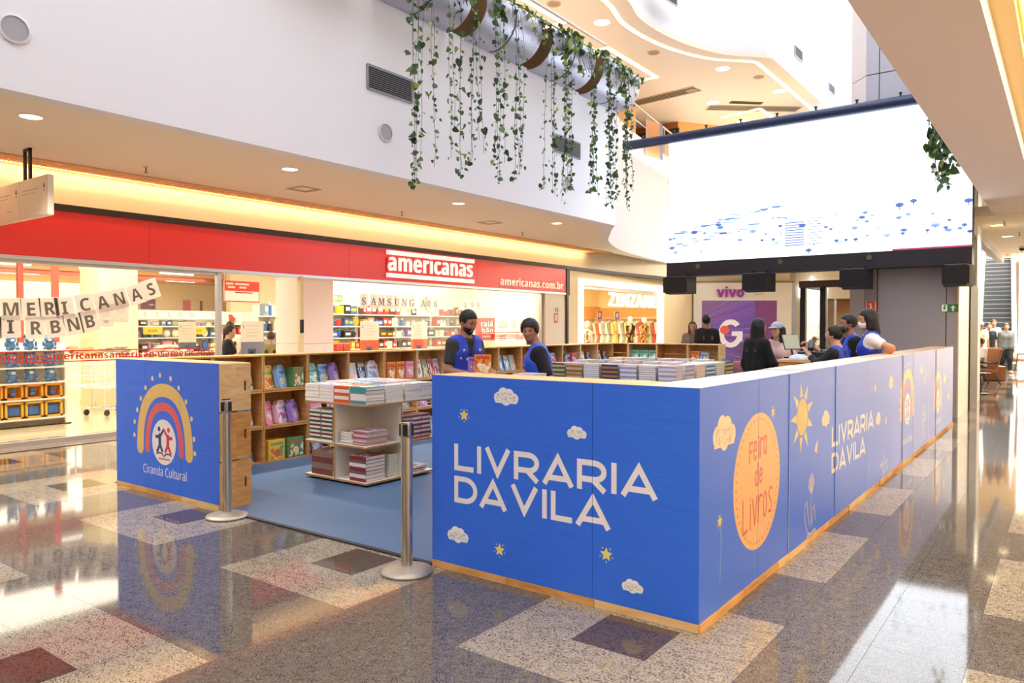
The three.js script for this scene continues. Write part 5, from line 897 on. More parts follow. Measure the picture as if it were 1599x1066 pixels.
    const EF = extra.length ? capField(extra, 0.04) : null, floorY = style === 'long' ? -0.5 : style === 'short' ? -0.035 : -0.05;
    const HF = (x, y, z) => {
      let d = ell(x, y, z, 0, 0.037, -0.016, 0.078 + big, 0.094 + big, 0.097 + big);
      d = Math.max(d, (z > -0.01 ? -0.02 : style === 'short' ? -0.065 : -0.08) - y);
      if (style === 'curly') d += 0.006 * Math.sin(x * 120) * Math.sin(y * 115 + 1) * Math.sin(z * 118);
      if (style === 'short') d += 0.0025 * Math.sin(x * 210) * Math.sin(y * 190) * Math.sin(z * 205);
      d = smax(d, Math.min(z - (Math.abs(x) > 0.066 ? 0.04 : 0.015 + (0.075 - Math.min(y, 0.075)) * 0.15), (o.fringe ?? 0.074) - y - x * x * 4), 0.008);
      d = smax(d, -ell(x, y, z, 0, -0.06, 0.03, 0.2, 0.06, 0.05), 0.01);
      if (EF) d = smin(d, EF(x, y, z), 0.02);
      return d;
    };
    part('hair', place(nets(HF, [-0.15, style === 'long' ? -0.02 - (o.hairLength ?? 0.3) - 0.06 : -0.25, -0.2], [0.15, 0.19, 0.13], Math.max(0.006, hc))), M(col, 0.6), t);
  }
  if (o.beard) part('beard', place(nets((x, y, z) => { let d = Math.min(ell(x, y, z, 0, -0.05, 0.028, 0.066, 0.07, 0.068), ell(x, y, z, 0, -0.087, 0.05, 0.042, 0.04, 0.044)); d = Math.max(d, y + 0.028 - 0.5 * Math.max(0, Math.abs(x) - 0.035), -0.012 - z); return smax(d, -ell(x, y, z, 0, -0.061, 0.1, 0.024, 0.009, 0.03), 0.006); }, [-0.09, -0.15, -0.03], [0.09, 0.02, 0.13], hc)), M(o.beard, 0.8), t);
  if (o.mask) part('face_mask', place(nets((x, y, z) => Math.max(Math.min(ell(x, y, z, 0, -0.05, 0.03, 0.071, 0.068, 0.083), ell(x, y, z, 0, -0.03, 0.06, 0.045, 0.035, 0.055)), y + 0.012, -0.1 - y, 0.0 - z), [-0.1, -0.13, -0.01], [0.1, 0.01, 0.14], hc)), M(o.mask, 0.7), t);
  if (o.cap) { part('cap', place(nets((x, y, z) => { let d = Math.max(ell(x, y, z, 0, 0.045, -0.012, 0.098, 0.1, 0.116), 0.03 - y); return Math.min(d, Math.max(ell(x, y, z, 0, 0.035, 0.1, 0.072, 0.02, 0.08), 0.03 - y)); }, [-0.12, 0.0, -0.14], [0.12, 0.16, 0.2], hc)), M(o.cap, 0.8), t); }
  if (far < 2) {
    const sp = (r, x, y, z, a = 1, b = 1, c = 1) => place(new THREE.SphereGeometry(r, 10, 8).scale(a, b, c).translate(x, y, z));
    for (const k of [1, -1]) {
      const e = part('eye', sp(0.0105, k * 0.031, 0.007, 0.0765, 1.15, 0.5, 0.8), M('#b9aca2', 0.35), t); part('iris', sp(0.0068, k * 0.031, 0.0065, 0.0822, 1.05, 0.78, 0.5), M('#1d1410', 0.25), e);
      part('eyebrow', place(rbox(0.03, 0.006, 0.008, 0.0025).rotateZ(-k * 0.12).translate(k * 0.032, 0.032, 0.087)), M(o.hair?.[1] ?? '#2a1c14', 0.8), t);
    }
    if (!o.mask) part('lips', merge([sp(0.011, 0, -0.0565, 0.087, 1.9, 0.42, 0.6), sp(0.01, 0, -0.066, 0.086, 1.7, 0.5, 0.6)]), M(o.lips ?? '#8a4a40', 0.5), t);
    if (o.glasses) part('spectacles', place(merge([...[-1, 1].map((k) => new THREE.TorusGeometry(0.022, 0.0022, 5, 18).translate(k * 0.032, 0.008, 0.1)), rod([-0.01, 0.01, 0.102], [0.01, 0.01, 0.102], 0.002), ...[-1, 1].map((k) => rod([k * 0.054, 0.012, 0.098], [k * 0.08, 0.008, -0.01], 0.002))])), M(o.glasses, 0.3), t);
  }
  if (o.lanyard) part('lanyard', [tube([[-0.05, 1.47, -0.02], [-0.055, 1.42, 0.08], [-0.03, 1.3, 0.142], [0, 1.16, 0.15]], 0.005, 14), tube([[0.05, 1.47, -0.02], [0.055, 1.42, 0.08], [0.03, 1.3, 0.142], [0, 1.16, 0.15]], 0.005, 14)], M(o.lanyard, 0.6), t);
  if (o.id) part('id_card', rbox(0.05, 0.07, 0.004, 0.002, 0, 1.12, 0.155), M('#8fbfe0', 0.4), t);
  return t;
}
const VEST = '#2443c0';
person({ label: 'bearded man in a blue sleeveless vest over a dark grey T-shirt, looking down', at: [-5.2, -6.13], face: [0.985, 0.17], height: 1.76, girth: 0.88, skin: '#a9775c', hair: ['short', '#120e0d'], beard: '#15100e', shirt: '#3b3a3c', vest: VEST, badges: true, trousers: '#23252c', head: { pitch: 0.36, yaw: 0.1 }, lean: 0.05, lanyard: '#2a2f3a', id: true, arms: { R: { e: [-0.22, 1.12, 0.0], w: [-0.1, 1.08, 0.27], n: [0.2, -1, 0], curl: 0.5, thumb: -1 }, L: { e: [0.22, 1.12, 0.08], w: [0.08, 1.12, 0.32], n: [0, -1, 0.1], curl: 0.6 } } });
person({ label: 'woman with short curly hair in a blue vest over black, glancing back over her shoulder', at: [-4.5, -6.58], face: [-0.78, 0.62], height: 1.66, girth: 1.18, female: true, skin: '#ad7a60', hair: ['curly', '#15100f'], shirt: '#17161a', sleeve: 0.8, vest: '#2c56d4', trousers: '#202228', head: { yaw: 1.25, pitch: 0.12, roll: 0.05, z: 0.02 }, lean: 0.12, arms: { L: { e: [0.27, 1.1, -0.06], w: [0.2, 1.0, 0.18], n: [0, -1, 0], curl: 0.4, thumb: -1 }, R: { e: [-0.25, 1.12, 0.06], w: [-0.12, 1.02, 0.28], n: [0, -1, 0], curl: 0.4 } } });
person({ label: 'tall man in a black T-shirt seen from behind before the purple shop front', at: [-6.23, -15.35], face: [-0.55, -0.83], height: 1.85, far: 1, skin: '#8a6048', hair: ['short', '#17120f'], shirt: '#141416', trousers: '#22242a', head: { yaw: -0.4 } });
person({ label: 'fair woman half hidden behind the tall man in black', at: [-7.0, -16.4], face: [0.4, 0.9], height: 1.72, far: 1, female: true, skin: '#d6a88c', hair: ['long', '#5a4232'], shirt: '#8a7a70', trousers: '#3a3a40' });
person({ label: 'woman in black clothes with very long straight black hair, seen from behind', at: [-3.52, -10.5], face: [0.5, -0.86], height: 1.7, far: 1, female: true, skin: '#c49a80', hair: ['long', '#0d0c12'], hairLength: 0.5, shirt: '#101014', sleeve: 1.9, trousers: '#101014', arms: { R: { e: [-0.24, 1.12, 0.06], w: [-0.1, 1.1, 0.26] } } });
person({ label: 'woman in a grey cap and pale pink top talking beside the checkout desk', at: [-3.38, -10.95], face: [0.1, 1], height: 1.66, far: 1, female: true, skin: '#dcb09a', hair: ['long', '#17131a'], hairLength: 0.3, cap: '#a9b4c4', shirt: '#e2c4c4', trousers: '#8a8690', head: { yaw: -0.5 }, arms: { L: { e: [0.26, 1.12, 0.0], w: [0.14, 1.06, 0.24] } } });
person({ label: 'attendant with hair in a bun and glasses, blue vest over black hoodie', at: [-2.26, -9.6], face: [-0.98, -0.12], height: 1.6, far: 1, female: true, skin: '#c99a82', hair: ['bun', '#14100f'], shirt: '#1a1b20', sleeve: 1.5, vest: VEST, trousers: '#26282e', glasses: '#d8d4cc', arms: { L: { e: [0.24, 1.24, 0.16], w: [0.1, 1.4, 0.34], n: [0, -1, 0], curl: 0.7, thumb: -1 }, R: { e: [-0.22, 1.3, 0.16], w: [-0.05, 1.47, 0.34], n: [0, -1, 0], curl: 0.7 } } });
person({ label: 'smiling man with short dark hair in a blue vest over black, beside the bun attendant', at: [-2.28, -10.4], face: [-0.86, 0.5], height: 1.75, far: 1, skin: '#9a6b52', hair: ['short', '#14121a'], beard: '#33241d', shirt: '#141418', vest: VEST, badges: true, lanyard: '#1c2233', trousers: '#26282e', arms: {} });
person({ label: 'woman wearing a white face mask and blue vest, one hand on her hip', at: [-1.98, -10.1], face: [-0.97, 0.22], height: 1.8, far: 1, female: true, skin: '#c0886c', hair: ['long', '#141018'], hairLength: 0.17, mask: '#f2f1f0', shirt: '#efe9e6', sleeve: 0.45, vest: VEST, trousers: '#2a3350', head: { pitch: 0.1 }, arms: { L: { e: [0.3, 1.29, -0.2], w: [0.2, 1.08, -0.04], n: [-1, 0, 0], curl: 0.6, thumb: -1 } } });
person({ label: 'woman in a grey top and black leggings walking towards the fair', at: [-1.8, -31.4], face: [0.3, 0.95], height: 1.72, girth: 1.35, far: 2, female: true, skin: '#d0a088', hair: ['tail', '#5a3a28'], shirt: '#6a7171', sleeve: 0.9, tunic: 0.12, trousers: '#1c1e22', shoes: '#d8a890', legs: { L: { knee: [0.1, 0.5, 0.1], ankle: [0.11, 0.085, 0.12] }, R: { knee: [-0.1, 0.5, -0.02], ankle: [-0.11, 0.085, -0.1] } } });
person({ label: 'man in a white cap and cream T-shirt at the foot of the escalator', at: [-2.42, -29.6], face: [0.4, 0.9], height: 1.78, far: 2, skin: '#a9745c', hair: ['short', '#201814'], cap: '#f4efe8', shirt: '#f0dcb8', trousers: '#3a3430' });
person({ label: 'young man in a black T-shirt by the escalator', at: [-2.3, -31.2], face: [0.3, 0.95], height: 1.74, far: 2, skin: '#c99a80', hair: ['short', '#3a2a20'], shirt: '#1e2024', trousers: '#5a544c' });
person({ label: 'man in a white T-shirt stepping off the escalator behind the others', at: [-2.26, -32.6], face: [0.3, 0.95], height: 1.86, far: 2, skin: '#c08e74', hair: ['short', '#4a3626'], shirt: '#f2ece4', trousers: '#6a6258' });
person({ label: 'man in a white shirt sitting in the brown leather chair', at: [-2.02, -24.7], face: [-0.75, 0.6], height: 1.74, far: 2, sit: true, skin: '#8d5a44', hair: ['short', '#1c1614'], shirt: '#f0e6dc', trousers: '#4a4a52', arms: { L: { e: [0.24, 1.1, 0.1], w: [0.14, 1.1, 0.34] } } });
person({ label: 'curly haired person sitting beyond the man in the white shirt', at: [-2.12, -26.2], face: [-0.6, 0.75], height: 1.7, far: 2, sit: true, female: true, skin: '#a9745c', hair: ['curly', '#5a3626'], shirt: '#f2e2cc', trousers: '#8a5a3c' });
person({ label: 'woman in a black top reading inside the red shop, seen in profile', at: [-11.95, -7.65], face: [0.5, -0.86], height: 1.62, far: 1, female: true, skin: '#d6a88c', hair: ['tail', '#3a2a20'], shirt: '#1b1c20', trousers: '#6a6a70', arms: { L: { e: [0.22, 1.14, 0.14], w: [0.1, 1.28, 0.34] }, R: { e: [-0.22, 1.14, 0.14], w: [-0.1, 1.28, 0.34] } } });
person({ label: 'dark haired shopper behind the reading woman in the red shop', at: [-13.6, -8.75], face: [-0.8, -0.5], height: 1.7, far: 2, skin: '#c99a80', hair: ['short', '#1c1614'], shirt: '#e6e0d4', trousers: '#3a3a40' });
person({ label: 'boy in an olive T-shirt beside the doorway pillar of the red shop', at: [-12.6, -9.0], face: [-0.7, -0.7], height: 1.5, far: 2, skin: '#a97a60', hair: ['short', '#3a2a20'], shirt: '#8c8350', trousers: '#4a4438' });

// ---------- LED screen, its beam, loudspeakers ----------
{
  const art = canvasTex(1400, 640, (c, w, h) => {
    c.fillStyle = '#ffffff'; c.fillRect(0, 0, w, h);
    const r = rng(77), tone = () => pick(['#3a5f96', '#2f4a8c', '#4a86a8', '#2a3566'], r);
    for (let i = 0; i < 90; i++) { c.fillStyle = tone(); c.globalAlpha = 0.4 + r() * 0.4; const q = r(), x = q * w * 0.42, y = h * (0.78 - 0.2 * q + 0.05 * (r() - 0.5) + (i % 3 ? 0 : 0.09)); c.fillRect(x, y, 14 + r() * 50, 2 + r() * 6); }
    for (let i = 0; i < 46; i++) { c.fillStyle = tone(); c.globalAlpha = 0.5 + r() * 0.5; const x = r() * w, y = h * (0.7 + 0.22 * r()), s = 5 + r() * 13; c.beginPath(); c.ellipse(x, y, s, s * 0.5, 0, 0, 7); c.fill(); c.fillRect(x - 1, y, 3, s * 0.9); }
    c.globalAlpha = 0.9; c.fillStyle = '#34488c'; for (let k = 0; k < 10; k++) { c.fillRect(w * 0.44, h * (0.74 + k * 0.019), w * 0.065, 5); c.fillRect(w * 0.515, h * (0.72 + k * 0.021), w * 0.05, 3); } for (const [X, Y, S] of [[0.8, 0.68, 17], [0.84, 0.66, 14], [0.99, 0.69, 16], [0.81, 0.88, 9], [0.88, 0.87, 9], [0.93, 0.86, 10], [0.98, 0.85, 11], [0.61, 0.9, 10], [0.64, 0.9, 9], [0.67, 0.9, 11], [0.36, 0.86, 9], [0.4, 0.86, 9], [0.52, 0.96, 14]]) { c.beginPath(); c.ellipse(w * X, h * Y, S, S * 0.6, 0, 0, 7); c.fill(); c.fillRect(w * X - 2, h * Y, 4, S * 1.3); }
    c.globalAlpha = 0.6; for (let i = 0; i < 40; i++) { c.fillStyle = tone(); c.fillRect(r() * w * 0.6, h * (0.9 + 0.1 * r()), 6 + r() * 24, 3); }
    c.globalAlpha = 1; c.fillStyle = '#8b2f4c'; c.fillRect(w * 0.78, h - 9, w * 0.22, 9);
  });
  const t = thing('video_screen', 'huge bright video wall showing a pale blue landscape, hung over the fair', 'screen', [-4.165, 2.98, -15.0]);
  part('cabinet', box(5.62, 2.6, 0.27, 0, 1.28, -0.14), black, t);
  part('display', new THREE.PlaneGeometry(5.6, 2.56).translate(0, 1.28, 0.0), new THREE.MeshStandardMaterial({ color: '#111111', roughness: 0.5, emissive: new THREE.Color().setRGB(0.93, 0.96, 1), emissiveMap: art, emissiveIntensity: SCREEN_GLOW }), t);
  part('lower_beam', box(5.62, 0.3, 0.34, 0, -0.15, -0.11), M('#1b1a24', 0.4), t);
  for (const x of [-2.1, -0.4, 1.2]) part('beam_lamp', cyl(0.05, 0.05, 0.03, 0, 0, 0, 14).rotateX(Math.PI / 2), M('#5d5138', 0.4), t, [x, -0.1, 0.06]);
  const p = thing('truss_pipe', 'dark round pipe with small hooks running above the video wall', 'pipe', [-4.6, 5.6, -14.85]);
  part('pipe', cyl(0.1, 0.1, 6.7, 0, 0, 0, 24).rotateZ(Math.PI / 2), M('#2c3350', 0.35, { metalness: 0.3 }), p);
  for (let i = 0; i < 9; i++) part('hook', [box(0.03, 0.07, 0.03, -2.9 + i * 0.72, 0.12, 0), box(0.05, 0.015, 0.06, -2.9 + i * 0.72, 0.155, 0)], black, p);
  [['leftmost', -6.63, 0.58], ['second', -4.96, 0.54], ['third', -3.17, 0.5], ['rightmost', -1.56, 0.44]].forEach(([n, x, w], i) => {
    const s = thing('loudspeaker', `black box loudspeaker under the video wall, ${n} of the four`, 'loudspeaker', [x, 2.31, -14.85]);
    const g = new THREE.ExtrudeGeometry(new THREE.Shape([[-w / 2, 0.16], [w / 2, 0.16], [w * 0.36, -0.24], [-w * 0.36, -0.24]].map((q) => new THREE.Vector2(...q))), { depth: 0.35, bevelEnabled: true, bevelSize: 0.008, bevelThickness: 0.008, bevelSegments: 1 }).rotateX(-Math.PI / 2);
    part('cabinet', g, M('#1a1a20', 0.5), s); part('grille', box(w * 0.92, 0.31, 0.01, 0, 0.175, 0.245), M('#0f0f12', 0.8), s).position.y = 0; part('bracket', [box(0.05, 0.06, 0.12, -w / 4, 0.375, 0), box(0.05, 0.06, 0.12, w / 4, 0.375, 0)], darkMetal, s);
  });
}
sign('fire_extinguisher_sign', 'red sign with a pale extinguisher symbol on the grey lift cladding', [-3.0, 1.95, -15.29], 0, 0.2, 0.26, (c, w, h) => { c.fillStyle = '#d5402c'; c.fillRect(0, 0, w, h); c.fillStyle = '#f0dcb0'; c.fillRect(w * 0.4, h * 0.25, w * 0.2, h * 0.6); c.fillRect(w * 0.32, h * 0.12, w * 0.25, h * 0.1); c.fillStyle = '#f6e4cc'; c.fillRect(w * 0.08, 0, w * 0.06, h); c.fillRect(w * 0.86, 0, w * 0.06, h); });
sign('exit_sign', 'green exit sign with running figure and arrow on the grey cladding', [-1.72, 1.945, -15.29], 0, 0.27, 0.14, (c, w, h) => { c.fillStyle = '#2c7d48'; c.fillRect(0, 0, w, h); c.fillStyle = '#eef3e6'; c.fillRect(w * 0.04, h * 0.06, w * 0.34, h * 0.88); c.fillStyle = '#2c7d48'; c.fillRect(w * 0.16, h * 0.3, w * 0.1, h * 0.4); c.beginPath(); c.arc(w * 0.24, h * 0.2, h * 0.09, 0, 7); c.fill(); c.fillStyle = '#eef3e6'; c.beginPath(); c.moveTo(w * 0.7, h * 0.15); c.lineTo(w * 0.86, h * 0.55); c.lineTo(w * 0.75, h * 0.5); c.lineTo(w * 0.75, h * 0.9); c.lineTo(w * 0.65, h * 0.9); c.lineTo(w * 0.65, h * 0.5); c.lineTo(w * 0.54, h * 0.55); c.fill(); });

// ---------- fittings of the soffits and walls ----------
function downlight(label, x, y, z, warm = [1, 0.88, 0.68], cd = 34, r = 0.1) {
  const t = thing('downlight', label, 'ceiling light', [x, y, z]);
  part('trim_ring', lathe([[r, 0.012], [r + 0.022, 0.01], [r + 0.024, 0.0], [r + 0.004, -0.006], [r, 0.002]], 28), M('#f5efe6', 0.5), t);
  part('lamp', cyl(r, r, 0.006, 0, 0.0, 0, 28), warmGlow, t);
  if (cd) { const l = new THREE.SpotLight(new THREE.Color().setRGB(...warm), cd, 0, 1.15, 0.6, 2); l.name = 'downlight_lamp'; l.position.set(x, y - 0.03, z); l.target.position.set(x, 0, z); l.shadow.radius = 4; l.castShadow = true; scene.add(l, l.target); l.target.name = 'aim'; }
}
[0.1, -3.24, -6.4, -9.9, -13.0].forEach((z, i) => downlight(i ? `warm downlight in the left soffit, ${ORD[i - 1]} from the hanging direction sign` : 'warm downlight in the left soffit behind the camera line', -8.52, 3.745, z));
[[-1.27, -18.85, 'nearer warm downlight in the far right ceiling'], [-1.22, -21.3, 'farther warm downlight in the far right ceiling']].forEach(([x, z, n]) => downlight(n, x, 3.755, z, undefined, 18, 0.11));
[-2, -6, -10, -14].forEach((z, i) => downlight(`warm downlight over the right aisle, ${ORD[i]} from the camera`, 1.6, 4.045, z, undefined, 30, 0.11));
[[-9.45, -16.46], [-8.28, -21.49], [-9.78, -24.52], [-7.59, -24.61], [-9.79, -27.46]].forEach(([x, z], i) => downlight(`warm downlight in the upper gallery ceiling, ${ORD[i]} going away from the planters`, x, 9.195, z, undefined, 0, 0.2));
function sprinkler(label, x, y, z) { const t = thing('sprinkler', label, 'sprinkler', [x, y, z]); part('rose', cyl(0.035, 0.035, 0.012, 0, -0.006, 0, 14), alu, t); part('stem', [rod([0, 0, 0], [0, -0.075, 0], 0.01), cyl(0.028, 0.028, 0.005, 0, -0.08, 0, 12)], M('#8a6a48', 0.4, { metalness: 0.6 }), t); }
[[-9.94, -5.16], [-9.96, -9.97], [-9.93, -13.74]].forEach(([x, z], i) => sprinkler(`brass sprinkler head in the left soffit, ${ORD[i]} from the direction sign`, x, 3.75, z));
[[-1.1, -18.3], [-0.95, -20.6]].forEach(([x, z], i) => sprinkler(`small sprinkler beside the ${['nearer', 'farther'][i]} downlight of the far right ceiling`, x, 3.76, z));
{ const t = thing('security_camera', 'dark dome camera on the far right ceiling above the escalator', 'camera', [-1.05, 3.76, -24.2]); part('mount', cyl(0.07, 0.07, 0.05, 0, -0.025, 0, 16), white, t); part('dome', new THREE.SphereGeometry(0.075, 16, 10, 0, 6.3, Math.PI / 2, Math.PI / 2).translate(0, -0.05, 0), M('#1c1a1a', 0.15), t); }
function ventBox(label, pos, rot, w, h, n, mat = M('#8d8f96', 0.5), depth = 0.02) {
  const t = thing('air_vent', label, 'vent', pos); t.rotation.set(...rot);
  part('frame', [box(w, 0.03, depth, 0, h / 2, 0), box(w, 0.03, depth, 0, -h / 2, 0), box(0.03, h, depth, -w / 2, 0, 0), box(0.03, h, depth, w / 2, 0, 0)], mat, t);
  part('backing', box(w, h, 0.006, 0, 0, -depth / 2), M('#3c3d42', 0.8), t);
  for (let i = 0; i < n; i++) part('slat', box(w - 0.03, 0.008, depth, 0, 0, 0), mat, t, [0, -h / 2 + ((i + 0.5) * h) / n, 0]).rotation.x = 0.5;
}
ventBox('rectangular slatted air vent in the white balcony wall beside the first vines', [-7.69, 5.01, -7.48], [0, Math.PI / 2, 0], 0.86, 0.32, 11);
ventBox('rectangular slatted air vent in the white balcony wall behind the last vines', [-7.69, 5.02, -12.12], [0, Math.PI / 2, 0], 0.86, 0.3, 11);
[[-7.45, 'nearer square air diffuser in the left soffit'], [-12.1, 'farther square air diffuser in the left soffit']].forEach(([z, n]) => {
  const t = thing('air_diffuser', n, 'vent', [-9.57, 3.745, z]);
  for (const [s, y] of [[0.36, 0], [0.27, 0.006], [0.18, 0.012]]) part('ring', [box(s, 0.012, 0.03, 0, y, s / 2), box(s, 0.012, 0.03, 0, y, -s / 2), box(0.03, 0.012, s, s / 2, y, 0), box(0.03, 0.012, s, -s / 2, y, 0)], M('#b5a898', 0.5), t); part('backing', box(0.36, 0.006, 0.36, 0, 0.016, 0), M('#4c443c', 0.8), t);
});
[[-2.8, 4.3, 'upper corner'], [-7.39, 4.32, 'below the first air vent'], [-12.1, 4.35, 'behind the last vines']].forEach(([z, y, n]) => { const t = thing('wall_speaker', `round grey loudspeaker grille in the white balcony wall, ${n}`, 'loudspeaker', [-7.695, y, z], Math.PI / 2); part('rim', lathe([[0.112, 0], [0.135, 0.0], [0.135, 0.01], [0.112, 0.012]], 36).rotateX(Math.PI / 2), M('#dcdbe2', 0.5), t); part('grille', cyl(0.113, 0.113, 0.01, 0, 0, 0, 36).rotateX(Math.PI / 2), M('#a9a8ad', 0.7), t); });
{ // hanging direction sign
  const t = thing('direction_sign', 'white two part direction sign hanging on a black bracket over the red shop', 'sign', [-10.25, 2.9, -3.8]);
  for (const [k, x] of [[0, -0.4], [1, 0.39]]) {
    part('panel', rbox(0.78, 0.47, 0.07, 0.012, x, 0.235, 0), M('#f3ede2', 0.4), t);
    const tx = canvasTex(390, 235, (c, w, h) => { c.fillStyle = '#f3ede2'; c.fillRect(0, 0, w, h); c.fillStyle = '#b9b0a4'; c.fillRect(w * 0.06, h * 0.26, w * 0.62, 6); c.fillRect(w * 0.06, h * 0.36, w * 0.5, 4); if (!k) { c.fillStyle = '#e0998c'; c.fillRect(w * 0.5, h * 0.74, w * 0.2, 7); } c.fillStyle = '#4a4038'; c.beginPath(); c.moveTo(w * 0.9, h * 0.14); c.lineTo(w * 0.94, h * 0.28); c.lineTo(w * 0.86, h * 0.28); c.fill(); c.fillRect(w * 0.89, h * 0.28, w * 0.02, h * 0.12); });
    part('print', new THREE.PlaneGeometry(0.74, 0.43).translate(x, 0.235, 0.0365), M('#ffffff', 0.5, { map: tx }), t);
  }
  part('bracket', [box(0.035, 0.42, 0.03, 0.07, 0.66, 0), box(0.035, 0.42, 0.03, 0.22, 0.66, 0), box(0.185, 0.035, 0.03, 0.145, 0.84, 0)], black, t);
}
ventBox('short dark slotted vent in the yellow lit right ceiling', [-0.2, 4.045, -7.2], [Math.PI / 2, 0, Math.PI / 2], 0.5, 0.16, 4, M('#7a6248', 0.5));
// ---------- planters and hanging vines ----------
const planterSteel = M('#b9b9c8', 0.42, { metalness: 0.7 });
[[-6.8, -5.3], [-8.65, -7.1], [-10.45, -8.98], [-12.2, -10.78], [-14.0, -12.52]].forEach(([z1, z0], i) => {
  const L = z0 - z1, t = thing('planter', `half round steel planter on the balcony edge, ${ORD[i]} along the row of five`, 'planter', [-7.6, 6.56, (z0 + z1) / 2]);
  const s = new THREE.Shape(), r = 0.46, a0 = -Math.PI - 0.42, a1 = 0.42; s.absarc(0, 0, r, a0, a1, false); s.absarc(0, 0, r - 0.012, a1, a0, true); s.closePath();
  for (const k of [-1, 1]) part('steel_shell', new THREE.ExtrudeGeometry(s, { depth: L / 2 - 0.012, bevelEnabled: false, curveSegments: 28 }).translate(0, 0, k < 0 ? -L / 2 : 0.012), planterSteel, t);
  const rg = new THREE.Shape(); rg.absarc(0, 0, r + 0.006, a0, a1, false); rg.absarc(0, 0, r - 0.03, a1, a0, true); rg.closePath();
  part('seam_ring', new THREE.ExtrudeGeometry(rg, { depth: 0.022, bevelEnabled: false, curveSegments: 28 }).translate(0, 0, -0.011), black, t);
  const d = new THREE.Shape(); d.absarc(0, 0, r - 0.014, a0, a1, false); d.closePath();
  part('fibre_core', new THREE.ExtrudeGeometry(d, { depth: L - 0.02, bevelEnabled: false, curveSegments: 20 }).translate(0, 0, -L / 2 + 0.01), M('#6d5330', 0.95), t);
});
const leafGeos = [0, 1, 2].map((v) => {
  const o = [[0, 0], [0.28, -0.12], [0.46, 0.08], [0.48, 0.38], [0.3, 0.72], [0, 1.02], [-0.3, 0.72], [-0.48, 0.38], [-0.46, 0.08], [-0.28, -0.12]], g = new THREE.BufferGeometry(), p = [0, 0.45, 0.0], idx = [];
  o.forEach(([x, y]) => p.push(x * (0.9 + v * 0.1), y, Math.abs(x) * (0.25 + v * 0.15) - y * y * 0.2 * v));
  for (let i = 0; i < o.length; i++) idx.push(0, 1 + i, 1 + ((i + 1) % o.length));
  g.setAttribute('position', new THREE.BufferAttribute(new Float32Array(p), 3)); g.setAttribute('uv', new THREE.BufferAttribute(new Float32Array((p.length / 3) * 2), 2)); g.setIndex(idx); g.computeVertexNormals(); return g;
});
const leafMats = ['#33502a', '#426430', '#2a4326', '#58783a', '#8d9a40'].map((c) => new THREE.MeshPhysicalMaterial({ color: c, roughness: 0.6, side: THREE.DoubleSide }));
const stemMat = M('#3a4530', 0.8);
function leaf(parent, p, size, r, dark = 0) {
  const m = new THREE.Mesh(leafGeos[Math.floor(r() * 3)], leafMats[Math.min(4, Math.floor(Math.pow(r(), 1.4 + dark) * 5))]); m.name = 'leaf'; m.castShadow = m.receiveShadow = true;
  m.position.set(...p); m.scale.setScalar(size); m.rotation.set(Math.PI + (r() - 0.5) * 2.2, r() * 6.28, (r() - 0.5) * 2.2); parent.add(m);
}
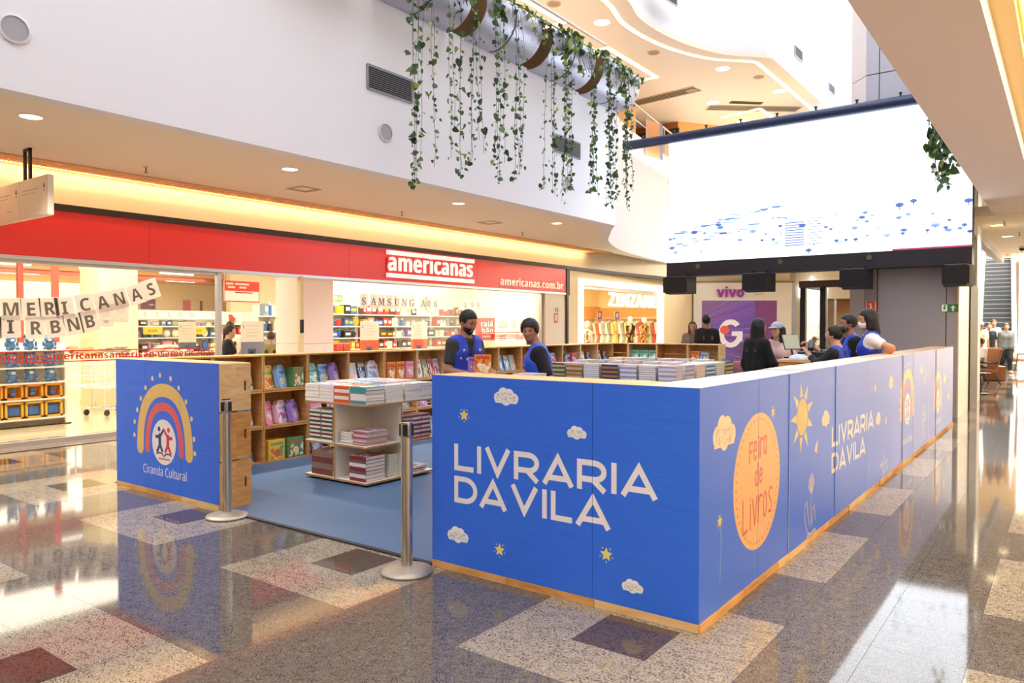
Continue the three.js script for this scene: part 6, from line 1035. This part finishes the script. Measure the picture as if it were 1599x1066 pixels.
{
  const r = rng(404);
  const VN = ['first', 'second', 'third', 'fourth', 'fifth', 'sixth', 'seventh', 'eighth', 'ninth', 'tenth', 'eleventh'];
  [[-7.3, 3.4, 4, 26], [-7.5, 3.75, 3, 22], [-8.1, 3.8, 4, 26], [-8.5, 3.95, 4, 22], [-9.2, 3.85, 4, 28], [-9.65, 3.9, 4, 24], [-10.5, 3.8, 4, 26], [-11.15, 3.75, 5, 30], [-11.9, 4.0, 4, 24], [-12.65, 3.8, 6, 32], [-13.25, 3.85, 6, 30]].forEach(([z, y1, n, k], i) => {
    const t = thing('hanging_vine', `heart leaved vine trailing from the planters down the white wall, ${VN[i]} along the row`, 'vine', [-7.12, 6.75, z]);
    for (let q = 0; q < n; q++) {
      const dz = (r() - 0.5) * 0.34, bottom = y1 - 6.75 + r() * r() * 1.1, pts = [[-0.16, 0.02, dz], [0.0, -0.06, dz], [0.03 + r() * 0.05, -0.4, dz + (r() - 0.5) * 0.05]];
      const steps = 7; let w = dz, xx = 0.05 + r() * 0.08; for (let s = 1; s <= steps; s++) { w += (r() - 0.5) * 0.07; xx += (r() - 0.5) * 0.03; pts.push([xx, -0.4 + (bottom + 0.4) * (s / steps), w]); }
      if (q === 0) pts.push([xx + 0.05, bottom - 0.12, w + 0.12]);
      const cv = new THREE.CatmullRomCurve3(pts.map((p) => new THREE.Vector3(...p)));
      part('stem', new THREE.TubeGeometry(cv, 26, 0.0035, 4), stemMat, t);
      const m = Math.round(k * (0.75 + r() * 0.5));
      for (let l = 0; l < m; l++) { const u = 0.08 + 0.92 * Math.pow((l + r()) / m, 0.8), p = cv.getPoint(Math.min(1, u)); leaf(t, [p.x + (r() - 0.5) * 0.08, p.y, p.z + (r() - 0.5) * 0.13], 0.04 + r() * r() * 0.085, r, 0.9); }
    }
  });
  [-6.1, -7.95, -9.8, -11.55, -13.25].forEach((z, i) => {
    const t = thing('trailing_plant', `bright leafy plant growing out of the ${ORD[i]} half round planter`, 'plant', [-7.5, 6.72, z]);
    for (let q = 0; q < 9; q++) { const a = (r() - 0.5) * 1.5, pts = [[0, 0, a], [0.1 + r() * 0.15, 0.08 + r() * 0.12, a + (r() - 0.5) * 0.2], [0.3 + r() * 0.1, -0.02, a + (r() - 0.5) * 0.3], [0.38 + r() * 0.06, -0.25 - r() * 0.3, a + (r() - 0.5) * 0.35]]; const cv = new THREE.CatmullRomCurve3(pts.map((p) => new THREE.Vector3(...p))); part('stem', new THREE.TubeGeometry(cv, 8, 0.005, 4), stemMat, t); for (let l = 0; l < 12; l++) { const p = cv.getPoint(r()); leaf(t, [p.x + (r() - 0.5) * 0.1, p.y + (r() - 0.3) * 0.1, p.z + (r() - 0.5) * 0.14], 0.07 + r() * 0.06, r, -0.8); } }
  });
  const t = thing('hanging_vine', 'leafy vine hanging beside the video wall from the right balcony', 'vine', [-1.28, 5.0, -12.6]);
  for (let q = 0; q < 10; q++) { const dz = (r() - 0.5) * 1.3, dx = -r() * 0.3; const pts = [[0.1, 0.1, dz], [dx, -0.1, dz], [dx - 0.03, -0.7, dz + 0.05], [dx, -1.0 - r() * 0.35, dz + (r() - 0.5) * 0.1]]; const cv = new THREE.CatmullRomCurve3(pts.map((p) => new THREE.Vector3(...p))); part('stem', new THREE.TubeGeometry(cv, 10, 0.004, 4), stemMat, t); for (let l = 0; l < 22; l++) { const p = cv.getPoint(0.2 + 0.8 * r()); leaf(t, [p.x + (r() - 0.5) * 0.12, p.y, p.z + (r() - 0.5) * 0.16], 0.07 + r() * 0.07, r, 0); } }
}
// ---------- gallery level: railing, shop fronts, ceiling lights ----------
{
  const t = thing('glass_railing', 'glass balustrade with two metal rails behind the planters', 'railing', [-8.06, 5.9, 0]);
  for (let z = 2; z > -14; z -= 1.35) { part('glass_panel', box(0.012, 1.45, 1.33, 0, 0.75, z - 0.67), glass, t); part('post', box(0.04, 1.6, 0.04, -0.03, 0.8, z), alu, t); }
  part('handrail', cyl(0.028, 0.028, 16.2, 0, 0, 0, 12).rotateX(Math.PI / 2).translate(0, 1.75, -6.1), alu, t); part('lower_rail', cyl(0.022, 0.022, 16.2, 0, 0, 0, 12).rotateX(Math.PI / 2).translate(0.02, 1.5, -6.1), steel, t);
  const far = thing('glass_railing', 'glass balustrade with pale handrail along the far curved gallery', 'railing', [0, 0, 0]);
  const c2 = endCurve.slice(14).map(([x, z]) => [x, 8.15, z]);
  part('handrail', tube(c2, 0.03, 30, 8), alu, far); part('lower_rail', tube(c2.map(([x, y, z]) => [x, y - 0.45, z]), 0.02, 30, 8), alu, far);
  for (let i = 0; i + 1 < c2.length; i += 4) { const [x, y, z] = c2[i]; part('post', rod([x, 7.2, z], [x, y, z], 0.02), alu, far); }
  struct('wall_galleryshop', [span(-14.5, -11.7, 5.9, 9.2, -26.4, -26)], M('#c67a42', 0.6));
  struct('wall_galleryshop', prism([[-11.7, -26], [-9.9, -28.6], [-10.1, -28.8], [-11.9, -26.2]], 5.9, 9.2), M('#f0b877', 0.6));
  const f = thing('gallery_shop_front', 'brown and orange lit shop front on the upper gallery with dark top band', 'shop front', [-12.2, 5.9, -25.95]);
  part('top_band', box(2.9, 0.2, 0.1, -0.9, 2.95, 0), M('#3a2a22', 0.6), f); part('doorway', box(0.9, 2.3, 0.06, 0.1, 1.5, 0), glow('#e89a4c', 0.7), f); part('frame', [box(0.1, 2.7, 0.1, 0.55, 1.45, 0.02), box(0.1, 2.7, 0.1, -0.35, 1.45, 0.02)], M('#5a3220', 0.6), f);  // doorway is a glowing panel standing for the lit shop inside
  sign('gallery_shop_panel', 'orange and cream panel standing for the shop seen through the far parapet', [-10.3, 7.35, -21.2], 1.45, 0.9, 1.1, (c, w, h) => { const g = c.createLinearGradient(0, 0, 0, h); g.addColorStop(0, '#e8a878'); g.addColorStop(0.6, '#c98658'); g.addColorStop(1, '#f0c890'); c.fillStyle = g; c.fillRect(0, 0, w, h); c.fillStyle = '#8a90a8'; c.fillRect(w * 0.8, 0, w * 0.2, h); }, 0.5, 0, 0.03, 'poster');  // printed panel stands for the shop view through an opening in the parapet
  const strip = (label, pts, w = 0.09) => {
    const t = thing('cove_light', label, 'light', [0, 0, 0]);
    part('light_strip', ribbon(pts, w, 9.185, 9.195), glow('#ffe6ae', 3.2), t); part('channel', ribbon(pts.map(([x, z]) => [x + 0.01, z]), w + 0.06, 9.195, 9.205), M('#f6dcae', 0.7), t);
  };
  strip('long curved warm light line along the upper ceiling edge', edge3.slice(2).map(([x, z]) => [x - 0.4, z]), 0.12);
  strip('warm angled light line in the upper ceiling over the planters', [[-10.2, -8], [-10.16, -15.94]], 0.14); strip('warm short light line meeting the angled one over the planters', [[-10.16, -15.94], [-11.8, -15.9]], 0.14);
  strip('warm long light line deep in the upper ceiling', [[-10.1, -18.1], [-10.1, -21.06]], 0.14); strip('warm cross light line deep in the upper ceiling', [[-10.1, -21.06], [-12, -21.07]], 0.14); strip('warm near cross light line deep in the upper ceiling', [[-10.1, -18.1], [-12, -17.9]], 0.14);
  strip('warm far light line above the pipe in the upper ceiling', [[-8.66, -26.2], [-8.7, -31]], 0.14); strip('warm far cross light line above the pipe', [[-8.66, -26.2], [-10.2, -26.5]], 0.14);
  [[-9.33, -19.11], [-9.82, -14.85], [-7.67, -22.86], [-9.83, -22.86]].forEach(([x, z], i) => { const t = thing('ceiling_speaker', `flat round ceiling speaker in the upper ceiling, ${ORD[i]} from the planters`, 'loudspeaker', [x, 9.19, z]); part('rim', cyl(0.17, 0.17, 0.012, 0, 0, 0, 24), M('#d9c2a0', 0.6), t); part('grille', cyl(0.14, 0.14, 0.016, 0, -0.002, 0, 24), M('#b39c80', 0.7), t); });
  ventBox('long dark slot vent in the upper ceiling', [-8.88, 9.19, -25.2], [Math.PI / 2, 0, -0.75], 1.1, 0.2, 4, M('#6b5c4e', 0.6)); 
  for (const [i, p] of [[-10.9, 9.19, -22.9], [-8.9, 9.19, -26.0]].entries()) ventBox(['pale access panel in the upper ceiling near the brown shop', 'pale long access panel in the upper ceiling beyond the brown shop'][i], p, [Math.PI / 2, 0, i ? -0.7 : 0.1], i ? 3.2 : 2.6, 0.55, 5, M('#cdbb9c', 0.7));
  ventBox('square grey grille in the white upper parapet', [-8.22, 9.98, -17.6], [0, Math.PI / 2 - 0.1, 0], 0.95, 0.32, 8, M('#bfc4c6', 0.5)); ventBox('small grey grille farther along the upper parapet', [-6.82, 10.05, -24.0], [0, Math.PI / 2, 0], 0.8, 0.32, 6, M('#c9cecf', 0.5)); ventBox('smallest grey grille at the far end of the upper parapet', [-6.82, 9.98, -28.0], [0, Math.PI / 2, 0], 0.8, 0.3, 6, M('#d3d7d8', 0.5));
}
// ---------- boutique with lit frame ----------
{
  const T = Math.PI / 2;
  const fr = structGroup('window_2');
  part('lit_frame', [span(-11.32, -11.2, 0, 3.0, -18.5, -18.22), span(-11.32, -11.2, 2.82, 3.0, -23.6, -18.5), span(-11.32, -11.2, 0, 3.0, -23.8, -23.5)], glow('#fff0c8', 0.9), fr);
  part('surround', [span(-11.4, -11.22, 0, 3.2, -18.22, -17.7), span(-11.4, -11.25, 3.0, 3.3, -23.8, -18.2), span(-11.4, -11.22, 0, 3.25, -26.2, -23.8)], M('#f6dfae', 0.6), fr);
  part('header_rail', span(-11.36, -11.3, 2.72, 2.8, -23.5, -18.5), alu, fr);
  struct('wall_boutique', [span(-15.2, -15, 0, 3.3, -26, -17.65), span(-15, -11.4, 0, 3.3, -26, -25.9)], M('#f4dbac', 0.6));
  struct('wall_boutique', [span(-14.98, -14.9, 1.9, 2.4, -25.9, -17.7), span(-15, -11.4, 1.9, 2.35, -25.88, -25.8)], M('#d99a5c', 0.6));
  struct('ceiling_boutique', span(-15.2, -11.4, 3.2, 3.3, -26, -17.65), M('#fbeed0', 0.6));
  const s = thing('shop_sign', 'tall thin white glowing letters reading ZINZANE inside the boutique front', 'sign', [-11.42, 2.26, -20.3], T);
  letters('ZINZANE', font, 0.42, 0.05, 3.4, glow('#fffdf2', 0.8), s);
  part('sign_rail', box(3.5, 0.03, 0.03, 1.7, 0.56, 0.02), alu, s);
  const rr = rng(61);
  const dress = (label, x, z, cols, h = 1.35, y0 = 0.35, mann) => {
    const t = thing(mann ? 'mannequin' : 'garment', label, mann ? 'mannequin' : 'garment', [x, 0, z]);
    const fab = cols[1] ? new THREE.MeshStandardMaterial({ roughness: 0.9, side: THREE.DoubleSide, map: canvasTex(96, 128, (c, w, hh) => { c.fillStyle = cols[0]; c.fillRect(0, 0, w, hh); if (cols[1]) for (let i = 0; i < 70; i++) { c.fillStyle = pick(cols.slice(1), rr); c.beginPath(); c.ellipse(rr() * w, rr() * hh, 2 + rr() * 7, 2 + rr() * 5, rr() * 3, 0, 7); c.fill(); } }) }) : M(cols[0], 0.9, { side: THREE.DoubleSide });
    const prof = [[0.0, h], [0.06, h], [0.17, h - 0.07], [0.17, h - 0.3], [0.13, h - 0.5], [0.19, h - 0.8], [0.24, 0], [0.0, 0]].map(([a, b]) => [a, b]);
    part('dress', lathe(prof.reverse(), 18).scale(1, 1, 0.6).rotateY(T).translate(0, y0, 0), fab, t);
    for (const k of [-1, 1]) part('sleeve', new THREE.CylinderGeometry(0.05, 0.075, 0.42, 10).rotateX(k * 0.35).translate(0, y0 + h - 0.28, k * 0.22), fab, t);
    if (mann) { part('head', new THREE.SphereGeometry(0.1, 14, 12).scale(0.85, 1.15, 0.9).translate(0, y0 + h + 0.14, 0), M('#f4ead8', 0.4), t); part('stand', [cyl(0.16, 0.16, 0.02, 0, 0.01, 0), rod([0, 0, 0], [0, y0 + h, 0], 0.02)], M('#d9d2c4', 0.4), t); }
    else part('hanger', [rod([0, y0 + h, 0], [0, y0 + h + 0.1, 0], 0.006), rod([0, y0 + h, -0.17], [0, y0 + h, 0.17], 0.008)], alu, t);
  };
  dress('mannequin in a black and tan floral dress at the boutique window', -12.7, -24.2, ['#2e2420', '#c98a4e', '#e6cfa0', '#8a5a3c'], 1.45, 0.3, true); dress('mannequin in a tan dress with black florals deeper in the boutique', -12.3, -24.5, ['#c99a6a', '#2e2420', '#7a4a34'], 1.42, 0.3, true); dress('mannequin in a pale patterned jacket with red front at the near window edge', -12.4, -20.7, ['#e6dcc4', '#b8482e', '#8a8a78'], 1.1, 0.45, true); dress('mannequin in a pale green patterned dress at the far window edge', -11.8, -24.9, ['#d9d49a', '#8a9a4e', '#f4ead0'], 1.3, 0.4, true);
  const hues = [['#b9bcb8', 'grey'], ['#e0603c', 'red orange'], ['#c6cfd4', 'pale blue'], ['#9aa3a0', 'slate'], ['#d9d4c4', 'cream'], ['#8d8578', 'taupe'], ['#e8c078', 'golden'], ['#f0e2c0', 'ivory'], ['#a3ab7a', 'sage']];
  for (const i of [0, 1, 2]) {
    const x0 = -14.7 + i * 1.1;
    for (let q = 0; q < 7; q++) { const [hx, n] = hues[(q + i * 4) % 9]; dress(`${n} garment hanging ${ORD[q]} on the ${ORD[i]} boutique rail`, x0 + q * 0.13, -25.3, [hx], 0.85, 1.0); }
    const t = thing('clothes_rail', `metal clothes rail, ${ORD[i]} along the boutique's end wall`, 'clothes rail', [x0 + 0.4, 0, -25.3]); part('bar', rod([-0.5, 1.96, 0], [0.5, 1.96, 0], 0.015), alu, t); for (const k of [-1, 1]) part('upright', rod([k * 0.5, 0, 0], [k * 0.5, 1.96, 0], 0.015), alu, t); part('foot', [box(0.04, 0.02, 0.4, 0.5, 0.01, 0), box(0.04, 0.02, 0.4, -0.5, 0.01, 0)], alu, t);
  }
  sign('boutique_picture', 'small floral picture below the first glowing letters', [-11.6, 1.98, -20.1], T, 0.28, 0.24, (c, w, h) => { c.fillStyle = '#5a3a3a'; c.fillRect(0, 0, w, h); c.fillStyle = '#e08a8a'; c.beginPath(); c.arc(w / 2, h / 2, w * 0.3, 0, 7); c.fill(); }); sign('boutique_picture', 'small floral picture below the middle glowing letters', [-11.6, 1.98, -21.2], T, 0.28, 0.24, (c, w, h) => { c.fillStyle = '#5a3a3a'; c.fillRect(0, 0, w, h); c.fillStyle = '#e8a0a0'; c.beginPath(); c.arc(w * 0.55, h * 0.5, w * 0.28, 0, 7); c.fill(); });
  const sc = thing('wall_screen', 'woven bamboo panels beside a bright light box in the boutique', 'wall panel', [-14.85, 1.5, -19.4], T); for (const k of [0, 1]) { const g = []; for (let i = 0; i < 12; i++) g.push(rod([k * 0.3, i * 0.11, 0], [k * 0.3 + 0.22, i * 0.11 + 0.1, 0], 0.012), rod([k * 0.3 + 0.22, i * 0.11, 0], [k * 0.3, i * 0.11 + 0.1, 0], 0.012)); part('bamboo_panel', g, M('#a87c3c', 0.7), sc); } part('light_box', box(0.7, 1.3, 0.06, 1.15, 0.65, 0), glow('#fff4d8', 1.5), sc);
}
// ---------- phone shop with purple mural ----------
{
  const A = 0.635, base = [-11.15, 0, -26.2];
  const w = structGroup('wall_phoneshop', base, A);
  for (const [x0, x1] of [[0, 0.55], [0.555, 1.45], [1.455, 2.6], [2.605, 3.62]]) part('cladding_panel', box(x1 - x0, 0.68, 0.12, (x0 + x1) / 2, 2.93, -0.06), M('#fbf3e2', 0.5), w);
  part('side_pier', [box(0.3, 2.6, 0.14, 0.15, 1.3, -0.06), box(0.55, 2.6, 0.14, 3.33, 1.3, -0.06)], M('#fbf3e2', 0.5), w); part('top_rail', box(3.7, 0.06, 0.16, 1.85, 3.28, -0.06), M('#8f7f62', 0.5), w); part('backing', box(3.6, 3.75, 0.05, 1.8, 1.9, -0.2), cream, w);
  const q = (x, z) => [base[0] + Math.cos(A) * x + Math.sin(A) * z, base[2] - Math.sin(A) * x + Math.cos(A) * z];
  const [mx, mz] = q(1.68, 0.02);
  sign('wall_mural', 'purple mural with light streaks and a huge white letter G', [mx, 1.3, mz], A, 2.76, 2.58, (c, W, H) => {
    const g = c.createLinearGradient(0, 0, W * 0.8, H); g.addColorStop(0, '#8f6a8c'); g.addColorStop(0.35, '#7a5ab4'); g.addColorStop(0.7, '#6a4f8c'); g.addColorStop(1, '#7a3f74'); c.fillStyle = g; c.fillRect(0, 0, W, H);
    const r = rng(9); for (let i = 0; i < 44; i++) { const a = r(); c.strokeStyle = pick(['rgba(230,200,250,.35)', 'rgba(150,110,230,.45)', 'rgba(240,110,170,.4)', 'rgba(80,50,90,.4)'], r); c.lineWidth = 2 + r() * 9; c.beginPath(); c.moveTo(-20, H * (0.15 + a * 0.6)); c.lineTo(W * 0.75, H * (a * 1.5 - 0.35)); c.stroke(); }
    c.fillStyle = '#e0568c'; c.fillRect(0, H * 0.93, W * 0.7, 8); c.fillStyle = '#84447c'; c.fillRect(W * 0.71, 0, W * 0.29, H);
    c.strokeStyle = '#fbf2f0'; c.lineWidth = W * 0.072; c.beginPath(); c.ellipse(W * 0.385, H * 0.47, W * 0.125, H * 0.165, 0, -0.75, 0.02, true); c.stroke(); c.fillStyle = '#fbf2f0'; c.fillRect(W * 0.4, H * 0.44, W * 0.145, H * 0.065); c.fillRect(W * 0.475, H * 0.44, W * 0.07, H * 0.14);
    c.fillStyle = '#f06a58'; c.beginPath(); c.arc(W * 0.305, H * 0.42, W * 0.062, 0, 7); c.fill();
  }, 0.4, 0.15, 0.03, 'mural');
  const [sx, sz] = q(0.84, 0.03);
  const s = thing('shop_sign', 'rounded purple letters reading vivo on the white phone shop front', 'sign', [sx, 2.72, sz], A); letters('vivo', font, 0.37, 0.05, 1.02, M('#b02ab4', 0.4), s);
  const [tx, tz] = q(2.3, 0.01); const m = thing('sign_mark', 'tiny pale green mark right of the purple letters', 'sign', [tx, 2.82, tz], A); part('dot', box(0.05, 0.06, 0.01, 0, 0, 0), M('#b9c88a', 0.5), m); part('bar', box(0.16, 0.025, 0.01, 0.14, 0, 0), M('#cfc9b8', 0.5), m);
}
// ---------- shop and glass lift lobby beyond ----------
struct('ceiling_back', span(-14, -3.2, 3.7, 3.85, -37, -26.3), M('#fbe8c4', 0.7));
struct('wall_backshop', [span(-8.3, -3.3, 2.65, 3.7, -29.2, -29), span(-8.3, -8.05, 0, 2.65, -29.2, -29)], M('#fbf1dc', 0.5));
struct('wall_backshop', span(-8.3, -3.3, 0, 3.7, -33.2, -33), M('#8a6a44', 0.6));
rectLight('back_shop_light', [-6, 2.6, -31], 3, 2.4, [1, 0.82, 0.5], 4, [-6, 0, -31]);
{
  const f = structGroup('window_3'); for (const x of [-8.0, -6.9, -5.8, -4.7, -3.6]) part('window_frame', box(0.06, 2.65, 0.08, x, 1.325, -29.05), alu, f); for (const x of [-7.45, -6.35, -5.25, -4.15]) part('pane', box(1.02, 2.6, 0.012, x, 1.32, -29.05), glass, f);
  solo('light_box', 'bright white light box sign at the corner beside the phone shop', 'light box', [rbox(0.9, 0.5, 0.12, 0.02, 0, 0, 0), box(0.05, 0.3, 0.05, 0, 0.38, 0)], glow('#ffffff', 2), [-7.7, 2.95, -28.92]);
  { const t = thing('pendant_lamp', 'round orange paper lantern inside the far glass shop', 'lamp', [-7.65, 2.2, -30]); part('shade', new THREE.SphereGeometry(0.2, 18, 14), glow('#ffb53a', 1.6), t); part('cord', rod([0, 0.2, 0], [0, 1.5, 0], 0.008), black, t); }
  const r = rng(12), t = thing('tall_plant', 'tall yellow green bamboo plant behind the far shop glass', 'plant', [-7.6, 0, -29.7]); for (let i = 0; i < 9; i++) { const x = (r() - 0.5) * 0.6, z = (r() - 0.5) * 0.3, h = 1.3 + r() * 0.6; part('stem', rod([x, 0.25, z], [x + (r() - 0.5) * 0.1, h, z], 0.014), M('#8a7a34', 0.6), t); for (let l = 0; l < 8; l++) leaf(t, [x + (r() - 0.5) * 0.25, 0.6 + r() * (h - 0.5), z + 0.05], 0.12 + r() * 0.1, r, -0.5); } part('pot', lathe([[0, 0], [0.22, 0], [0.26, 0.35], [0.24, 0.35], [0.22, 0.3], [0, 0.3]], 20), M('#e8d8b0', 0.6), t);
  const L = thing('glass_lobby', 'dark framed glass lift lobby with brown header beside the grey shaft', 'glass lobby', [-3.75, 0, -16.3]);
  for (const x of [-0.75, -0.35, 0.25]) part('post', box(0.11, 2.55, 0.12, x, 1.275, 0), M('#1d1a1a', 0.4), L); part('header', [box(1.25, 0.14, 0.16, -0.2, 2.5, 0), box(0.14, 0.14, 1.6, -0.75, 2.5, -0.8)], M('#6b5344', 0.5), L); part('door_leaf', box(0.5, 2.4, 0.03, -0.03, 1.22, -0.02), glass, L); part('side_glass', box(0.03, 2.4, 1.4, -0.75, 1.22, -0.75), glass, L); part('rear_post', box(0.11, 2.55, 0.12, -0.75, 1.275, -1.55), M('#1d1a1a', 0.4), L); part('dark_panel', box(0.35, 1.9, 0.05, 0.42, 0.95, -0.05), M('#26262c', 0.3), L);
}
// ---------- escalator, far seats, far wall poster ----------
{
  const t = thing('escalator', 'grey stepped escalator rising to the upper floor at the far end', 'escalator', [-2.28, 0, -34.3], 0.062), W = 1.0;
  for (let i = 0; i < 25; i++) part('step', [box(W, 0.2, 0.36, 0, 0.1 + i * 0.2 - 0.1, -i * 0.36)], M(i % 2 ? '#3f4244' : '#383b3d', 0.5, { metalness: 0.4 }), t);
  for (let i = 0; i < 25; i++) part('step_nosing', box(W, 0.02, 0.03, 0, i * 0.2 + 0.205, -i * 0.36 + 0.17), M('#84888a', 0.4), t);
  const sl = Math.atan2(0.2, 0.36), len = Math.hypot(5, 9) + 0.4;
  for (const k of [-1, 1]) {
    const side = (w, h, m, dx, dy, n) => { const o = part(n, rbox(w, h, len, 0.02), m, t, [k * (W / 2 + dx), 2.5 + dy, -4.4]); o.rotation.x = sl; };
    side(0.16, 0.5, M('#e6e2da', 0.4), 0.1, 0.1, 'skirt'); side(0.02, 0.7, glass, 0.09, 0.6, 'glass_side'); side(0.09, 0.06, M('#8f9698', 0.5), 0.09, 1.02, 'handrail');
    part('newel', cyl(0.3, 0.3, 0.16, 0, 0, 0, 20).rotateZ(Math.PI / 2), M('#e6e2da', 0.4), t, [k * (W / 2 + 0.1), 0.6, 0.5]);
  }
  part('truss', (() => { const g = box(W + 0.3, 0.5, len, 0, 0, 0); g.rotateX(sl); return g.translate(0, 2.0, -4.5); })(), M('#d9d2c4', 0.6), t);
  const chair = (label, x, z, turn) => { const c = thing('lounge_chair', label, 'chair', [x, 0, z], turn); const s = part('seat', rbox(0.6, 0.1, 0.6, 0.03), M('#9a6238', 0.5), c, [0, 0.4, 0]); s.rotation.x = -0.1; const b = part('backrest', rbox(0.6, 0.62, 0.09, 0.03), M('#9a6238', 0.5), c, [0, 0.7, -0.34]); b.rotation.x = -0.28; for (const a of [-1, 1]) { part('leg', rod([a * 0.26, 0, 0.28], [a * 0.24, 0.4, 0.2], 0.018), black, c); part('leg', rod([a * 0.26, 0, -0.42], [a * 0.24, 0.4, -0.2], 0.018), black, c); part('armrest', [rod([a * 0.3, 0.62, 0.22], [a * 0.3, 0.62, -0.3], 0.02), rod([a * 0.3, 0.4, 0.22], [a * 0.3, 0.62, 0.22], 0.015)], black, c); } };
  chair('brown leather lounge chair with black legs holding the seated man', -2.02, -24.75, -0.9); chair('brown leather lounge chair behind the first one', -2.14, -26.25, -0.7); chair('dark lounge chair alone at the far right edge', -1.45, -33.4, -1.2);
  solo('side_table', 'low brown cube table between the lounge chairs', 'table', [rbox(0.5, 0.42, 0.5, 0.02, 0, 0.23, 0), box(0.44, 0.03, 0.44, 0, 0.015, 0)], M('#a06a3e', 0.5), [-1.82, 0, -26.8], 0.3);
  solo('side_table', 'small black stand in front of the nearest lounge chair', 'table', [cyl(0.18, 0.18, 0.02, 0, 0.01, 0), rod([0, 0, 0], [0, 0.5, 0], 0.02), cyl(0.22, 0.22, 0.02, 0, 0.5, 0)], black, [-1.72, 0, -21.2]);
  sign('far_poster', 'grey blue poster on the bright far wall', [-1.42, 2.2, -36.97], 0, 0.54, 0.55, (c, w, h) => { c.fillStyle = '#9aa0b0'; c.fillRect(0, 0, w, h); c.fillStyle = '#d8cab0'; c.fillRect(0, 0, w, h * 0.12); });
  for (let i = 0; i < 4; i++) solo('display_figure', `brown clothed display form, ${ORD[i]} at the top of the escalator`, 'display form', [lathe([[0, 0], [0.16, 0], [0.12, 0.5], [0.19, 0.9], [0.16, 1.15], [0.05, 1.22], [0.07, 1.3], [0.06, 1.42], [0, 1.45]], 14)], M(pick(['#8a5a34', '#a87844', '#5a3a24'], R), 0.7), [-3.6 + i * 0.36, 5.0, -45.8]);
}
renderer.render(scene, camera);
